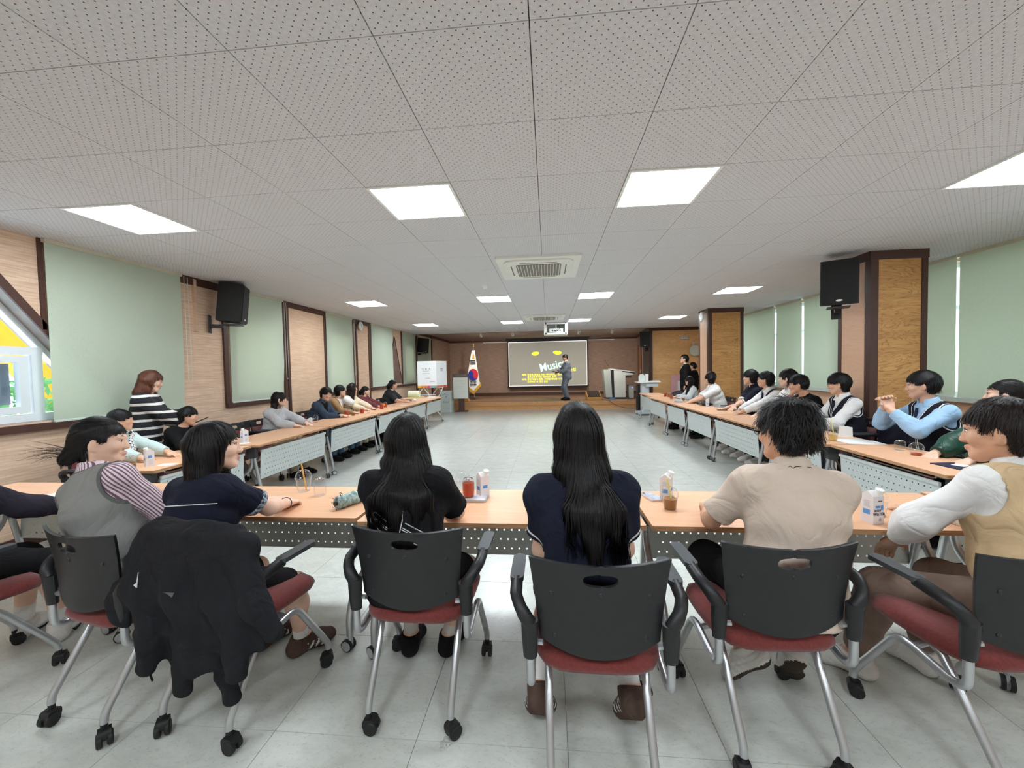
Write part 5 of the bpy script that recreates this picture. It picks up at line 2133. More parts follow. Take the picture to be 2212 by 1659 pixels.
        if s.bottom is not None:
            S = Sdf()
            g = .011
            S.bar(P - U * .05 * k, P + U * .09 * k, .150 * k * fat + g, .132 * k * fat + g, .05, Sd, .108 * k * fat + g, .095 * k * fat + g)
            for i in (-1, 1):
                leg(S, i, g, s.blen, .03 if s.blen > 1.2 else .05, .012 if s.blen > 1.2 else .02)
            if 'skirt' in s.opts:
                S.bar((kn[1] + hip[1]) / 2, (kn[-1] + hip[-1]) / 2, .09 * k, .09 * k, .08)
            S.wr = (s.wrinkle[0] * .9, s.wrinkle[1] * .8)
            sdf_part('trousers' if s.blen > 1.4 else ('skirt' if 'skirt' in s.opts else 'shorts'), S, max(s.h, .008), s.bottom, root)
        for i in (-1, 1):
            if s.sock is not None:
                S = Sdf()
                m_ = an[i] + (kn[i] - an[i]) * s.sock[1]
                S.bar(an[i], m_, .041 * k, .034 * k + .014 * s.sock[1] / .35, .02)
                sdf_part('sock', S, max(s.h, .009), s.sock[0], root)
            if s.shoes is not None:
                S = Sdf()
                dn = foot(S, i, .010)
                S.bar(an[i] - td[i] * .01, an[i] + td[i] * .02 - dn * .012 * k, .044 * k, .042 * k, .02)
                bot = an[i] + dn * .0925 * k
                S.cuts.append(lambda Q, b=bot, dn=dn: (Q - b) @ dn)
                S.cuts.append(lambda Q, a=an[i], dn=dn: -((Q - a) @ dn) - .016 * k)
                cols_ = s.shoes if isinstance(s.shoes, (list, tuple)) else [s.shoes, s.shoes]

                def fn(Q, b=bot, dn=dn, A=an[i], d=td[i]):
                    z = -((Q - b) @ dn)
                    o = (z < .020 * k).astype(int)
                    if len(cols_) > 2:
                        t_ = (Q - A) @ d
                        w_ = np.abs((t_ - .03 - .5 * (z - .05)) % .03)
                        o = np.where((z > .025 * k) & (z < .068 * k) & (t_ > .01) & (t_ < .10 * k) & (w_ < .012), 2, o)
                    return o
                sdf_part('shoe', S, min(max(s.h * .9, .006), .01), list(cols_), root, fn)
        if s.face and s.h < .0125:
            for i in (-1, 1):
                mb = MB().lathe([(0, -.006), (.006, -.0055), (.0125, 0), (.006, .0055), (0, .006)], n=14, mat=Matrix(HR.tolist()) @ Matrix.Diagonal((1, 1, .62)) @ Matrix.Rotation(PI / 2, 3, 'X'))
                e = mb.build('eye', EYEW, root, smooth='all', loc=hd(i * .031, .0745, .009))
                e.scale = (hk, hk, hk)
                mb = MB().lathe([(0, -.0035), (.0052, -.003), (.0052, .003), (0, .0035)], n=12, mat=Matrix(HR.tolist()) @ Matrix.Rotation(PI / 2, 3, 'X'))
                mb.build('iris', IRIS, e, smooth=True, loc=HR @ np.array([0, .0045, 0]))
                b0, b1, b2 = hd(i * .018, .0865, .030), hd(i * .034, .083, .035), hd(i * .051, .068, .030)
                MB().tube([b0, b1, b2], [.0022, .0034, .0015], 6).build('eyebrow', s.hairm, root)
                MB().tube([hd(i * .019, .0835, .012), hd(i * .031, .0835, .0165), hd(i * .045, .0725, .012)], .0014, 5).build('eyelash', IRIS, root)
        if s.glasses:
            gm = pm('spectacle_black', (24, 22, 22), .3)
            gm2 = pm('spectacle_metal', (120, 112, 104), .3, metal=.6)
            q = MB()
            for i in (-1, 1):
                ring = [hd(i * .034 + .024 * math.cos(t), .098 - .006 * abs(math.cos(t) * i * .5 + .5), .006 + .019 * math.sin(t)) for t in [2 * PI * n_ / 14 for n_ in range(15)]]
                q.tube(ring, .0016, 5, cap=False)
                q.tube([hd(i * .058, .092, .010), hd(i * .076, .04, .012), hd(i * .079, -.02, .008)], .0017, 5)
            q.tube([hd(-.010, .098, .010), hd(.010, .098, .010)], .0016, 5)
            q.build('glasses', gm if s.glasses != 'metal' else gm2, root, smooth=True)
        if s.hair:
            s.make_hair()

    def hand(s, S, i):
        k = s.s
        W = s.wr[i]
        D = nv(W - s.el[i])
        hd_ = s.hdir
        if hd_ and hd_.get(i) is not None:
            D = nv(np.asarray(hd_[i], float))
        up = np.array([0, 0, 1.])
        hn = s.hnorm
        N = -up if not (hn and hn.get(i) is not None) else nv(np.asarray(hn[i], float))
        N = N - D * (N @ D)
        N = nv(N) if np.linalg.norm(N) > .1 else nv(np.cross(D, (1, 0, 0)))
        sd = np.cross(D, N)
        # thumb side points to the body's middle
        if sd[0] * i > 0:
            sd = -sd
        S.bar(s.wr[i] - D * .01, W + D * .03 * k, .026 * k, .034 * k, .02, sd, .021 * k, .016 * k)
        S.bar(W + D * .03 * k, W + D * .082 * k, .036 * k, .038 * k, .015, sd, .016 * k, .014 * k)
        c = s.hand_curl if not isinstance(s.hand_curl, dict) else s.hand_curl[i]
        for o, l in ((.030, .066), (.010, .076), (-.010, .072), (-.029, .056)):
            p = W + (D * .085 + sd * o) * k
            d = D * 1.0 + sd * o * 1.6
            a = 0
            for f, r0, r1 in ((.42, .0092, .0084), (.33, .0084, .0078), (.25, .0078, .0066)):
                a += c * .62
                dd = nv(nv(d) * math.cos(a) + N * math.sin(a))
                q = p + dd * l * f * 1.12 * k
                S.bar(p, q, r0 * k, r1 * k, .006)
                p = q
        p = W + (D * .028 + sd * .030) * k
        a = nv(D * .75 + sd * .75 + N * .25 * c)
        q = p + a * .040 * k
        S.bar(p - a * .012 * k, q, .013 * k, .0105 * k, .014)
        b = nv(D * .95 + sd * .15 + N * .35 * c)
        S.bar(q, q + b * .032 * k, .0105 * k, .0078 * k, .006)

    # ---------------------------------------------------------------- hair
    def make_hair(s):
        k, hd, HR, C = s.hk, s.hd, s.HR, s.C
        st = s.hair
        S = Sdf()
        big = {'short': 1.0, 'bowl': 1.03, 'fluffy': 1.07, 'long': 1.0, 'tied': .985, 'bob': 1.03, 'wave': 1.06, 'side': 1.01}.get(st.get('cap', 'short'), 1)
        S.ell(hd(0, -.016, .030), np.array([.0835, .101, .1]) * k * big, .02, HR)
        if st.get('crown', 0):
            S.ell(hd(0, -.03, .06), np.array([.07, .08, .07 + st['crown']]) * k, .03, HR)
        for pr in st.get('bars', ()):
            a, b, r0, r1, f0, f1 = pr[:6]
            S.bar(s.pt(a), s.pt(b), r0 * k, r1 * k, .045, s.T[:, 0] if len(pr) < 7 else HR[:, 0], f0 * k, f1 * k)
        y0, z0 = st.get('y0', .040), st.get('z0', .040)     # face opening: hair removed in front of y0 and below z0
        yt = st.get('yt', .55)
        ear = st.get('ear', True)
        nape = st.get('nape', -.085)

        def opening(Q):
            q = ((Q - C) @ HR) / k
            yy = y0 + np.clip(q[:, 2], -.12, .08) * yt * .0
            face = np.minimum(q[:, 1] - yy, z0 + np.maximum(0, np.abs(q[:, 0]) - .03) * st.get('arch', -.25) + st.get('part', 0) * q[:, 0] - q[:, 2])
            # never cut the hanging lengths
            face = np.minimum(face, .16 - np.abs(q[:, 2]))
            o = face
            if ear:
                e = np.minimum(.052 * 0 + np.abs(q[:, 0]) - .05, np.minimum(q[:, 1] + st.get('eary', .032), st.get('earz', .018) - q[:, 2]))
                o = np.maximum(o, e)
            if nape is not None:
                o = np.maximum(o, np.minimum(nape + np.clip(.9 * (q[:, 1] + .05), 0, .06) - q[:, 2], .1))
            return o * k
        S.cuts.append(opening)
        if st.get('wr', 1):
            S.wr = (.0035 * st.get('wr', 1), 34)
        h = max(s.h * .85, .006)
        lo, hi = S.bounds()
        V, F = surface(S, lo, hi, h, True)
        n = s.strands
        if n and len(V):
            rn = np.random.default_rng(int(abs(s.loc[0] * 97 + s.loc[1] * 31) * 10) + 3)
            fn = S.raw
            good = np.nonzero(np.abs(fn(V)) < .004)[0]
            ids = good[rn.integers(0, len(good), n)]
            p = V[ids] + rn.normal(0, h * .4, (n, 3))
            crown = hd(*st.get('crownp', (0.01, -.055, .125)))
            L = st.get('len', .085) * (.6 + .8 * rn.random(n)) * k
            ns = st.get('seg', 8)
            pts, sds = [], []
            off = .0005 + .0035 * rn.random(n) ** 2 * st.get('puff', 1)
            frozen = np.zeros(n, bool)
            e = .003
            T4 = np.array([[1, -1, -1], [-1, -1, 1], [-1, 1, -1], [1, 1, 1]], float)
            jit = rn.normal(0, st.get('mess', .18), (n, 3))
            grav = st.get('grav', .9)
            for q in range(ns + 1):
                g = sum(t[None] * fn(p + t * e)[:, None] for t in T4)
                g /= np.linalg.norm(g, axis=1)[:, None] + 1e-9
                d = fn(p)
                hang = g[:, 2] < -.42
                frz = frozen | hang
                mv = np.clip(d - off * (1 + q / ns * st.get('lift', 1.5)), -.012, .012)
                p = p - g * np.where(frz, 0, mv)[:, None]
                dr = p - crown
                dr /= np.linalg.norm(dr, axis=1)[:, None] + 1e-9
                dr = dr * 1.0 + np.array([0, 0, -grav]) + jit + HR[:, 0] * st.get('sweep', 0)
                free = np.array([0, 0, -1.0]) + jit * .8
                dr = np.where(hang[:, None], free, dr - g * (dr * g).sum(1)[:, None])
                dr /= np.linalg.norm(dr, axis=1)[:, None] + 1e-9
                sd = np.cross(g, dr)
                pts.append(p.copy())
                sds.append(sd)
                frozen = frozen | (opening(p) > st.get('over', .010) * (.3 + 1.5 * rn.random(n) ** 1.5))
                p = p + np.where(frozen[:, None], 0, dr) * (L / ns)[:, None]
            w = s.sw_r * (.6 + .8 * rn.random(n))
            PV, PF = [], []
            m = ns + 1
            prof = np.array([.75] + [1.0] * (ns - 2) + [.7, .12])
            A = np.stack([pts[q] + sds[q] * (w * prof[q])[:, None] for q in range(m)], 1)
            Bq = np.stack([pts[q] - sds[q] * (w * prof[q])[:, None] for q in range(m)], 1)
            VV = np.stack([A, Bq], 2).reshape(-1, 3)
            base = (np.arange(n) * m * 2)[:, None, None] + (np.arange(ns) * 2)[None, :, None] + np.array([0, 2, 3, 1])[None, None, :]
            FF = base.reshape(-1, 4) + len(V)
            V = np.concatenate([V, VV])
            F = np.concatenate([F, FF])
        s.hairo = link('hair', np_mesh('hair', V, F, [s.hairm]), s.root)

    def pt(s, a):
        """('h',x,y,z) head frame; ('t',side,front,up) torso frame from the pelvis; 3-tuple local"""
        if a[0] == 'h':
            return s.hd(*a[1:])
        if a[0] == 't':
            return s.P + s.T @ (np.array(a[1:]) * s.s)
        return np.asarray(a, float)

    def stick(s, p, d, S=None, off=.002):
        """slide p along d until it meets the cloth"""
        S = S or s.topS
        p, d = np.array(p, float), nv(d)
        for _ in range(60):
            v = S(p[None])[0]
            if v < off:
                break
            p = p + d * max(.0015, v * .6)
        return p
# ------------------------------------------------------------------ who sits and stands where
def hs(base, **k):
    d = dict(base)
    d.update(k)
    return d


SHORT = dict(cap='bowl', y0=.034, z0=.046, len=.07, mess=.3, over=.008, lift=1.8, bars=((('h', 0, -.040, .0), ('h', 0, -.046, -.055), .068, .052, .054, .034, 1),))
FLUFF = dict(cap='fluffy', y0=.024, z0=.048, len=.07, mess=.5, over=.016, lift=3, puff=2, wr=1.8, crown=.01, bars=((('h', 0, -.040, .0), ('h', 0, -.046, -.055), .068, .052, .054, .034, 1),))
BOB = dict(cap='bob', y0=.03, z0=.040, ear=False, nape=None, len=.16, seg=10, mess=.08, over=.016, bars=(
    (('h', -.055, -.03, .0), ('h', -.062, -.02, -.13), .04, .032, .055, .04, 1), (('h', .055, -.03, .0), ('h', .062, -.02, -.13), .04, .032, .055, .04, 1), (('h', 0, -.06, 0), ('h', 0, -.07, -.14), .07, .07, .04, .035, 1)))
LONG = dict(cap='long', y0=.02, z0=.06, ear=False, nape=None, len=.26, seg=12, mess=.05, grav=1.1, over=.02, puff=.8, bars=(
    (('h', 0, -.05, .0), ('h', 0, -.068, -.10), .080, .084, .062, .05, 1), (('h', 0, -.068, -.10), ('t', 0, -.118, .38), .084, .09, .05, .028), (('t', 0, -.118, .38), ('t', .01, -.128, .17), .09, .05, .028, .014)))
TIED = dict(cap='tied', y0=.028, z0=.058, arch=-.1, earz=.012, nape=-.09, len=.12, seg=9, mess=.04, grav=-.1, crownp=(0, .07, .10), over=.008)
PONY = hs(TIED, bars=((('h', 0, -.09, .0), ('h', 0, -.135, -.03), .03, .032, .03, .03, 1), (('h', 0, -.135, -.03), ('h', .0, -.15, -.15), .032, .014, .03, .014, 1)))

S_NAVY = cloth('navy_shirt', (27, 30, 46), var=.1)
S_BLK = cloth('black_tee', (25, 24, 27), var=.14)
BEIGE = cloth('beige_polo', (206, 188, 172), var=.04)
TANV = cloth('tan_knit', (206, 178, 140), var=.06, fine=150, bump=.35)
STRIPE = m_attr('striped_shirt', (226, 210, 214), (124, 88, 106), 0, 0, .0125)
NAVY_W = m_attr('navy_white_hem', (27, 30, 46), (226, 226, 226), -.024, -.014)
NAVY_P = m_attr('navy_patterned_hem', (27, 30, 46), (168, 178, 188), -.026, .02, 0, 1)
NAVY_H = m_attr('navy_polo', (27, 29, 42), (226, 226, 226), -.018, .02)
VNAVY = m_attr('navy_knit_vest', (28, 27, 38), (228, 228, 228), -.0135, -.006)
GREYV = m_attr('grey_knit_vest', (140, 139, 136), (100, 99, 98), -.014, .02)
STRIPE_C = m_stripes('pink_striped_shirt', (226, 210, 214), (124, 88, 106), 0, .0082, .45, (0, .55, .2))
TAUPE = cloth('taupe_trousers', (124, 104, 92), var=.1)
GREYB = cloth('charcoal', (58, 58, 62), var=.1)
BROWNSHOE = cloth('brown_sole', (84, 66, 58), var=.1)
WSHOE = cloth('white_shoe', (222, 218, 212), var=.04)
BSHOE = cloth('black_shoe', (28, 27, 29), var=.1)
STRP = cloth('shoe_stripe', (232, 232, 230))
JEAN = cloth('blue_jeans', (84, 108, 138), var=.15, fine=120)



def m_satin():
    m = pm('green_satin', (30, 70, 54), .45, var=.3, vscale=8)
    t = NT(m)
    folds(t, t.coords('Object', (1, 1, 1)), 60, .1)
    return m


# ---- front row, from left to right
g1 = Person(label='person in a black jacket and skirt cut off by the left edge', loc=(-2.93, 1.64), rz=-14, s=.95, sw=.93, girl=True, h=.009, lean=12, slean=-6, hyaw=-20, skin=SKIN,
            top=cloth('purple_black_jacket', (44, 40, 50), var=.2), sleeve=1.85, bottom=BLACKC, blen=.95, opts=('skirt',), rh=(.16, .42, .745), lh=(-.2, .42, .745),
            feet=((-.16, .30), (.06, .36)), foot_yaw=(40, 50), shoes=[WSHOE, WSHOE], sock=(WHT, .25), hair=LONG, strands=700)
g2 = Person(label='girl in a grey knitted vest over a pink striped shirt, hair in a low bun', loc=(-2.0, 1.73), rz=-10, s=.95, sw=.97, headk=1.02, girl=True, h=.0075, lean=2, slean=-20, hyaw=-44, hpitch=-4, skin=SKIN,
            top=STRIPE, trim='stripe', sleeve=1.62, topg=.016, vest=(GREYV, None), collar=STRIPE_C, bottom=GREYB, blen=1.95,
            rh=(.22, .20, .64), lh=(-.14, .32, .66), rpole=(.7, -.5, -.6), feet=((-.12, .33), (.14, .40)), shoes=[WSHOE, WSHOE], strands=2200, sw_r=.0016,
            hair=hs(TIED, z0=.055, y0=.036, earz=.006, eary=.03, bars=((('h', 0, -.085, -.04), ('h', -.005, -.10, -.08), .034, .040, .032, .036, 1), (('h', -.005, -.10, -.08), ('h', -.02, -.108, -.105), .040, .026, .036, .024, 1)), crownp=(0, .08, .09)))
S_PAT = cloth('patterned_hem', (150, 160, 172), var=.5, fine=60)
g3 = Person(label='girl with shoulder-length black hair in a navy shirt with patterned cuffs', loc=(-1.57, 1.66), rz=-14, s=.895, sw=.98, headk=1.12, girl=True, h=.0075, lean=14, slean=-6, hyaw=-38, skin=SKIN,
            top=NAVY_P, sleeve=.72, topg=.018, trim='end', bottom=BLACKC, blen=.84, rh=(.03, .41, .765), lh=(-.10, .40, .765), rpole=(.9, .1, -.8), knees=((-.08, .40, .5), (.34, .34, .55)),
            hand_curl=.6, feet=((-.06, .32), (.17, .34)), foot_yaw=(0, -20), shoes=[BROWNSHOE, BROWNSHOE, STRP], sock=(WHT, .18), strands=2600, sw_r=.0017,
            hair=dict(cap='long', y0=.036, z0=.045, ear=False, nape=None, len=.2, seg=11, mess=.06, over=.014, grav=1.1, bars=(
                (('h', 0, -.055, .0), ('h', 0, -.07, -.17), .080, .088, .062, .055, 1), (('h', -.062, -.01, -.01), ('h', -.075, -.0, -.17), .035, .03, .05, .045, 1), (('h', .055, -.03, -.01), ('h', .068, -.03, -.165), .035, .03, .045, .04, 1))))
g4 = Person(label='girl with waist-length black hair in a black shirt with a white line drawing', loc=(-.645, 1.76), s=.915, sw=1.02, headk=1.12, girl=True, h=.0075, lean=15, slean=-4, hyaw=4, hpitch=3, skin=SKIN,
            top=S_BLK, sleeve=.85, topg=.022, bottom=BLACKC, blen=.80, rh=(.05, .36, .75), lh=(-.10, .36, .75), rpole=(.8, -.2, -.7), lpole=(-.8, -.2, -.7), knees=((-.12, .40, .5), (.26, .36, .55)),
            feet=((-.10, .24), (.10, .25)), shoes=[BSHOE, BSHOE], sock=(cloth('grey_sock', (206, 200, 196)), .16), strands=3200, sw_r=.0017, wrinkle=(.005, 26),
            hair=hs(LONG, len=.22, mess=.07, bars=(
                (('h', 0, -.05, .0), ('h', 0, -.066, -.10), .080, .088, .062, .054, 1), (('h', 0, -.066, -.10), ('t', -.01, -.12, .39), .088, .080, .054, .03), (('t', -.01, -.12, .39), ('t', -.01, -.132, .27), .078, .022, .03, .014),
                (('h', .065, -.03, -.05), ('t', .12, -.08, .37), .035, .03, .035, .026), (('t', .12, -.08, .37), ('t', .15, -.06, .25), .03, .012, .026, .012))))
g5 = Person(label='girl with long loose black hair in a plain navy shirt, seen from behind', loc=(.135, 1.55), s=.975, headk=1.1, sw=.96, girl=True, h=.0075, top=NAVY_W, sleeve=.66, topg=.02, trim='end', lean=9, slean=-2,
            skin=SKIN, rh=(.10, .28, .66), lh=(-.10, .28, .66), rpole=(.35, -.6, -.7), lpole=(-.35, -.6, -.7), bottom=BLACKC, blen=1.0, shoes=[BROWNSHOE, BROWNSHOE, STRP], sock=(WHT, .3), strands=3200, sw_r=.0017,
            feet=((-.19, .02, .10), (.17, .02, .10)), toes=((.0, .75, -.66), (.0, .75, -.66)), wrinkle=(.005, 24),
            hair=hs(LONG, len=.22, mess=.08, bars=((('h', 0, -.05, .0), ('h', 0, -.068, -.10), .081, .082, .062, .05, 1), (('h', .008, -.068, -.10), ('t', .03, -.12, .39), .076, .066, .05, .028), (('t', .03, -.12, .39), ('t', .025, -.13, .27), .066, .02, .028, .012),
                                                 (('t', .05, -.115, .42), ('t', .10, -.115, .36), .035, .02, .024, .014))))
b6 = Person(label='boy with fluffy black hair in a beige polo shirt, seen from behind', loc=(.95, 1.70), rz=2, s=.95, sw=1.1, headk=1.12, h=.0075, lean=10, slean=5, hyaw=16, hpitch=-3, skin=SKIN3, top=BEIGE, sleeve=.80, topg=.020, collar=BEIGE,
            rh=(.16, .36, .745), lh=(-.16, .34, .765), lpole=(-.8, -.3, -.8), hand_curl={1: .4, -1: 1.6}, bottom=BLACKC, blen=1.02, knees=((-.20, .40, .5), (.16, .40, .5)), feet=((-.07, .17, .09), (.15, .20, .07)), toes=((-.5, .55, -.72), (.2, .6, -.72)),
            shoes=[WSHOE, cloth('striped_sole', (70, 60, 52)), STRP], sock=(GREYB, .3), hair=hs(FLUFF, nape=-.055, len=.055), strands=3000, sw_r=.0014, glasses='metal', wrinkle=(.006, 22))
b7 = Person(label='boy in a tan knitted vest and white sleeves at the right edge', loc=(1.76, 1.66), rz=12, s=.96, sw=1.05, headk=1.14, h=.0075, lean=13, slean=8, hyaw=24, hpitch=-5, skin=SKIN3, top=WHT, sleeve=1.7, topg=.018, vest=(TANV, TANV), collar=WHT,
            rh=(.14, .42, .745), lh=(-.14, .32, .66), lpole=(-1.0, .1, -.35), bottom=TAUPE, blen=1.82, knees=((-.28, .36, .52), (.12, .4, .5)), feet=((-.26, .38), (.06, .36)), foot_yaw=(28, 0), shoes=[WSHOE, WSHOE], sock=(cloth('grey_sock2', (150, 146, 144)), .3),
            hair=hs(SHORT, earz=.012, nape=-.07, len=.05, z0=.05), hairm=HAIRB, strands=2600, sw_r=.0013, wrinkle=(.007, 20))

# ---- left row (facing the middle of the room)
LX = -3.98
CHK = m_check('checked_knit', (232, 230, 228), (26, 26, 28), .022)
MINTS = cloth('mint_shirt', (196, 214, 210), var=.05)
l1 = Person(label='boy in a black and white checked vest over a pale shirt', loc=(LX + .02, 3.30), rz=-90, s=.81, h=.008, lean=10, hyaw=42, skin=SKIN2, top=MINTS, sleeve=1.8, topg=.014, vest=(CHK, CHK), collar=MINTS,
            rh=(.10, .40, .745), lh=(-.14, .42, .745), bottom=CHK, blen=1.9, shoes=[BSHOE, BSHOE], hair=hs(SHORT, nape=-.06, earz=.02), strands=1000)
l2 = Person(label='boy with black hair mostly hidden behind the girl in navy', loc=(LX - .02, 3.95), rz=-90, s=.80, h=.009, lean=20, hyaw=35, hpitch=-14, skin=SKIN2, top=BLACKC, sleeve=1.8, bottom=BLACKC, shoes=[BSHOE, BSHOE], hair=hs(SHORT), strands=800, rh=(.12, .40, .745), lh=(-.12, .40, .745))
l3 = Person(label='girl in a light grey printed sweatshirt with dark wavy hair', loc=(LX, 5.45), rz=-90, s=.86, girl=True, h=.0085, lean=14, hyaw=34, skin=SKIN, top=cloth('grey_sweat', (188, 188, 190), var=.05), sleeve=1.9, topg=.022, rh=(.12, .40, .745), lh=(-.10, .44, .745),
            bottom=cloth('khaki_trousers', (168, 154, 130), var=.08), blen=1.95, shoes=[BSHOE, BSHOE], strands=1100, hair=hs(BOB, cap='wave', wr=2.2, mess=.25, len=.12, ear=True, earz=-.0, eary=.02, z0=.05, bars=((('h', 0, -.06, 0), ('h', 0, -.085, -.12), .07, .06, .05, .04, 1), (('h', 0, -.085, -.12), ('h', 0, -.085, -.18), .055, .04, .04, .025, 1))))
l4 = Person(label='boy with parted black hair in a dark denim shirt looking down', loc=(LX, 6.50), rz=-90, s=.93, h=.009, lean=24, hyaw=6, hpitch=-22, skin=SKIN2, top=cloth('denim_shirt', (62, 74, 92), var=.12, fine=120), sleeve=1.9, topg=.02, collar=cloth('denim_shirt', (62, 74, 92)), rh=(.02, .46, .745), lh=(-.04, .44, .75),
            bottom=JEAN, shoes=[BSHOE, BSHOE], hair=hs(SHORT, z0=.05, part=.5, y0=.04), strands=900, vfront=(BLACKC, .2, .5))
l5 = Person(label='boy in a brown cardigan resting his cheek on his hand', loc=(LX, 7.10), rz=-90, s=.91, h=.009, lean=16, hyaw=42, skin=SKIN2, top=cloth('brown_cardigan', (158, 124, 86), var=.08), sleeve=1.9, topg=.022, vfront=(WHT, .2, .4), rh=(.10, .42, .745), lh=('h', -.075, .035, -.125), lpole=(-.3, .5, -1), hdir={-1: (.1, -.1, 1)}, hnorm={-1: (1, -.2, 0)}, hand_curl=.9,
            bottom=JEAN, shoes=[BSHOE, BSHOE], hair=hs(SHORT, z0=.038, y0=.035), strands=900)
l6 = Person(label='girl with long straight dark hair in a cream top', loc=(LX, 7.68), rz=-90, s=.92, girl=True, h=.011, lean=10, hyaw=48, skin=SKIN, top=cloth('cream_top', (228, 212, 184), var=.05), sleeve=1.8, topg=.018, rh=(.12, .40, .745), lh=(-.12, .42, .745), bottom=cloth('cream_skirt', (214, 200, 176)), blen=1.9, shoes=[BSHOE, BSHOE], hairm=HAIRB,
            hair=hs(LONG, bars=((('h', 0, -.055, .0), ('h', 0, -.07, -.12), .082, .082, .062, .05, 1), (('h', 0, -.07, -.12), ('t', .02, -.13, .24), .08, .05, .04, .018), (('h', .06, -.0, -.03), ('t', .07, .10, .30), .035, .03, .03, .02), (('t', .07, .10, .30), ('t', .05, .13, .18), .03, .015, .02, .015))), strands=900)
l7 = Person(label='girl in a maroon hoodie with a low ponytail', loc=(LX, 8.28), rz=-90, s=.81, girl=True, h=.011, lean=10, hyaw=28, skin=SKIN, top=cloth('maroon_hoodie', (112, 62, 66), var=.08), sleeve=1.9, topg=.022, rh=(.10, .40, .745), lh=(-.12, .40, .745), bottom=BLACKC, shoes=[BSHOE, BSHOE], hair=hs(PONY, z0=.045, y0=.04), strands=700)
l8 = Person(label='girl in a dark printed tee with a ponytail and pink hair tie', loc=(LX, 9.60), rz=-90, s=.95, fat=1.15, h=.012, lean=18, hyaw=40, skin=SKIN2, top=cloth('charcoal_tee', (50, 50, 54), var=.12), sleeve=.95, topg=.026, rh=(.06, .46, .745), lh=(-.10, .46, .745), bottom=BLACKC, shoes=[BSHOE, BSHOE], hair=PONY, strands=700)
t_ = MB().lathe([(.024, -.012), (.032, -.006), (.034, 0), (.032, .006), (.024, .012)], l8.hd(0, -.118, -.015), 14).build('hair_tie', cloth('pink_tie', (222, 176, 184)), l8.root, smooth=True)
SWEAT = m_stripes('striped_sweater', (26, 27, 34), (226, 222, 216), 2, .085, .30)
wm = Person(label='woman standing by the widest blind in a black and white striped sweater', loc=(-4.28, 3.86), rz=-62, stand=True, s=.915, girl=True, h=.008, lean=3, hyaw=16, hpitch=-14, skin=SKIN, top=SWEAT, sleeve=1.75, topg=.026, rh=(.06, .40, .96), lh=(-.16, .30, .93), rpole=(.7, -.5, -.6),
            bottom=cloth('beige_slacks', (186, 158, 132), var=.06), blen=1.95, feet=((-.09, 0), (.09, .02)), shoes=[BSHOE, BSHOE], hairm=HAIRR, strands=1600, sw_r=.0018, hand_curl=.9,
            hair=hs(BOB, cap='wave', wr=2, len=.16, mess=.16, y0=.022, z0=.06, bars=((('h', -.055, -.03, .0), ('h', -.066, -.03, -.15), .042, .036, .055, .045, 1), (('h', .055, -.03, .0), ('h', .066, -.03, -.15), .042, .036, .055, .045, 1), (('h', 0, -.06, 0), ('h', 0, -.085, -.15), .075, .08, .045, .045, 1))))

# ---- right row (facing the middle of the room)
RX = 3.42
BLUE = cloth('pale_blue_shirt', (158, 190, 220), var=.05)
r1 = Person(label='girl in a dark green satin top with tied-back hair', loc=(RX, 3.27), rz=90, s=.97, girl=True, h=.0085, lean=8, hyaw=-44, hpitch=4, skin=SKIN, top=m_satin(), sleeve=1.9, topg=.03, rh=(.12, .42, .745), lh=(-.14, .42, .745), bottom=BLACKC, shoes=[BSHOE, BSHOE],
            hair=hs(PONY, z0=.06), strands=1400, wrinkle=(.008, 22))
r2 = Person(label='boy in a pale blue shirt and navy vest drinking with both hands', loc=(RX - .02, 3.86), rz=84, s=1.05, h=.0075, lean=10, hyaw=-36, hpitch=-4, skin=SKIN2, top=BLUE, sleeve=1.86, topg=.016, vest=(VNAVY, None), collar=BLUE,
            rh=(.055, .33, 1.06), lh=(-.045, .35, 1.04), rpole=(.8, .2, -1), lpole=(-.7, .3, -1), hand_curl=.8, hdir={1: (-.35, .25, .8), -1: (.35, .2, .8)}, hnorm={1: (-.9, .2, -.2), -1: (.9, .2, -.2)}, bottom=GREYB, shoes=[WSHOE, WSHOE],
            hair=hs(SHORT, z0=.044, nape=-.06), strands=1600, sw_r=.0018)
r3 = Person(label='bespectacled boy in a navy vest and white shirt beside the near column', loc=(RX, 4.95), rz=86, s=1.01, h=.0085, lean=9, hyaw=-34, hpitch=-8, skin=SKIN2, top=WHT, sleeve=1.8, topg=.016, vest=(VNAVY, None), collar=WHT, rh=(.02, .40, .80), lh=(-.10, .40, .76), bottom=GREYB, shoes=[WSHOE, WSHOE], glasses=True, hair=hs(SHORT, z0=.04, cap='fluffy', sweep=.4), strands=1200)
r4 = Person(label='boy in a black top leaning forward with a hand at his mouth', loc=(RX + .02, 5.50), rz=88, s=1.03, h=.0085, lean=22, hyaw=-34, hpitch=-10, skin=SKIN3, top=BLACKC, sleeve=1.8, topg=.02, rh=('h', .03, .10, -.125), rpole=(.3, .4, -1), hdir={1: (-.1, -.1, 1)}, hnorm={1: (-.3, -1, 0)}, lh=(-.10, .44, .745), hand_curl=1.1, bottom=BLACKC, shoes=[BSHOE, BSHOE], hair=hs(SHORT, nape=-.06, len=.05, z0=.05), strands=1000)
r5 = Person(label='boy with longish black hair in a white shirt', loc=(RX, 5.95), rz=88, s=1.06, h=.009, lean=8, hyaw=-42, skin=SKIN, top=WHT, sleeve=1.8, topg=.018, collar=WHT, rh=(.1, .42, .745), lh=(-.1, .42, .745), bottom=GREYB, shoes=[WSHOE, WSHOE], hair=hs(BOB, cap='fluffy', len=.09, mess=.25, bars=((('h', 0, -.05, 0), ('h', 0, -.065, -.09), .075, .06, .05, .035, 1),), z0=.042, y0=.038, ear=True, earz=-.002, eary=.012, over=.008), strands=900)
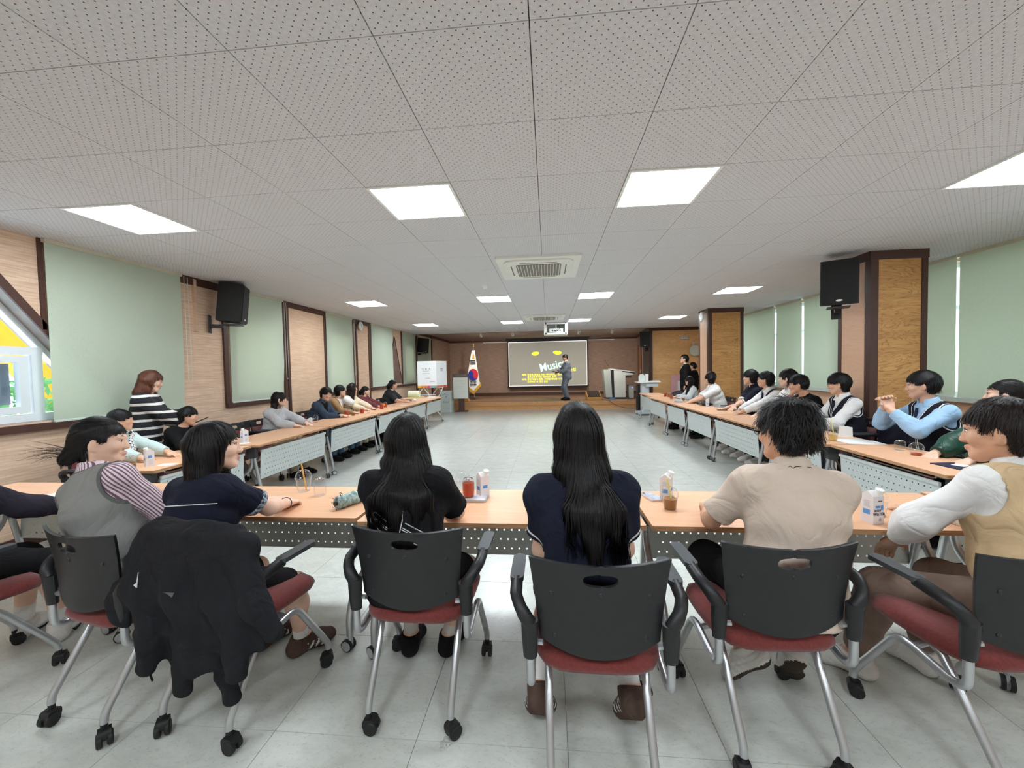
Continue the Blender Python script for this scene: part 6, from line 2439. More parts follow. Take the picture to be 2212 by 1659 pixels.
r6 = Person(label='bespectacled boy in a navy vest with long white sleeves on the table', loc=(RX, 6.45), rz=88, s=1.03, h=.009, lean=12, hyaw=-38, skin=SKIN3, top=WHT, sleeve=1.85, topg=.016, vest=(VNAVY, None), collar=WHT, rh=(.06, .48, .745), lh=(-.10, .50, .745), bottom=GREYB, shoes=[WSHOE, WSHOE], glasses=True, hair=hs(SHORT), strands=900)
r7 = Person(label='bespectacled boy in a navy polo shirt with folded arms', loc=(RX, 7.0), rz=88, s=1.05, h=.009, lean=8, hyaw=-46, skin=SKIN2, top=NAVY_H, sleeve=.92, topg=.022, trim='end', collar=S_NAVY, rh=(-.12, .36, .78), lh=(.06, .38, .76), bottom=GREYB, shoes=[WSHOE, WSHOE], glasses=True, hair=hs(SHORT, cap='fluffy', z0=.044, sweep=-.3), strands=1000)
r8 = Person(label='boy in a short-sleeved white shirt leaning on the table', loc=(RX - .04, 8.35), rz=84, s=1.0, h=.0125, lean=18, hyaw=-52, skin=SKIN2, top=WHT, sleeve=.95, topg=.024, collar=WHT, rh=(.02, .52, .745), lh=(-.06, .52, .745), bottom=BLACKC, shoes=[BSHOE, WSHOE], hair=hs(SHORT), strands=600)
r9 = Person(label='person whose dark head shows behind the white-shirted boy', loc=(RX + .08, 8.92), rz=88, s=1.0, h=.014, lean=6, hyaw=-52, skin=SKIN2, top=WHT, sleeve=.95, bottom=BLACKC, shoes=[BSHOE, BSHOE], hair=hs(SHORT), strands=500)
HOODW = cloth('white_hood', (206, 212, 214), var=.05)
r10 = Person(label='bespectacled child in a white and black hooded jacket', loc=(3.30, 9.62), rz=86, s=.87, h=.014, lean=8, hyaw=-42, skin=SKIN, top=HOODW, sleeve=1.9, topg=.024, vfront=(BLACKC, .3, .6), collar=HOODW, bottom=BLACKC, shoes=[BSHOE, WSHOE], glasses=True, hair=hs(BOB, len=.1, mess=.2, ear=True, earz=.0, eary=.02), strands=500)

# ---- standing at the back right, and the presenter
m1 = Person(label='standing man in a long black coat by the plywood wall', loc=(3.98, 12.0), rz=72, stand=True, s=1.07, h=.014, lean=0, hyaw=8, hpitch=6, skin=SKIN2, top=BLACKC, sleeve=1.9, topg=.03, vfront=(WHT, .32, .22), opts=('coat',), coat=.42, topname='coat', bottom=BLACKC, shoes=[BSHOE, BSHOE], glasses=True, hair=hs(SHORT, z0=.055, part=-.4), strands=500,
            feet=((-.1, 0), (.1, .02)), rh=(.24, .04, .86), lh=(-.24, .04, .86))
m2 = Person(label='person half hidden by the far column', loc=(4.42, 12.6), rz=60, stand=True, s=.94, h=.014, lean=0, skin=SKIN2, top=BLACKC, sleeve=1.9, topg=.024, vfront=(WHT, .3, .3), topname='jacket', bottom=BLACKC, shoes=[BSHOE, BSHOE], hair=hs(SHORT), strands=400, feet=((-.1, 0), (.1, .02)))
SUIT = cloth('grey_suit', (122, 130, 142), var=.07)
pr = Person(label='presenter in a grey suit standing on the stage reading from a dark folder', loc=(.70, 15.2), z0=STAGE_Z, rz=104, stand=True, fat=1.2, sw=1.08, s=1.02, h=.014, lean=2, hyaw=6, hpitch=-20, skin=SKIN3, top=SUIT, sleeve=1.9, topg=.03, vfront=(WHT, .2, .28), opts=('coat',), coat=.14, topname='suit_jacket', collar=WHT, bottom=SUIT, blen=1.95,
            shoes=[BSHOE, BSHOE], hair=hs(SHORT, z0=.06, nape=-.05, len=.04, earz=.03), hairm=HAIRB, strands=500, feet=((-.1, 0), (.1, .02)), rh=(.02, .36, 1.07), lh=(-.10, .34, 1.05), hand_curl=.7)
q = pr.T
MB().tube([pr.nb + q @ np.array([0, .10, -.01]), pr.nb + q @ np.array([0, .135, -.1]), pr.nb + q @ np.array([0, .145, -.22])], [.012, .02, .024], 8, flat=.5).build('tie', cloth('dark_tie', (38, 40, 56)), pr.root)
MB().box(tuple(pr.nb + q @ np.array([-.085, .125, -.16])), (.07, .03, .03)).build('pocket_square', WHT, pr.root)
for p_, dx in ((r2, 0), (r3, 0), (r6, 0)):
    q = p_.T
    MB().tube([p_.nb + q @ np.array([0, .105, -.01]), p_.nb + q @ np.array([0, .125, -.08]), p_.nb + q @ np.array([0, .135, -.16])], [.011, .017, .02], 8, flat=.5).build('tie', cloth('dark_tie', (38, 40, 56)), p_.root)

# ---- details on people
# white line drawing on the back of the black shirt
q = g4.T
m = MB()


def back_line(pts, r=.0022):
    P = []
    for x, z in pts:
        p0 = g4.P + q @ np.array([x, -.30, z])
        P.append(g4.stick(p0, q @ np.array([0, 1., 0]), off=.0015))
    m.tube(P, r, 5)


for sx in (-1, 1):
    for n_ in range(2):
        o = n_ * .030
        w_ = .011
        d = Vector((sx * .8, .6)).normalized() if sx < 0 else Vector((.83, -.55)).normalized()
        nn = Vector((-d.y, d.x))
        b0 = Vector((sx * .035 - .01, .215)) + nn * (o - .02) * (1 if sx < 0 else -1)
        ln = .085
        lp = [b0 + nn * w_] + [b0 + d * ln + nn * w_ * math.cos(t) + d * w_ * math.sin(t) for t in [PI * k_ / 8 for k_ in range(9)]] + [b0 - nn * w_]
        back_line([(v.x, v.y) for v in lp])
back_line([(.015, .20), (.03, .25), (.035, .30), (.028, .335), (.018, .335), (.012, .31)])
back_line([(-.02, .155), (-.03, .185), (-.01, .20)])
m.build('printed_line_drawing', TRIMW, g4.root)
# thin white cord across the back of the navy shirt
q = g3.T
P = []
for k_ in range(13):
    x = -.12 + .29 * k_ / 12
    v_ = g3.stick(g3.P + q @ np.array([x, -.30, .335 + .006 * (k_ / 12)]), q @ np.array([0, 1., 0]), off=.003)
    if g3.topS(v_[None])[0] < .006:
        P.append(v_)
MB().tube(P, .0022, 5).build('white_piping', TRIMW, g3.root)
t_ = MB()
e = g3.wr[1] + (g3.el[1] - g3.wr[1]) * .10
d = nv(g3.wr[1] - g3.el[1])
a = nv(np.cross(d, (0, 0, 1.)))
b = np.cross(d, a)
t_.tube([e + (a * math.cos(u) + b * math.sin(u)) * .031 for u in [2 * PI * n_ / 16 for n_ in range(17)]], .0022, 5, cap=False)
t_.build('bracelet', BLACKP, g3.root)
STITCH = Sdf()
STITCH.bar(b6.nb + b6.T @ np.array([0, .006, .004]), b6.nb + b6.T @ np.array([0, .02, .058]), .0775, .062, .01)
# zigzag stitch on the beige collar, side wisps of the bun, printed sweatshirt, shoe marks
q = b6.T
P = []
for k_ in range(41):
    u = R(-150 + 300 * k_ / 40) - PI / 2
    r_ = .20
    d_ = np.array([math.cos(u), math.sin(u), 0])
    v_ = b6.stick(b6.nb + q @ (d_ * r_ + np.array([0, .006, .022 + (.005 if k_ % 2 else -.004)])), q @ -d_, STITCH, .0015)
    if np.linalg.norm(v_ - b6.nb) < .12:
        P.append(v_)
MB().tube(P, .0018, 4).build('zigzag_stitch', cloth('stitch', (60, 48, 44)), b6.root)
rn = random.Random(11)
m = MB()
for k_ in range(26):
    z = rn.uniform(-.03, .05)
    L = rn.uniform(.05, .12)
    a0 = g2.hd(rn.uniform(-.03, .02), -.12, -.06 + rn.uniform(-.02, .03))
    m.tube(arc(a0, a0 + g2.HR @ np.array([-.02, -.04, .02]), a0 + g2.HR @ np.array([rn.uniform(-.05, .02), -.04 - L, z]), 5), [.0012, .0011, .001, .0009, .0007, .0004], 3)
m.build('loose_strands', HAIR, g2.root)
q = l3.T
m = None
for k_, (tx, zz) in enumerate((('be a good', .36), ('vibes only', .325), ('today', .29))):
    p0 = l3.stick(l3.P + q @ (np.array([0, .4, zz]) * l3.s), q @ np.array([0, -1., 0]), off=.004)
    text('printed_text', tx, .042, cloth('print_ink', (58, 60, 70)), l3.root, tuple(p0), (PI / 2 - R(14), 0, PI), bold=.0006)
for i in (-1, 1):
    A, D = g1.an[i], g1.td[i]
    sdv = nv(np.cross(D, (0, 0, 1.)))
    P = [A + D * t + sdv * (.056 if True else 0) + np.array([0, 0, z]) for t, z in ((.13, -.055), (.06, -.068), (.01, -.06), (-.03, -.035))]
    MB().tube(P, [.001, .005, .008, .001], 6, flat=1).build('curved_mark', BLACKC, g1.root)

# ---- jackets left on chairs
DRAPE_S = {}


def on_cloth(S, x, z, y=-.7):
    p = np.array([x, y, z])
    for _ in range(200):
        v = S(p[None])[0]
        if v < .004:
            break
        p[1] += max(.001, min(v, .02) * .5)
    return p


def drape(label, loc, rz, cols_, m, h=.009, fold=None):
    t_ = thing('draped_jacket', label, 'jacket', loc, rz)
    S = Sdf()
    for a, b, r0, r1, f0, f1 in cols_:
        S.bar(a, b, r0, r1, .046, (1, 0, 0), f0, f1)
    S.wr = (.004, 30)
    S.fold = fold
    sdf_part('jacket_body', S, h, m, t_)
    DRAPE_S[t_.name] = S
    return t_


JK = cloth('black_jacket', (31, 31, 34), var=.12)
xs = [(-.36, .52), (-.30, .45), (-.22, .42), (-.15, .30), (-.08, .24), (-.01, .24), (.07, .33), (.15, .345), (.23, .345), (.30, .36), (.37, .44), (.42, .50)]
rn = random.Random(4)
cs = [((-.2, -.215, .845), (.2, -.215, .845), .03, .03, .045, .045)]
for k_, (x, zb_) in enumerate(xs):
    xt = x * .66
    ym = -.285 - .02 * (k_ % 2)
    cs.append(((xt, -.245, .83), (x * .85, ym, .62), .034, .036, .022, .024))
    cs.append(((x * .85, ym, .62), (x, ym - .01 + .02 * math.sin(k_ * 1.9), zb_ + .03), .036, .034, .024, .018))
cs.append(((.17, -.27, .55), (.155, -.25, .30), .04, .038, .035, .035))
cs.append(((.155, -.25, .30), (.175, -.25, .215), .038, .04, .035, .036))
cs.append(((-.30, -.25, .72), (-.36, -.16, .50), .05, .03, .03, .03))
c3 = FRONT['c3']
jk = drape('black sports jacket hanging over the back of a chair', (c3[0] + .02, c3[1], 0), c3[2], cs, JK, .0075, lambda Q: .011 * np.sin(38 * Q[:, 0] / (1 + .8 * np.clip(.85 - Q[:, 2], 0, 1)) + 9 * Q[:, 2] + 1.5 * np.sin(9 * Q[:, 2])) * np.clip((.84 - Q[:, 2]) * 5, 0, 1))
MB().prism([(0, 0), (.010, -.016), (.050, .034), (.020, .002)], 1, -.0015, .0015).build('white_logo', TRIMW, jk, loc=on_cloth(DRAPE_S[jk.name], -.19, .665), rot=(0, R(-28), 0))
MB().prism([(-.028, 0), (.028, .004), (.016, -.014), (-.006, -.018)], 1, -.0015, .0015).build('grey_logo', cloth('logo_grey', (96, 96, 98)), jk, loc=on_cloth(DRAPE_S[jk.name], .0, .66))
MB().tube([(-.2, -.28, .36), (-.205, -.285, .28), (-.198, -.28, .24)], .004, 5).build('cord', JK, jk)
NJ = cloth('navy_jacket', (26, 26, 40), var=.12)
cs = [((-.2, -.21, .84), (.2, -.21, .84), .03, .03, .05, .05)]
for k_ in range(7):
    x = -.24 + .08 * k_
    cs.append(((x * .8, -.25, .82), (x, -.27, .5 - .03 * (k_ % 2)), .045, .045, .026, .022))
    cs.append(((x * .8, -.17, .83), (x, -.14, .58), .045, .04, .022, .022))
nj = drape('navy jacket with white double stripes over a chair by the near column', (RX, RIGHT_Y['spare'], 0), PI / 2, cs, NJ, .010)
for o in (0, .022):
    MB().tube([(-.20 + o, -.11, .60), (-.19 + o, -.128, .74), (-.16 + o, -.15, .835), (-.1, -.16, .872 - o), (.1, -.16, .872 - o)], .005, 5).build('white_stripe', TRIMW, nj)
# ================================================================== small things on the tables
TZ = .7195
def m_clear():
    m, t = mk('clear_plastic')
    tr = t.new('ShaderNodeBsdfTransparent')
    tr.inputs[0].default_value = (.95, .95, .95, 1)
    gl = t.new('ShaderNodeBsdfGlossy')
    gl.inputs['Roughness'].default_value = .06
    df = t.new('ShaderNodeBsdfDiffuse')
    df.inputs[0].default_value = (.85, .86, .87, 1)
    fr = t.new('ShaderNodeLayerWeight')
    fr.inputs[0].default_value = .5
    a = t.new('ShaderNodeMixShader')
    a.inputs[0].default_value = .45
    b = t.new('ShaderNodeMixShader')
    nz = t.noise(t.coords(), 20)
    t.link(t.math('ADD', t.math('MULTIPLY', t.math('POWER', fr.outputs['Facing'], 3), .6), t.math('MULTIPLY', nz, .06)), b.inputs[0])
    t.link(gl.outputs[0], a.inputs[1])
    t.link(df.outputs[0], a.inputs[2])
    t.link(tr.outputs[0], b.inputs[1])
    t.link(a.outputs[0], b.inputs[2])
    t.link(b.outputs[0], t.n['Material Output'].inputs[0])
    return m


CLEAR = m_clear()


def m_liquid(name, rgb):
    m, t = mk(name)
    b = t.b
    n = t.noise(t.coords(), 9)
    c = lin(rgb)
    t.link(t.mix(n, tuple(x * .8 for x in c[:3]) + (1,), c), b.inputs['Base Color'])
    b.inputs['Roughness'].default_value = .12
    b.inputs['Transmission Weight'].default_value = .25
    b.inputs['IOR'].default_value = 1.33
    return m


RED = m_liquid('red_drink', (214, 84, 44))
BROWN_D = m_liquid('brown_drink', (176, 120, 66))
YELLOW_D = m_liquid('yellow_drink', (244, 206, 120))
ICE = m_glass('ice', (236, 240, 242), .15)
STRAW_O = pm('orange_straw', (236, 176, 86), .4)
STRAW_Y = pm('yellow_straw', (230, 220, 120), .4)


def cup(x, y, kind, liquid, label, straw=None, h=.105, r=.040, z=None, fill=.7):
    """clear takeaway cup: 'open', 'dome' lid, or 'can' shaped with an aluminium top"""
    t_ = thing('clear_cup', label, 'cup', (x, y, TZ if z is None else z), 0, 'clear takeaway cups')
    rb = r * .76
    if kind == 'can':
        prof = [(r * .86, 0), (r * .97, .006), (r, .02), (r, h * .82), (r * .9, h * .93), (r * .78, h)]
        MB().lathe(prof, n=20, cap=False).build('wall', CLEAR, t_, smooth='all')
        MB().lathe([(0, 0), (r * .86, 0), (r * .86, .002), (0, .002)], n=20).build('bottom', CLEAR, t_)
        MB().lathe([(0, h - .003), (r * .70, h - .003), (r * .72, h + .003), (r * .80, h + .003), (r * .80, h - .002)], n=20).build('can_lid', CHROME, t_, smooth=True)
    else:
        MB().lathe([(rb, 0), (r, h), (r * 1.05, h), (r * 1.05, h + .004)], n=20, cap=False).build('wall', CLEAR, t_, smooth='all')
        MB().lathe([(0, .001), (rb, .001), (rb, .003), (0, .003)], n=20).build('bottom', CLEAR, t_)
    if kind == 'dome':
        R0 = r * 1.07
        MB().lathe([(R0, h), (R0 * 1.04, h + .006), (R0, h + .01)] + [(R0 * .98 * math.cos(a), h + .01 + R0 * .95 * math.sin(a)) for a in [PI / 2 * k / 7 for k in range(1, 7)]] + [(.010, h + .01 + R0 * .96)], n=20, cap=False).build('dome_lid', CLEAR, t_, smooth='all')
    if liquid:
        hl = h * fill
        k = 1 if kind == 'can' else (rb + (r - rb) * fill) / r
        b0 = (r * .9 if kind == 'can' else rb) - .0022
        MB().lathe([(b0, .004), (r * k - .0022, hl * .5 if kind == 'can' else hl), (r * k - .0024, hl), (0.001, hl)], n=20).build('drink', liquid, t_, smooth=True)
    if straw:
        MB().tube([(rb * .5, 0, .006), (-r * .3, .005, h + .09)], .0045, 8).build('straw', straw, t_)
    return t_


def ice_in(t_, n, r, z0, seed):
    rn = random.Random(seed)
    for k in range(n):
        MB().rbox((0, 0, 0), (.022, .022, .02), .004, 2).build('ice_cube', ICE, t_, loc=(rn.uniform(-1, 1) * r, rn.uniform(-1, 1) * r, z0 + .012 * k), rot=(rn.uniform(0, 3), rn.uniform(0, 3), rn.uniform(0, 3)))


CARD = pm('carton_white', (226, 220, 220), .5, var=.02)
CBLUE = pm('carton_blue', (84, 150, 214), .5)
CINK = pm('carton_ink', (70, 72, 80), .5)


def carton(x, y, rz, label, h=.145, big=False, z=None):
    """gable-top water carton with a screw cap"""
    t_ = thing('water_carton', label, 'carton', (x, y, TZ if z is None else z), rz, 'white water cartons')
    w = .058
    a = w / 2
    hb = h * .86
    m = MB()
    m.add([(-a, -a, 0), (a, -a, 0), (a, a, 0), (-a, a, 0), (-a, -a, hb), (a, -a, hb), (a, a, hb), (-a, a, hb), (-a, -.003, h), (a, -.003, h), (a, .003, h), (-a, .003, h)],
          [(0, 3, 2, 1), (0, 1, 5, 4), (1, 2, 6, 5), (2, 3, 7, 6), (3, 0, 4, 7), (4, 5, 9, 8), (6, 7, 11, 10), (8, 9, 10, 11), (5, 6, 10, 9), (7, 4, 8, 11)])
    m.build('box_body', CARD, t_)
    MB().lathe([(.013, 0), (.013, .016), (.016, .016), (.017, .03), (.015, .031)], n=16).build('cap', WHITEP, t_, loc=(.012, -.016, hb + .004), rot=(R(18), 0, 0), smooth=True)
    if big:
        MB().box((-.004, -a - .0006, hb * .63), (.024, .001, .011)).box((.019, -a - .0006, hb * .60), (.012, .001, .022)).build('printed_block', CBLUE, t_)
        text('lettering', 'BODY', .013, CINK, t_, (-.004, -a - .0008, hb * .49), bold=.0002)
        text('lettering', 'WATER', .0185, CINK, t_, (.003, -a - .0008, hb * .36), bold=.0004)
        MB().box((.008, -a - .0006, hb * .84), (.022, .001, .004)).build('printed_line', CINK, t_)
        MB().lathe([(0, 0), (.006, .001), (.0075, .007), (.004, .014), (0, .019)], n=12).build('printed_drop', pm('drop_grey', (150, 166, 186), .5), t_, loc=(.010, -a, hb * .10)).scale = (1, .15, 1)
    MB().box((0, -a - .0006, hb * .5), (.03, .001, .018)).build('printed_block', CBLUE, t_) if not big else None
    MB().box((-a - .0006, 0, hb * .42), (.001, .030, .022)).build('side_block', CBLUE, t_)
    MB().box((a + .0006, 0, hb * .66), (.001, .026, .02)).build('side_block', CBLUE, t_)
    m = MB()
    for k in range(5):
        m.box((-a - .0006, .002 * (k % 2), hb * (.62 + .05 * k)), (.001, .03 - .004 * (k % 3), .002))
        m.box((a + .0006, .002 * (k % 2), hb * (.15 + .07 * k)), (.001, .026, .002))
    m.build('small_print', pm('print_grey', (178, 178, 184), .5), t_)
    return t_


def sheet(x, y, rz, w, d, label, m=None, z=None, th=.0015, name='paper_sheet', cat='paper', group='white papers'):
    t_ = tag(MB().box((0, 0, th / 2), (w, d, th)).build(name, m or pm('paper_white', (240, 240, 238), .7, var=.01)), label, cat, group)
    t_.location = (x, y, TZ if z is None else z)
    t_.rotation_euler = (0, 0, rz)
    return t_


def phone(x, y, rz, label, back=None, w=.074, l=.152):
    t_ = thing('smartphone', label, 'phone', (x, y, TZ), rz, 'phones on the tables')
    MB().rbox((0, 0, .0045), (w, l, .009), .010, 4).build('body', back or BLACKP, t_)
    MB().rbox((0, 0, .0093), (w * .94, l * .96, .0008), .009, 4).build('glass', pm('phone_glass', (20, 21, 25), .08) if back is None else pm('phone_case_art', (186, 188, 198), .3, var=.2, vscale=30), t_)
    for k in range(2):
        MB().lathe([(0, 0), (.007, 0), (.007, .0015), (0, .0015)], (-w * .28, l * .34 - .02 * k, .0096), 12).build('lens', BLACKP, t_)
    return t_


# ---- front row
cup(-1.575, 2.405, 'dome', None, 'empty domed clear cup with an orange straw near the girl in navy', STRAW_O, .085, .046)
t_ = cup(-1.42, 2.33, 'can', None, 'empty clear can-shaped cup beside the folded umbrella', None, .105, .034)
cup(-.525, 2.345, 'dome', None, 'domed empty cup behind the red drink on the front table', None, .095, .043)
tb = thing('tablet', 'silver tablet under the red drink on the front table', 'tablet', (-.45, 2.275, TZ), R(-2))
MB().rbox((0, 0, .006), (.17, .11, .012), .012, 4).build('body', SILVER, tb)
MB().rbox((0, 0, .0125), (.156, .098, .001), .008, 3).build('case_print', pm('tablet_print', (206, 204, 208), .35, var=.15, vscale=20), tb)
t_ = cup(-.478, 2.285, 'can', RED, 'clear can of red iced drink on the front table', None, .105, .036, TZ + .0135, .8)
carton(-.402, 2.34, R(38), 'white water carton beside the red drink on the front table')
phone(.578, 2.34, R(14), 'phone in a printed case on the front table', pm('pink_case', (222, 196, 190), .4))
carton(.655, 2.31, R(60), 'white water carton behind the brown drink')
t_ = cup(.628, 2.15, 'dome', BROWN_D, 'domed cup of brown iced drink with a yellow straw', STRAW_Y, .07, .040, None, .8)
ice_in(t_, 4, .014, .02, 2)
carton(1.505, 2.0, R(14), 'nearest water carton lettered WATER beside the boy in beige', .15, True)
t_ = cup(1.60, 2.09, 'dome', None, 'empty domed cup behind the nearest water carton', None, .075, .038)
MB().lathe([(0, .004), (.022, .004), (.024, .018), (0, .02)], n=16).build('drink', BROWN_D, t_)
sheet(1.72, 2.065, R(38), .11, .11, 'square white note beside the nearest water carton')
phone(1.85, 2.11, R(50), 'black phone by the elbow of the boy in tan')
sheet(-2.37, 2.165, R(-30), .13, .10, 'white card in front of the girl in grey')
sheet(-2.95, 2.12, R(20), .21, .297, 'white sheet at the left end of the front row')
sheet(-3.15, 2.25, R(5), .21, .297, 'second white sheet at the left end, farther back')
# folded umbrella
t_ = thing('folded_umbrella', 'folded green-grey patterned umbrella with black cover on the front table', 'umbrella', (-1.125, 2.185, TZ + .036), R(-24))
UG = pm('umbrella_grey_green', (146, 168, 164), .6, var=.5, vscale=45, bump=(30, .8, .01))
UB = pm('umbrella_black', (34, 33, 36), .4, var=.3, vscale=30, bump=(22, .9, .015))
mt = Matrix.Rotation(-PI / 2, 3, 'X')
prof = [(.012, -.12), (.030, -.118), (.036, -.105), (.034, -.05), (.037, -.02), (.035, .01)]
MB().lathe(prof, n=18, mat=mt).build('canopy', UG, t_, smooth='all')
MB().lathe([(.034, .0), (.036, .02), (.032, .06), (.034, .1), (.025, .135), (.012, .14)], n=14, mat=mt).build('cover', UB, t_, smooth='all')
MB().lathe([(.012, -.132), (.013, -.118)], n=12, mat=mt).build('handle_end', BLACKP, t_)
MB().lathe([(.0365, -.005), (.0385, -.004), (.0385, .008), (.0365, .009)], n=18, mat=mt).build('strap', pm('strap_mint', (176, 206, 200), .5), t_)
MB().tube(arc((0, -.09, .034), (-.01, -.10, .065), (-.012, -.07, .036), 8), .002, 5).build('wrist_loop', BLACKP, t_)
for k in range(8):
    a = 2 * PI * k / 8
    MB().tube([(.033 * math.cos(a), -.117, .033 * math.sin(a)), (.036 * math.cos(a), -.126, .036 * math.sin(a))], .0025, 5).build('rib_tip', CHROME, t_)

# ---- left row
cup(-3.52, 3.03, 'can', None, 'clear cup of brown cereal by the boy in the checked vest', None, .09, .040)
t_ = [o for o in bpy.data.objects if o.get('label') == 'clear cup of brown cereal by the boy in the checked vest'][0]
MB().lathe([(.034, .004), (.037, .03), (0.001, .034)], n=16).build('cereal', pm('cereal', (170, 116, 54), .8, var=.4, vscale=90, bump=(120, .8, .01)), t_)
carton(-3.385, 3.07, R(-30), 'water carton by the boy in the checked vest')
sheet(-3.27, 3.12, R(10), .12, .09, 'white slip beside the carton of the boy in the checked vest')
cup(-3.46, 3.98 + .06, 'can', None, 'gold-filled jar at the left end of the carton table', None, .08, .034)
carton(-3.42, 4.18, R(-20), 'water carton standing alone on the left row')
sheet(-3.38, 4.10, R(30), .13, .10, 'white slip beside the lone carton on the left row')
cup(-3.60, 5.86, 'dome', None, 'cup in the hands of the girl in grey', None, .07, .036)
t_ = thing('crumpled_tissue', 'crumpled white tissue in front of the girl in grey', 'tissue', (-3.62, 5.72, TZ))
S = Sdf().ell((0, 0, .035), (.045, .04, .04)).ell((.02, .01, .06), (.03, .03, .03))
S.wr = (.012, 70)
sdf_part('paper_ball', S, .007, WHT, t_)
for x, y, lab in ((-3.52, 6.66, 'red drink left of the boy in brown'), (-3.46, 7.12, 'red drink in front of the boy in brown'), (-3.42, 7.90, 'red drink with an orange slice on the left row'), (-3.52, 8.33, 'red drink in front of the girl in maroon')):
    cup(x, y, 'can', RED, lab, None, .11, .036, None, .8)
cup(-3.47, 6.80, 'dome', BROWN_D, 'domed cup beside the red drink of the boy in brown', None, .07, .036)
cup(-3.40, 7.26, 'dome', None, 'domed empty cup in front of the girl in cream', None, .06, .036)
cup(-3.49, 7.72, 'open', BROWN_D, 'low cup beside the orange slice drink', None, .07, .036, None, .3)
t_ = thing('orange_slice', 'orange slice on the rim of a red drink', 'orange slice', (-3.395, 7.945, TZ + .09))
MB().lathe([(0, -.003), (.026, -.003), (.028, 0), (.026, .003), (0, .003)], n=16, mat=Matrix.Rotation(PI / 2, 3, 'X')).build('slice', pm('orange_flesh', (246, 160, 50), .5), t_)
sheet(-3.28, 8.75, R(15), .15, .1, 'white slip near the girl in the dark tee')
cup(-3.45, 9.72, 'open', BROWN_D, 'cup held by the girl in the dark tee', None, .08, .036, None, .6)
t_ = thing('crumpled_tissue', 'crumpled tissue beyond the hands of the girl in the dark tee', 'tissue', (-3.42, 9.9, TZ))
S = Sdf().ell((0, 0, .03), (.04, .05, .03)).ell((.01, .03, .05), (.02, .02, .035))
S.wr = (.012, 70)
sdf_part('paper_ball', S, .009, WHT, t_)
t_ = thing('paper_roll', 'roll of cream paper lying on the table by the voting booth', 'paper roll', (-3.95, 11.45, TZ))
CRP = pm('cream_paper', (232, 230, 208), .7, var=.03)
MB().lathe([(.02, -.16), (.10, -.16), (.10, .16), (.02, .16)], (0, 0, .10), 24, mat=Matrix.Rotation(PI / 2, 3, 'Y')).build('roll', CRP, t_, smooth=True)
MB().box((.05, -.11, .008), (.40, .16, .012), rz=.1).build('loose_sheet', pm('yellow_green_sheet', (214, 214, 150), .7), t_)
t_ = thing('laptop_stand', 'white folded stand lying at the end of the left row', 'stand', (-3.35, 11.25, TZ))
MB().box((0, 0, .012), (.26, .22, .024)).build('base', WHITEP, t_)

# ---- right row
sheet(2.94, 3.08, R(6), .30, .22, 'dark navy folder in front of the girl in green', pm('navy_folder', (36, 32, 62), .6), None, .006, 'folder', 'folder', None)
sheet(2.92, 3.10, R(25), .10, .07, 'white card lying on the navy folder', None, TZ + .0065)
cup(2.93, 3.46, 'dome', RED, 'domed cup with a little red drink before the boy in pale blue', None, .05, .044, None, .3)
cup(2.97, 3.66, 'can', None, 'empty clear can-shaped cup before the boy in pale blue', None, .08, .036)
sheet(2.93, 4.02, R(82), .21, .297, 'white paper sheet left of the boy in pale blue')
sheet(2.90, 4.10, R(95), .21, .297, 'second white paper sheet by the yellow drink', None, TZ + .002)
cup(2.74, 4.12, 'dome', YELLOW_D, 'tall domed cup of yellow drink with a yellow straw', STRAW_Y, .12, .044, None, .45)
cup(2.68, 4.24, 'can', None, 'empty clear cup beside the yellow drink', None, .075, .036)
t_ = thing('white_bag', 'white folded paper bag beside the boy in pale blue', 'paper bag', (3.0, 4.33, TZ))
MB().prism([(-.05, 0), (.05, 0), (.045, .10), (-.04, .11)], 1, -.03, .03).build('bag_body', WHITEP, t_)
cup(2.80, 6.26, 'can', None, 'clear cup near the hands of the boy with white sleeves', None, .085, .036)
t_ = cup(2.93, 6.52, 'open', None, 'second clear cup near the hands of the boy with white sleeves', None, .075, .036)
phone(2.90, 6.98, R(80), 'dark phone in front of the boy in the navy polo')
cup(2.93, 7.30, 'open', None, 'clear cup left of the boy in the navy polo', None, .07, .036)
carton(2.92, 7.66, R(70), 'water carton on the right row between two boys')
cup(2.90, 7.92, 'dome', BROWN_D, 'domed cup beside the carton on the right row', None, .08, .038, None, .4)
for y, lab in ((7.80, 'black bottle lying left of the domed cup'), (8.08, 'second black bottle lying by the notebook')):
    t_ = thing('black_bottle', lab, 'bottle', (2.97, y, TZ + .03), R(80), 'black bottles')
    MB().lathe([(.0, -.09), (.026, -.088), (.030, -.07), (.030, .05), (.016, .075), (.016, .095), (0, .096)], n=16, mat=Matrix.Rotation(PI / 2, 3, 'X')).build('bottle_body', BLACKP, t_, smooth=True)
    MB().lathe([(.031, -.02), (.031, .02)], n=16, mat=Matrix.Rotation(PI / 2, 3, 'X')).build('label_band', GREYB, t_)
sheet(2.95, 8.42, R(85), .18, .25, 'black notebook in front of the white-shirted boy', pm('black_cover', (26, 26, 28), .5), None, .012, 'notebook', 'notebook', None)
t_ = thing('tissue_pack', 'pale blue tissue pack in front of the white-shirted boy', 'tissue pack', (2.74, 8.70, TZ))
MB().rbox((0, 0, .025), (.12, .19, .05), .02, 3).build('pack', pm('tissue_blue', (176, 196, 206), .5, var=.1), t_, bevel=.01)
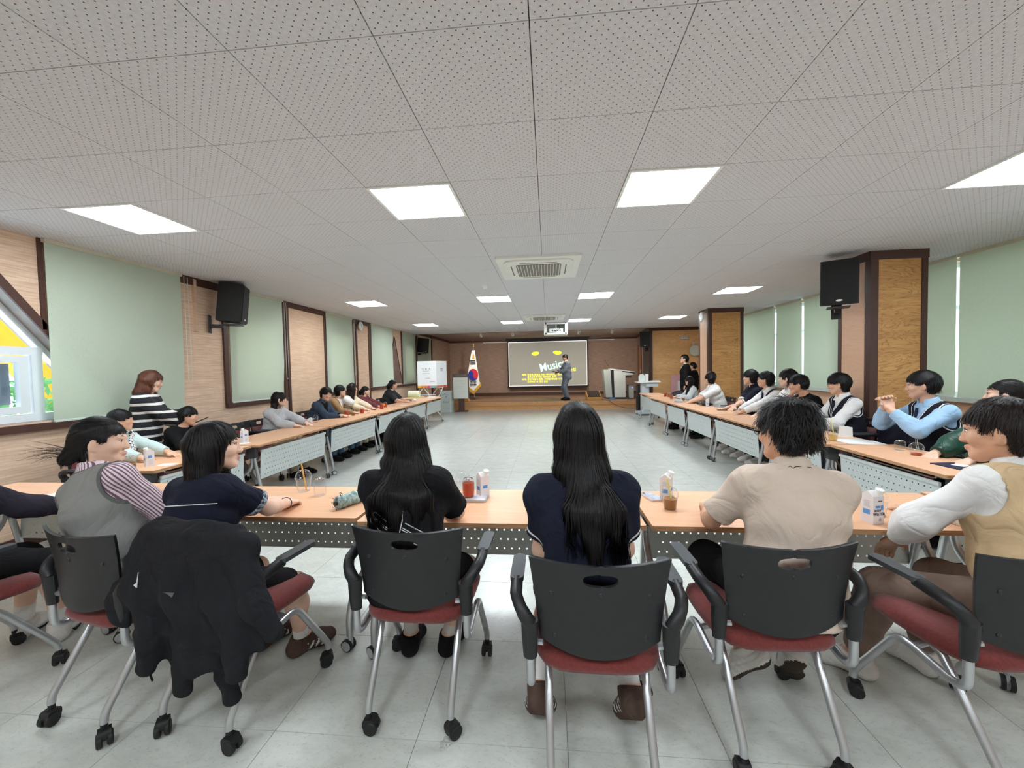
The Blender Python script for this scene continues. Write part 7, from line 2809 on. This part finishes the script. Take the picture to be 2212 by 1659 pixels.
for x, y, kd, lq, lab in ((2.93, 10.35, 'can', RED, 'red drink at the stage end of the right row'), (2.95, 10.12, 'can', BROWN_D, 'brown drink at the stage end of the right row'), (2.86, 9.62, 'can', RED, 'red drink before the hooded child'),
                          (2.76, 9.28, 'open', None, 'clear cup before the hooded child'), (2.80, 9.05, 'dome', None, 'domed cup right of the hooded child'), (2.92, 8.98, 'dome', BROWN_D, 'domed brown drink by the clasped hands')):
    cup(x, y, kd, lq, lab, None, .105 if kd == 'can' else .075, .036, None, .8)
t_ = thing('dark_bag', 'dark bag lying on a chair at the stage end of the right row', 'bag', (3.42, 10.9, .49))
S = Sdf().ell((0, 0, .17), (.20, .26, .16)).ell((.03, .1, .22), (.14, .14, .12))
S.wr = (.01, 30)
sdf_part('bag_body', S, .012, cloth('bag_cloth', (52, 40, 42), var=.2), t_)
# cup and phone in people's hands
p = (np.array(r2.wr[1]) + np.array(r2.wr[-1])) / 2
q = r2.root.matrix_basis
v = Matrix.Translation((r2.loc[0], r2.loc[1], 0)) @ Matrix.Rotation(R(r2.rz), 4, 'Z') @ Vector(p + np.array([0, .02, .055]))
t_ = cup(v.x, v.y, 'can', None, 'clear cup held to the mouth by the boy in pale blue', None, .10, .034, v.z - .05)
MB().lathe([(.0345, .03), (.0345, .055)], n=20, cap=False).build('label_band', WHITEP, t_)
v = Matrix.Translation((wm.loc[0], wm.loc[1], 0)) @ Matrix.Rotation(R(wm.rz), 4, 'Z') @ Vector(np.array(wm.wr[1]) + np.array([-.01, .10, .02]))
t_ = thing('smartphone', 'dark phone in the hand of the standing woman', 'phone', v, R(wm.rz))
MB().rbox((0, 0, 0), (.074, .152, .009), .01, 4).build('body', BLACKP, t_, rot=(R(24), 0, 0))
v = Matrix.Translation((pr.loc[0], pr.loc[1], STAGE_Z)) @ Matrix.Rotation(R(pr.rz), 4, 'Z') @ Vector((np.array(pr.wr[1]) + np.array(pr.wr[-1])) / 2 + np.array([0, .12, .015]))
t_ = thing('folder', 'dark folder held open by the presenter', 'folder', v, R(pr.rz))
MB().box((0, 0, 0), (.30, .20, .012)).build('cover', BLACKP, t_, rot=(R(16), 0, 0))
MB().box((0, -.002, .0075), (.28, .18, .002)).build('page', pm('paper_white', (240, 240, 238), .7), t_, rot=(R(16), 0, 0))
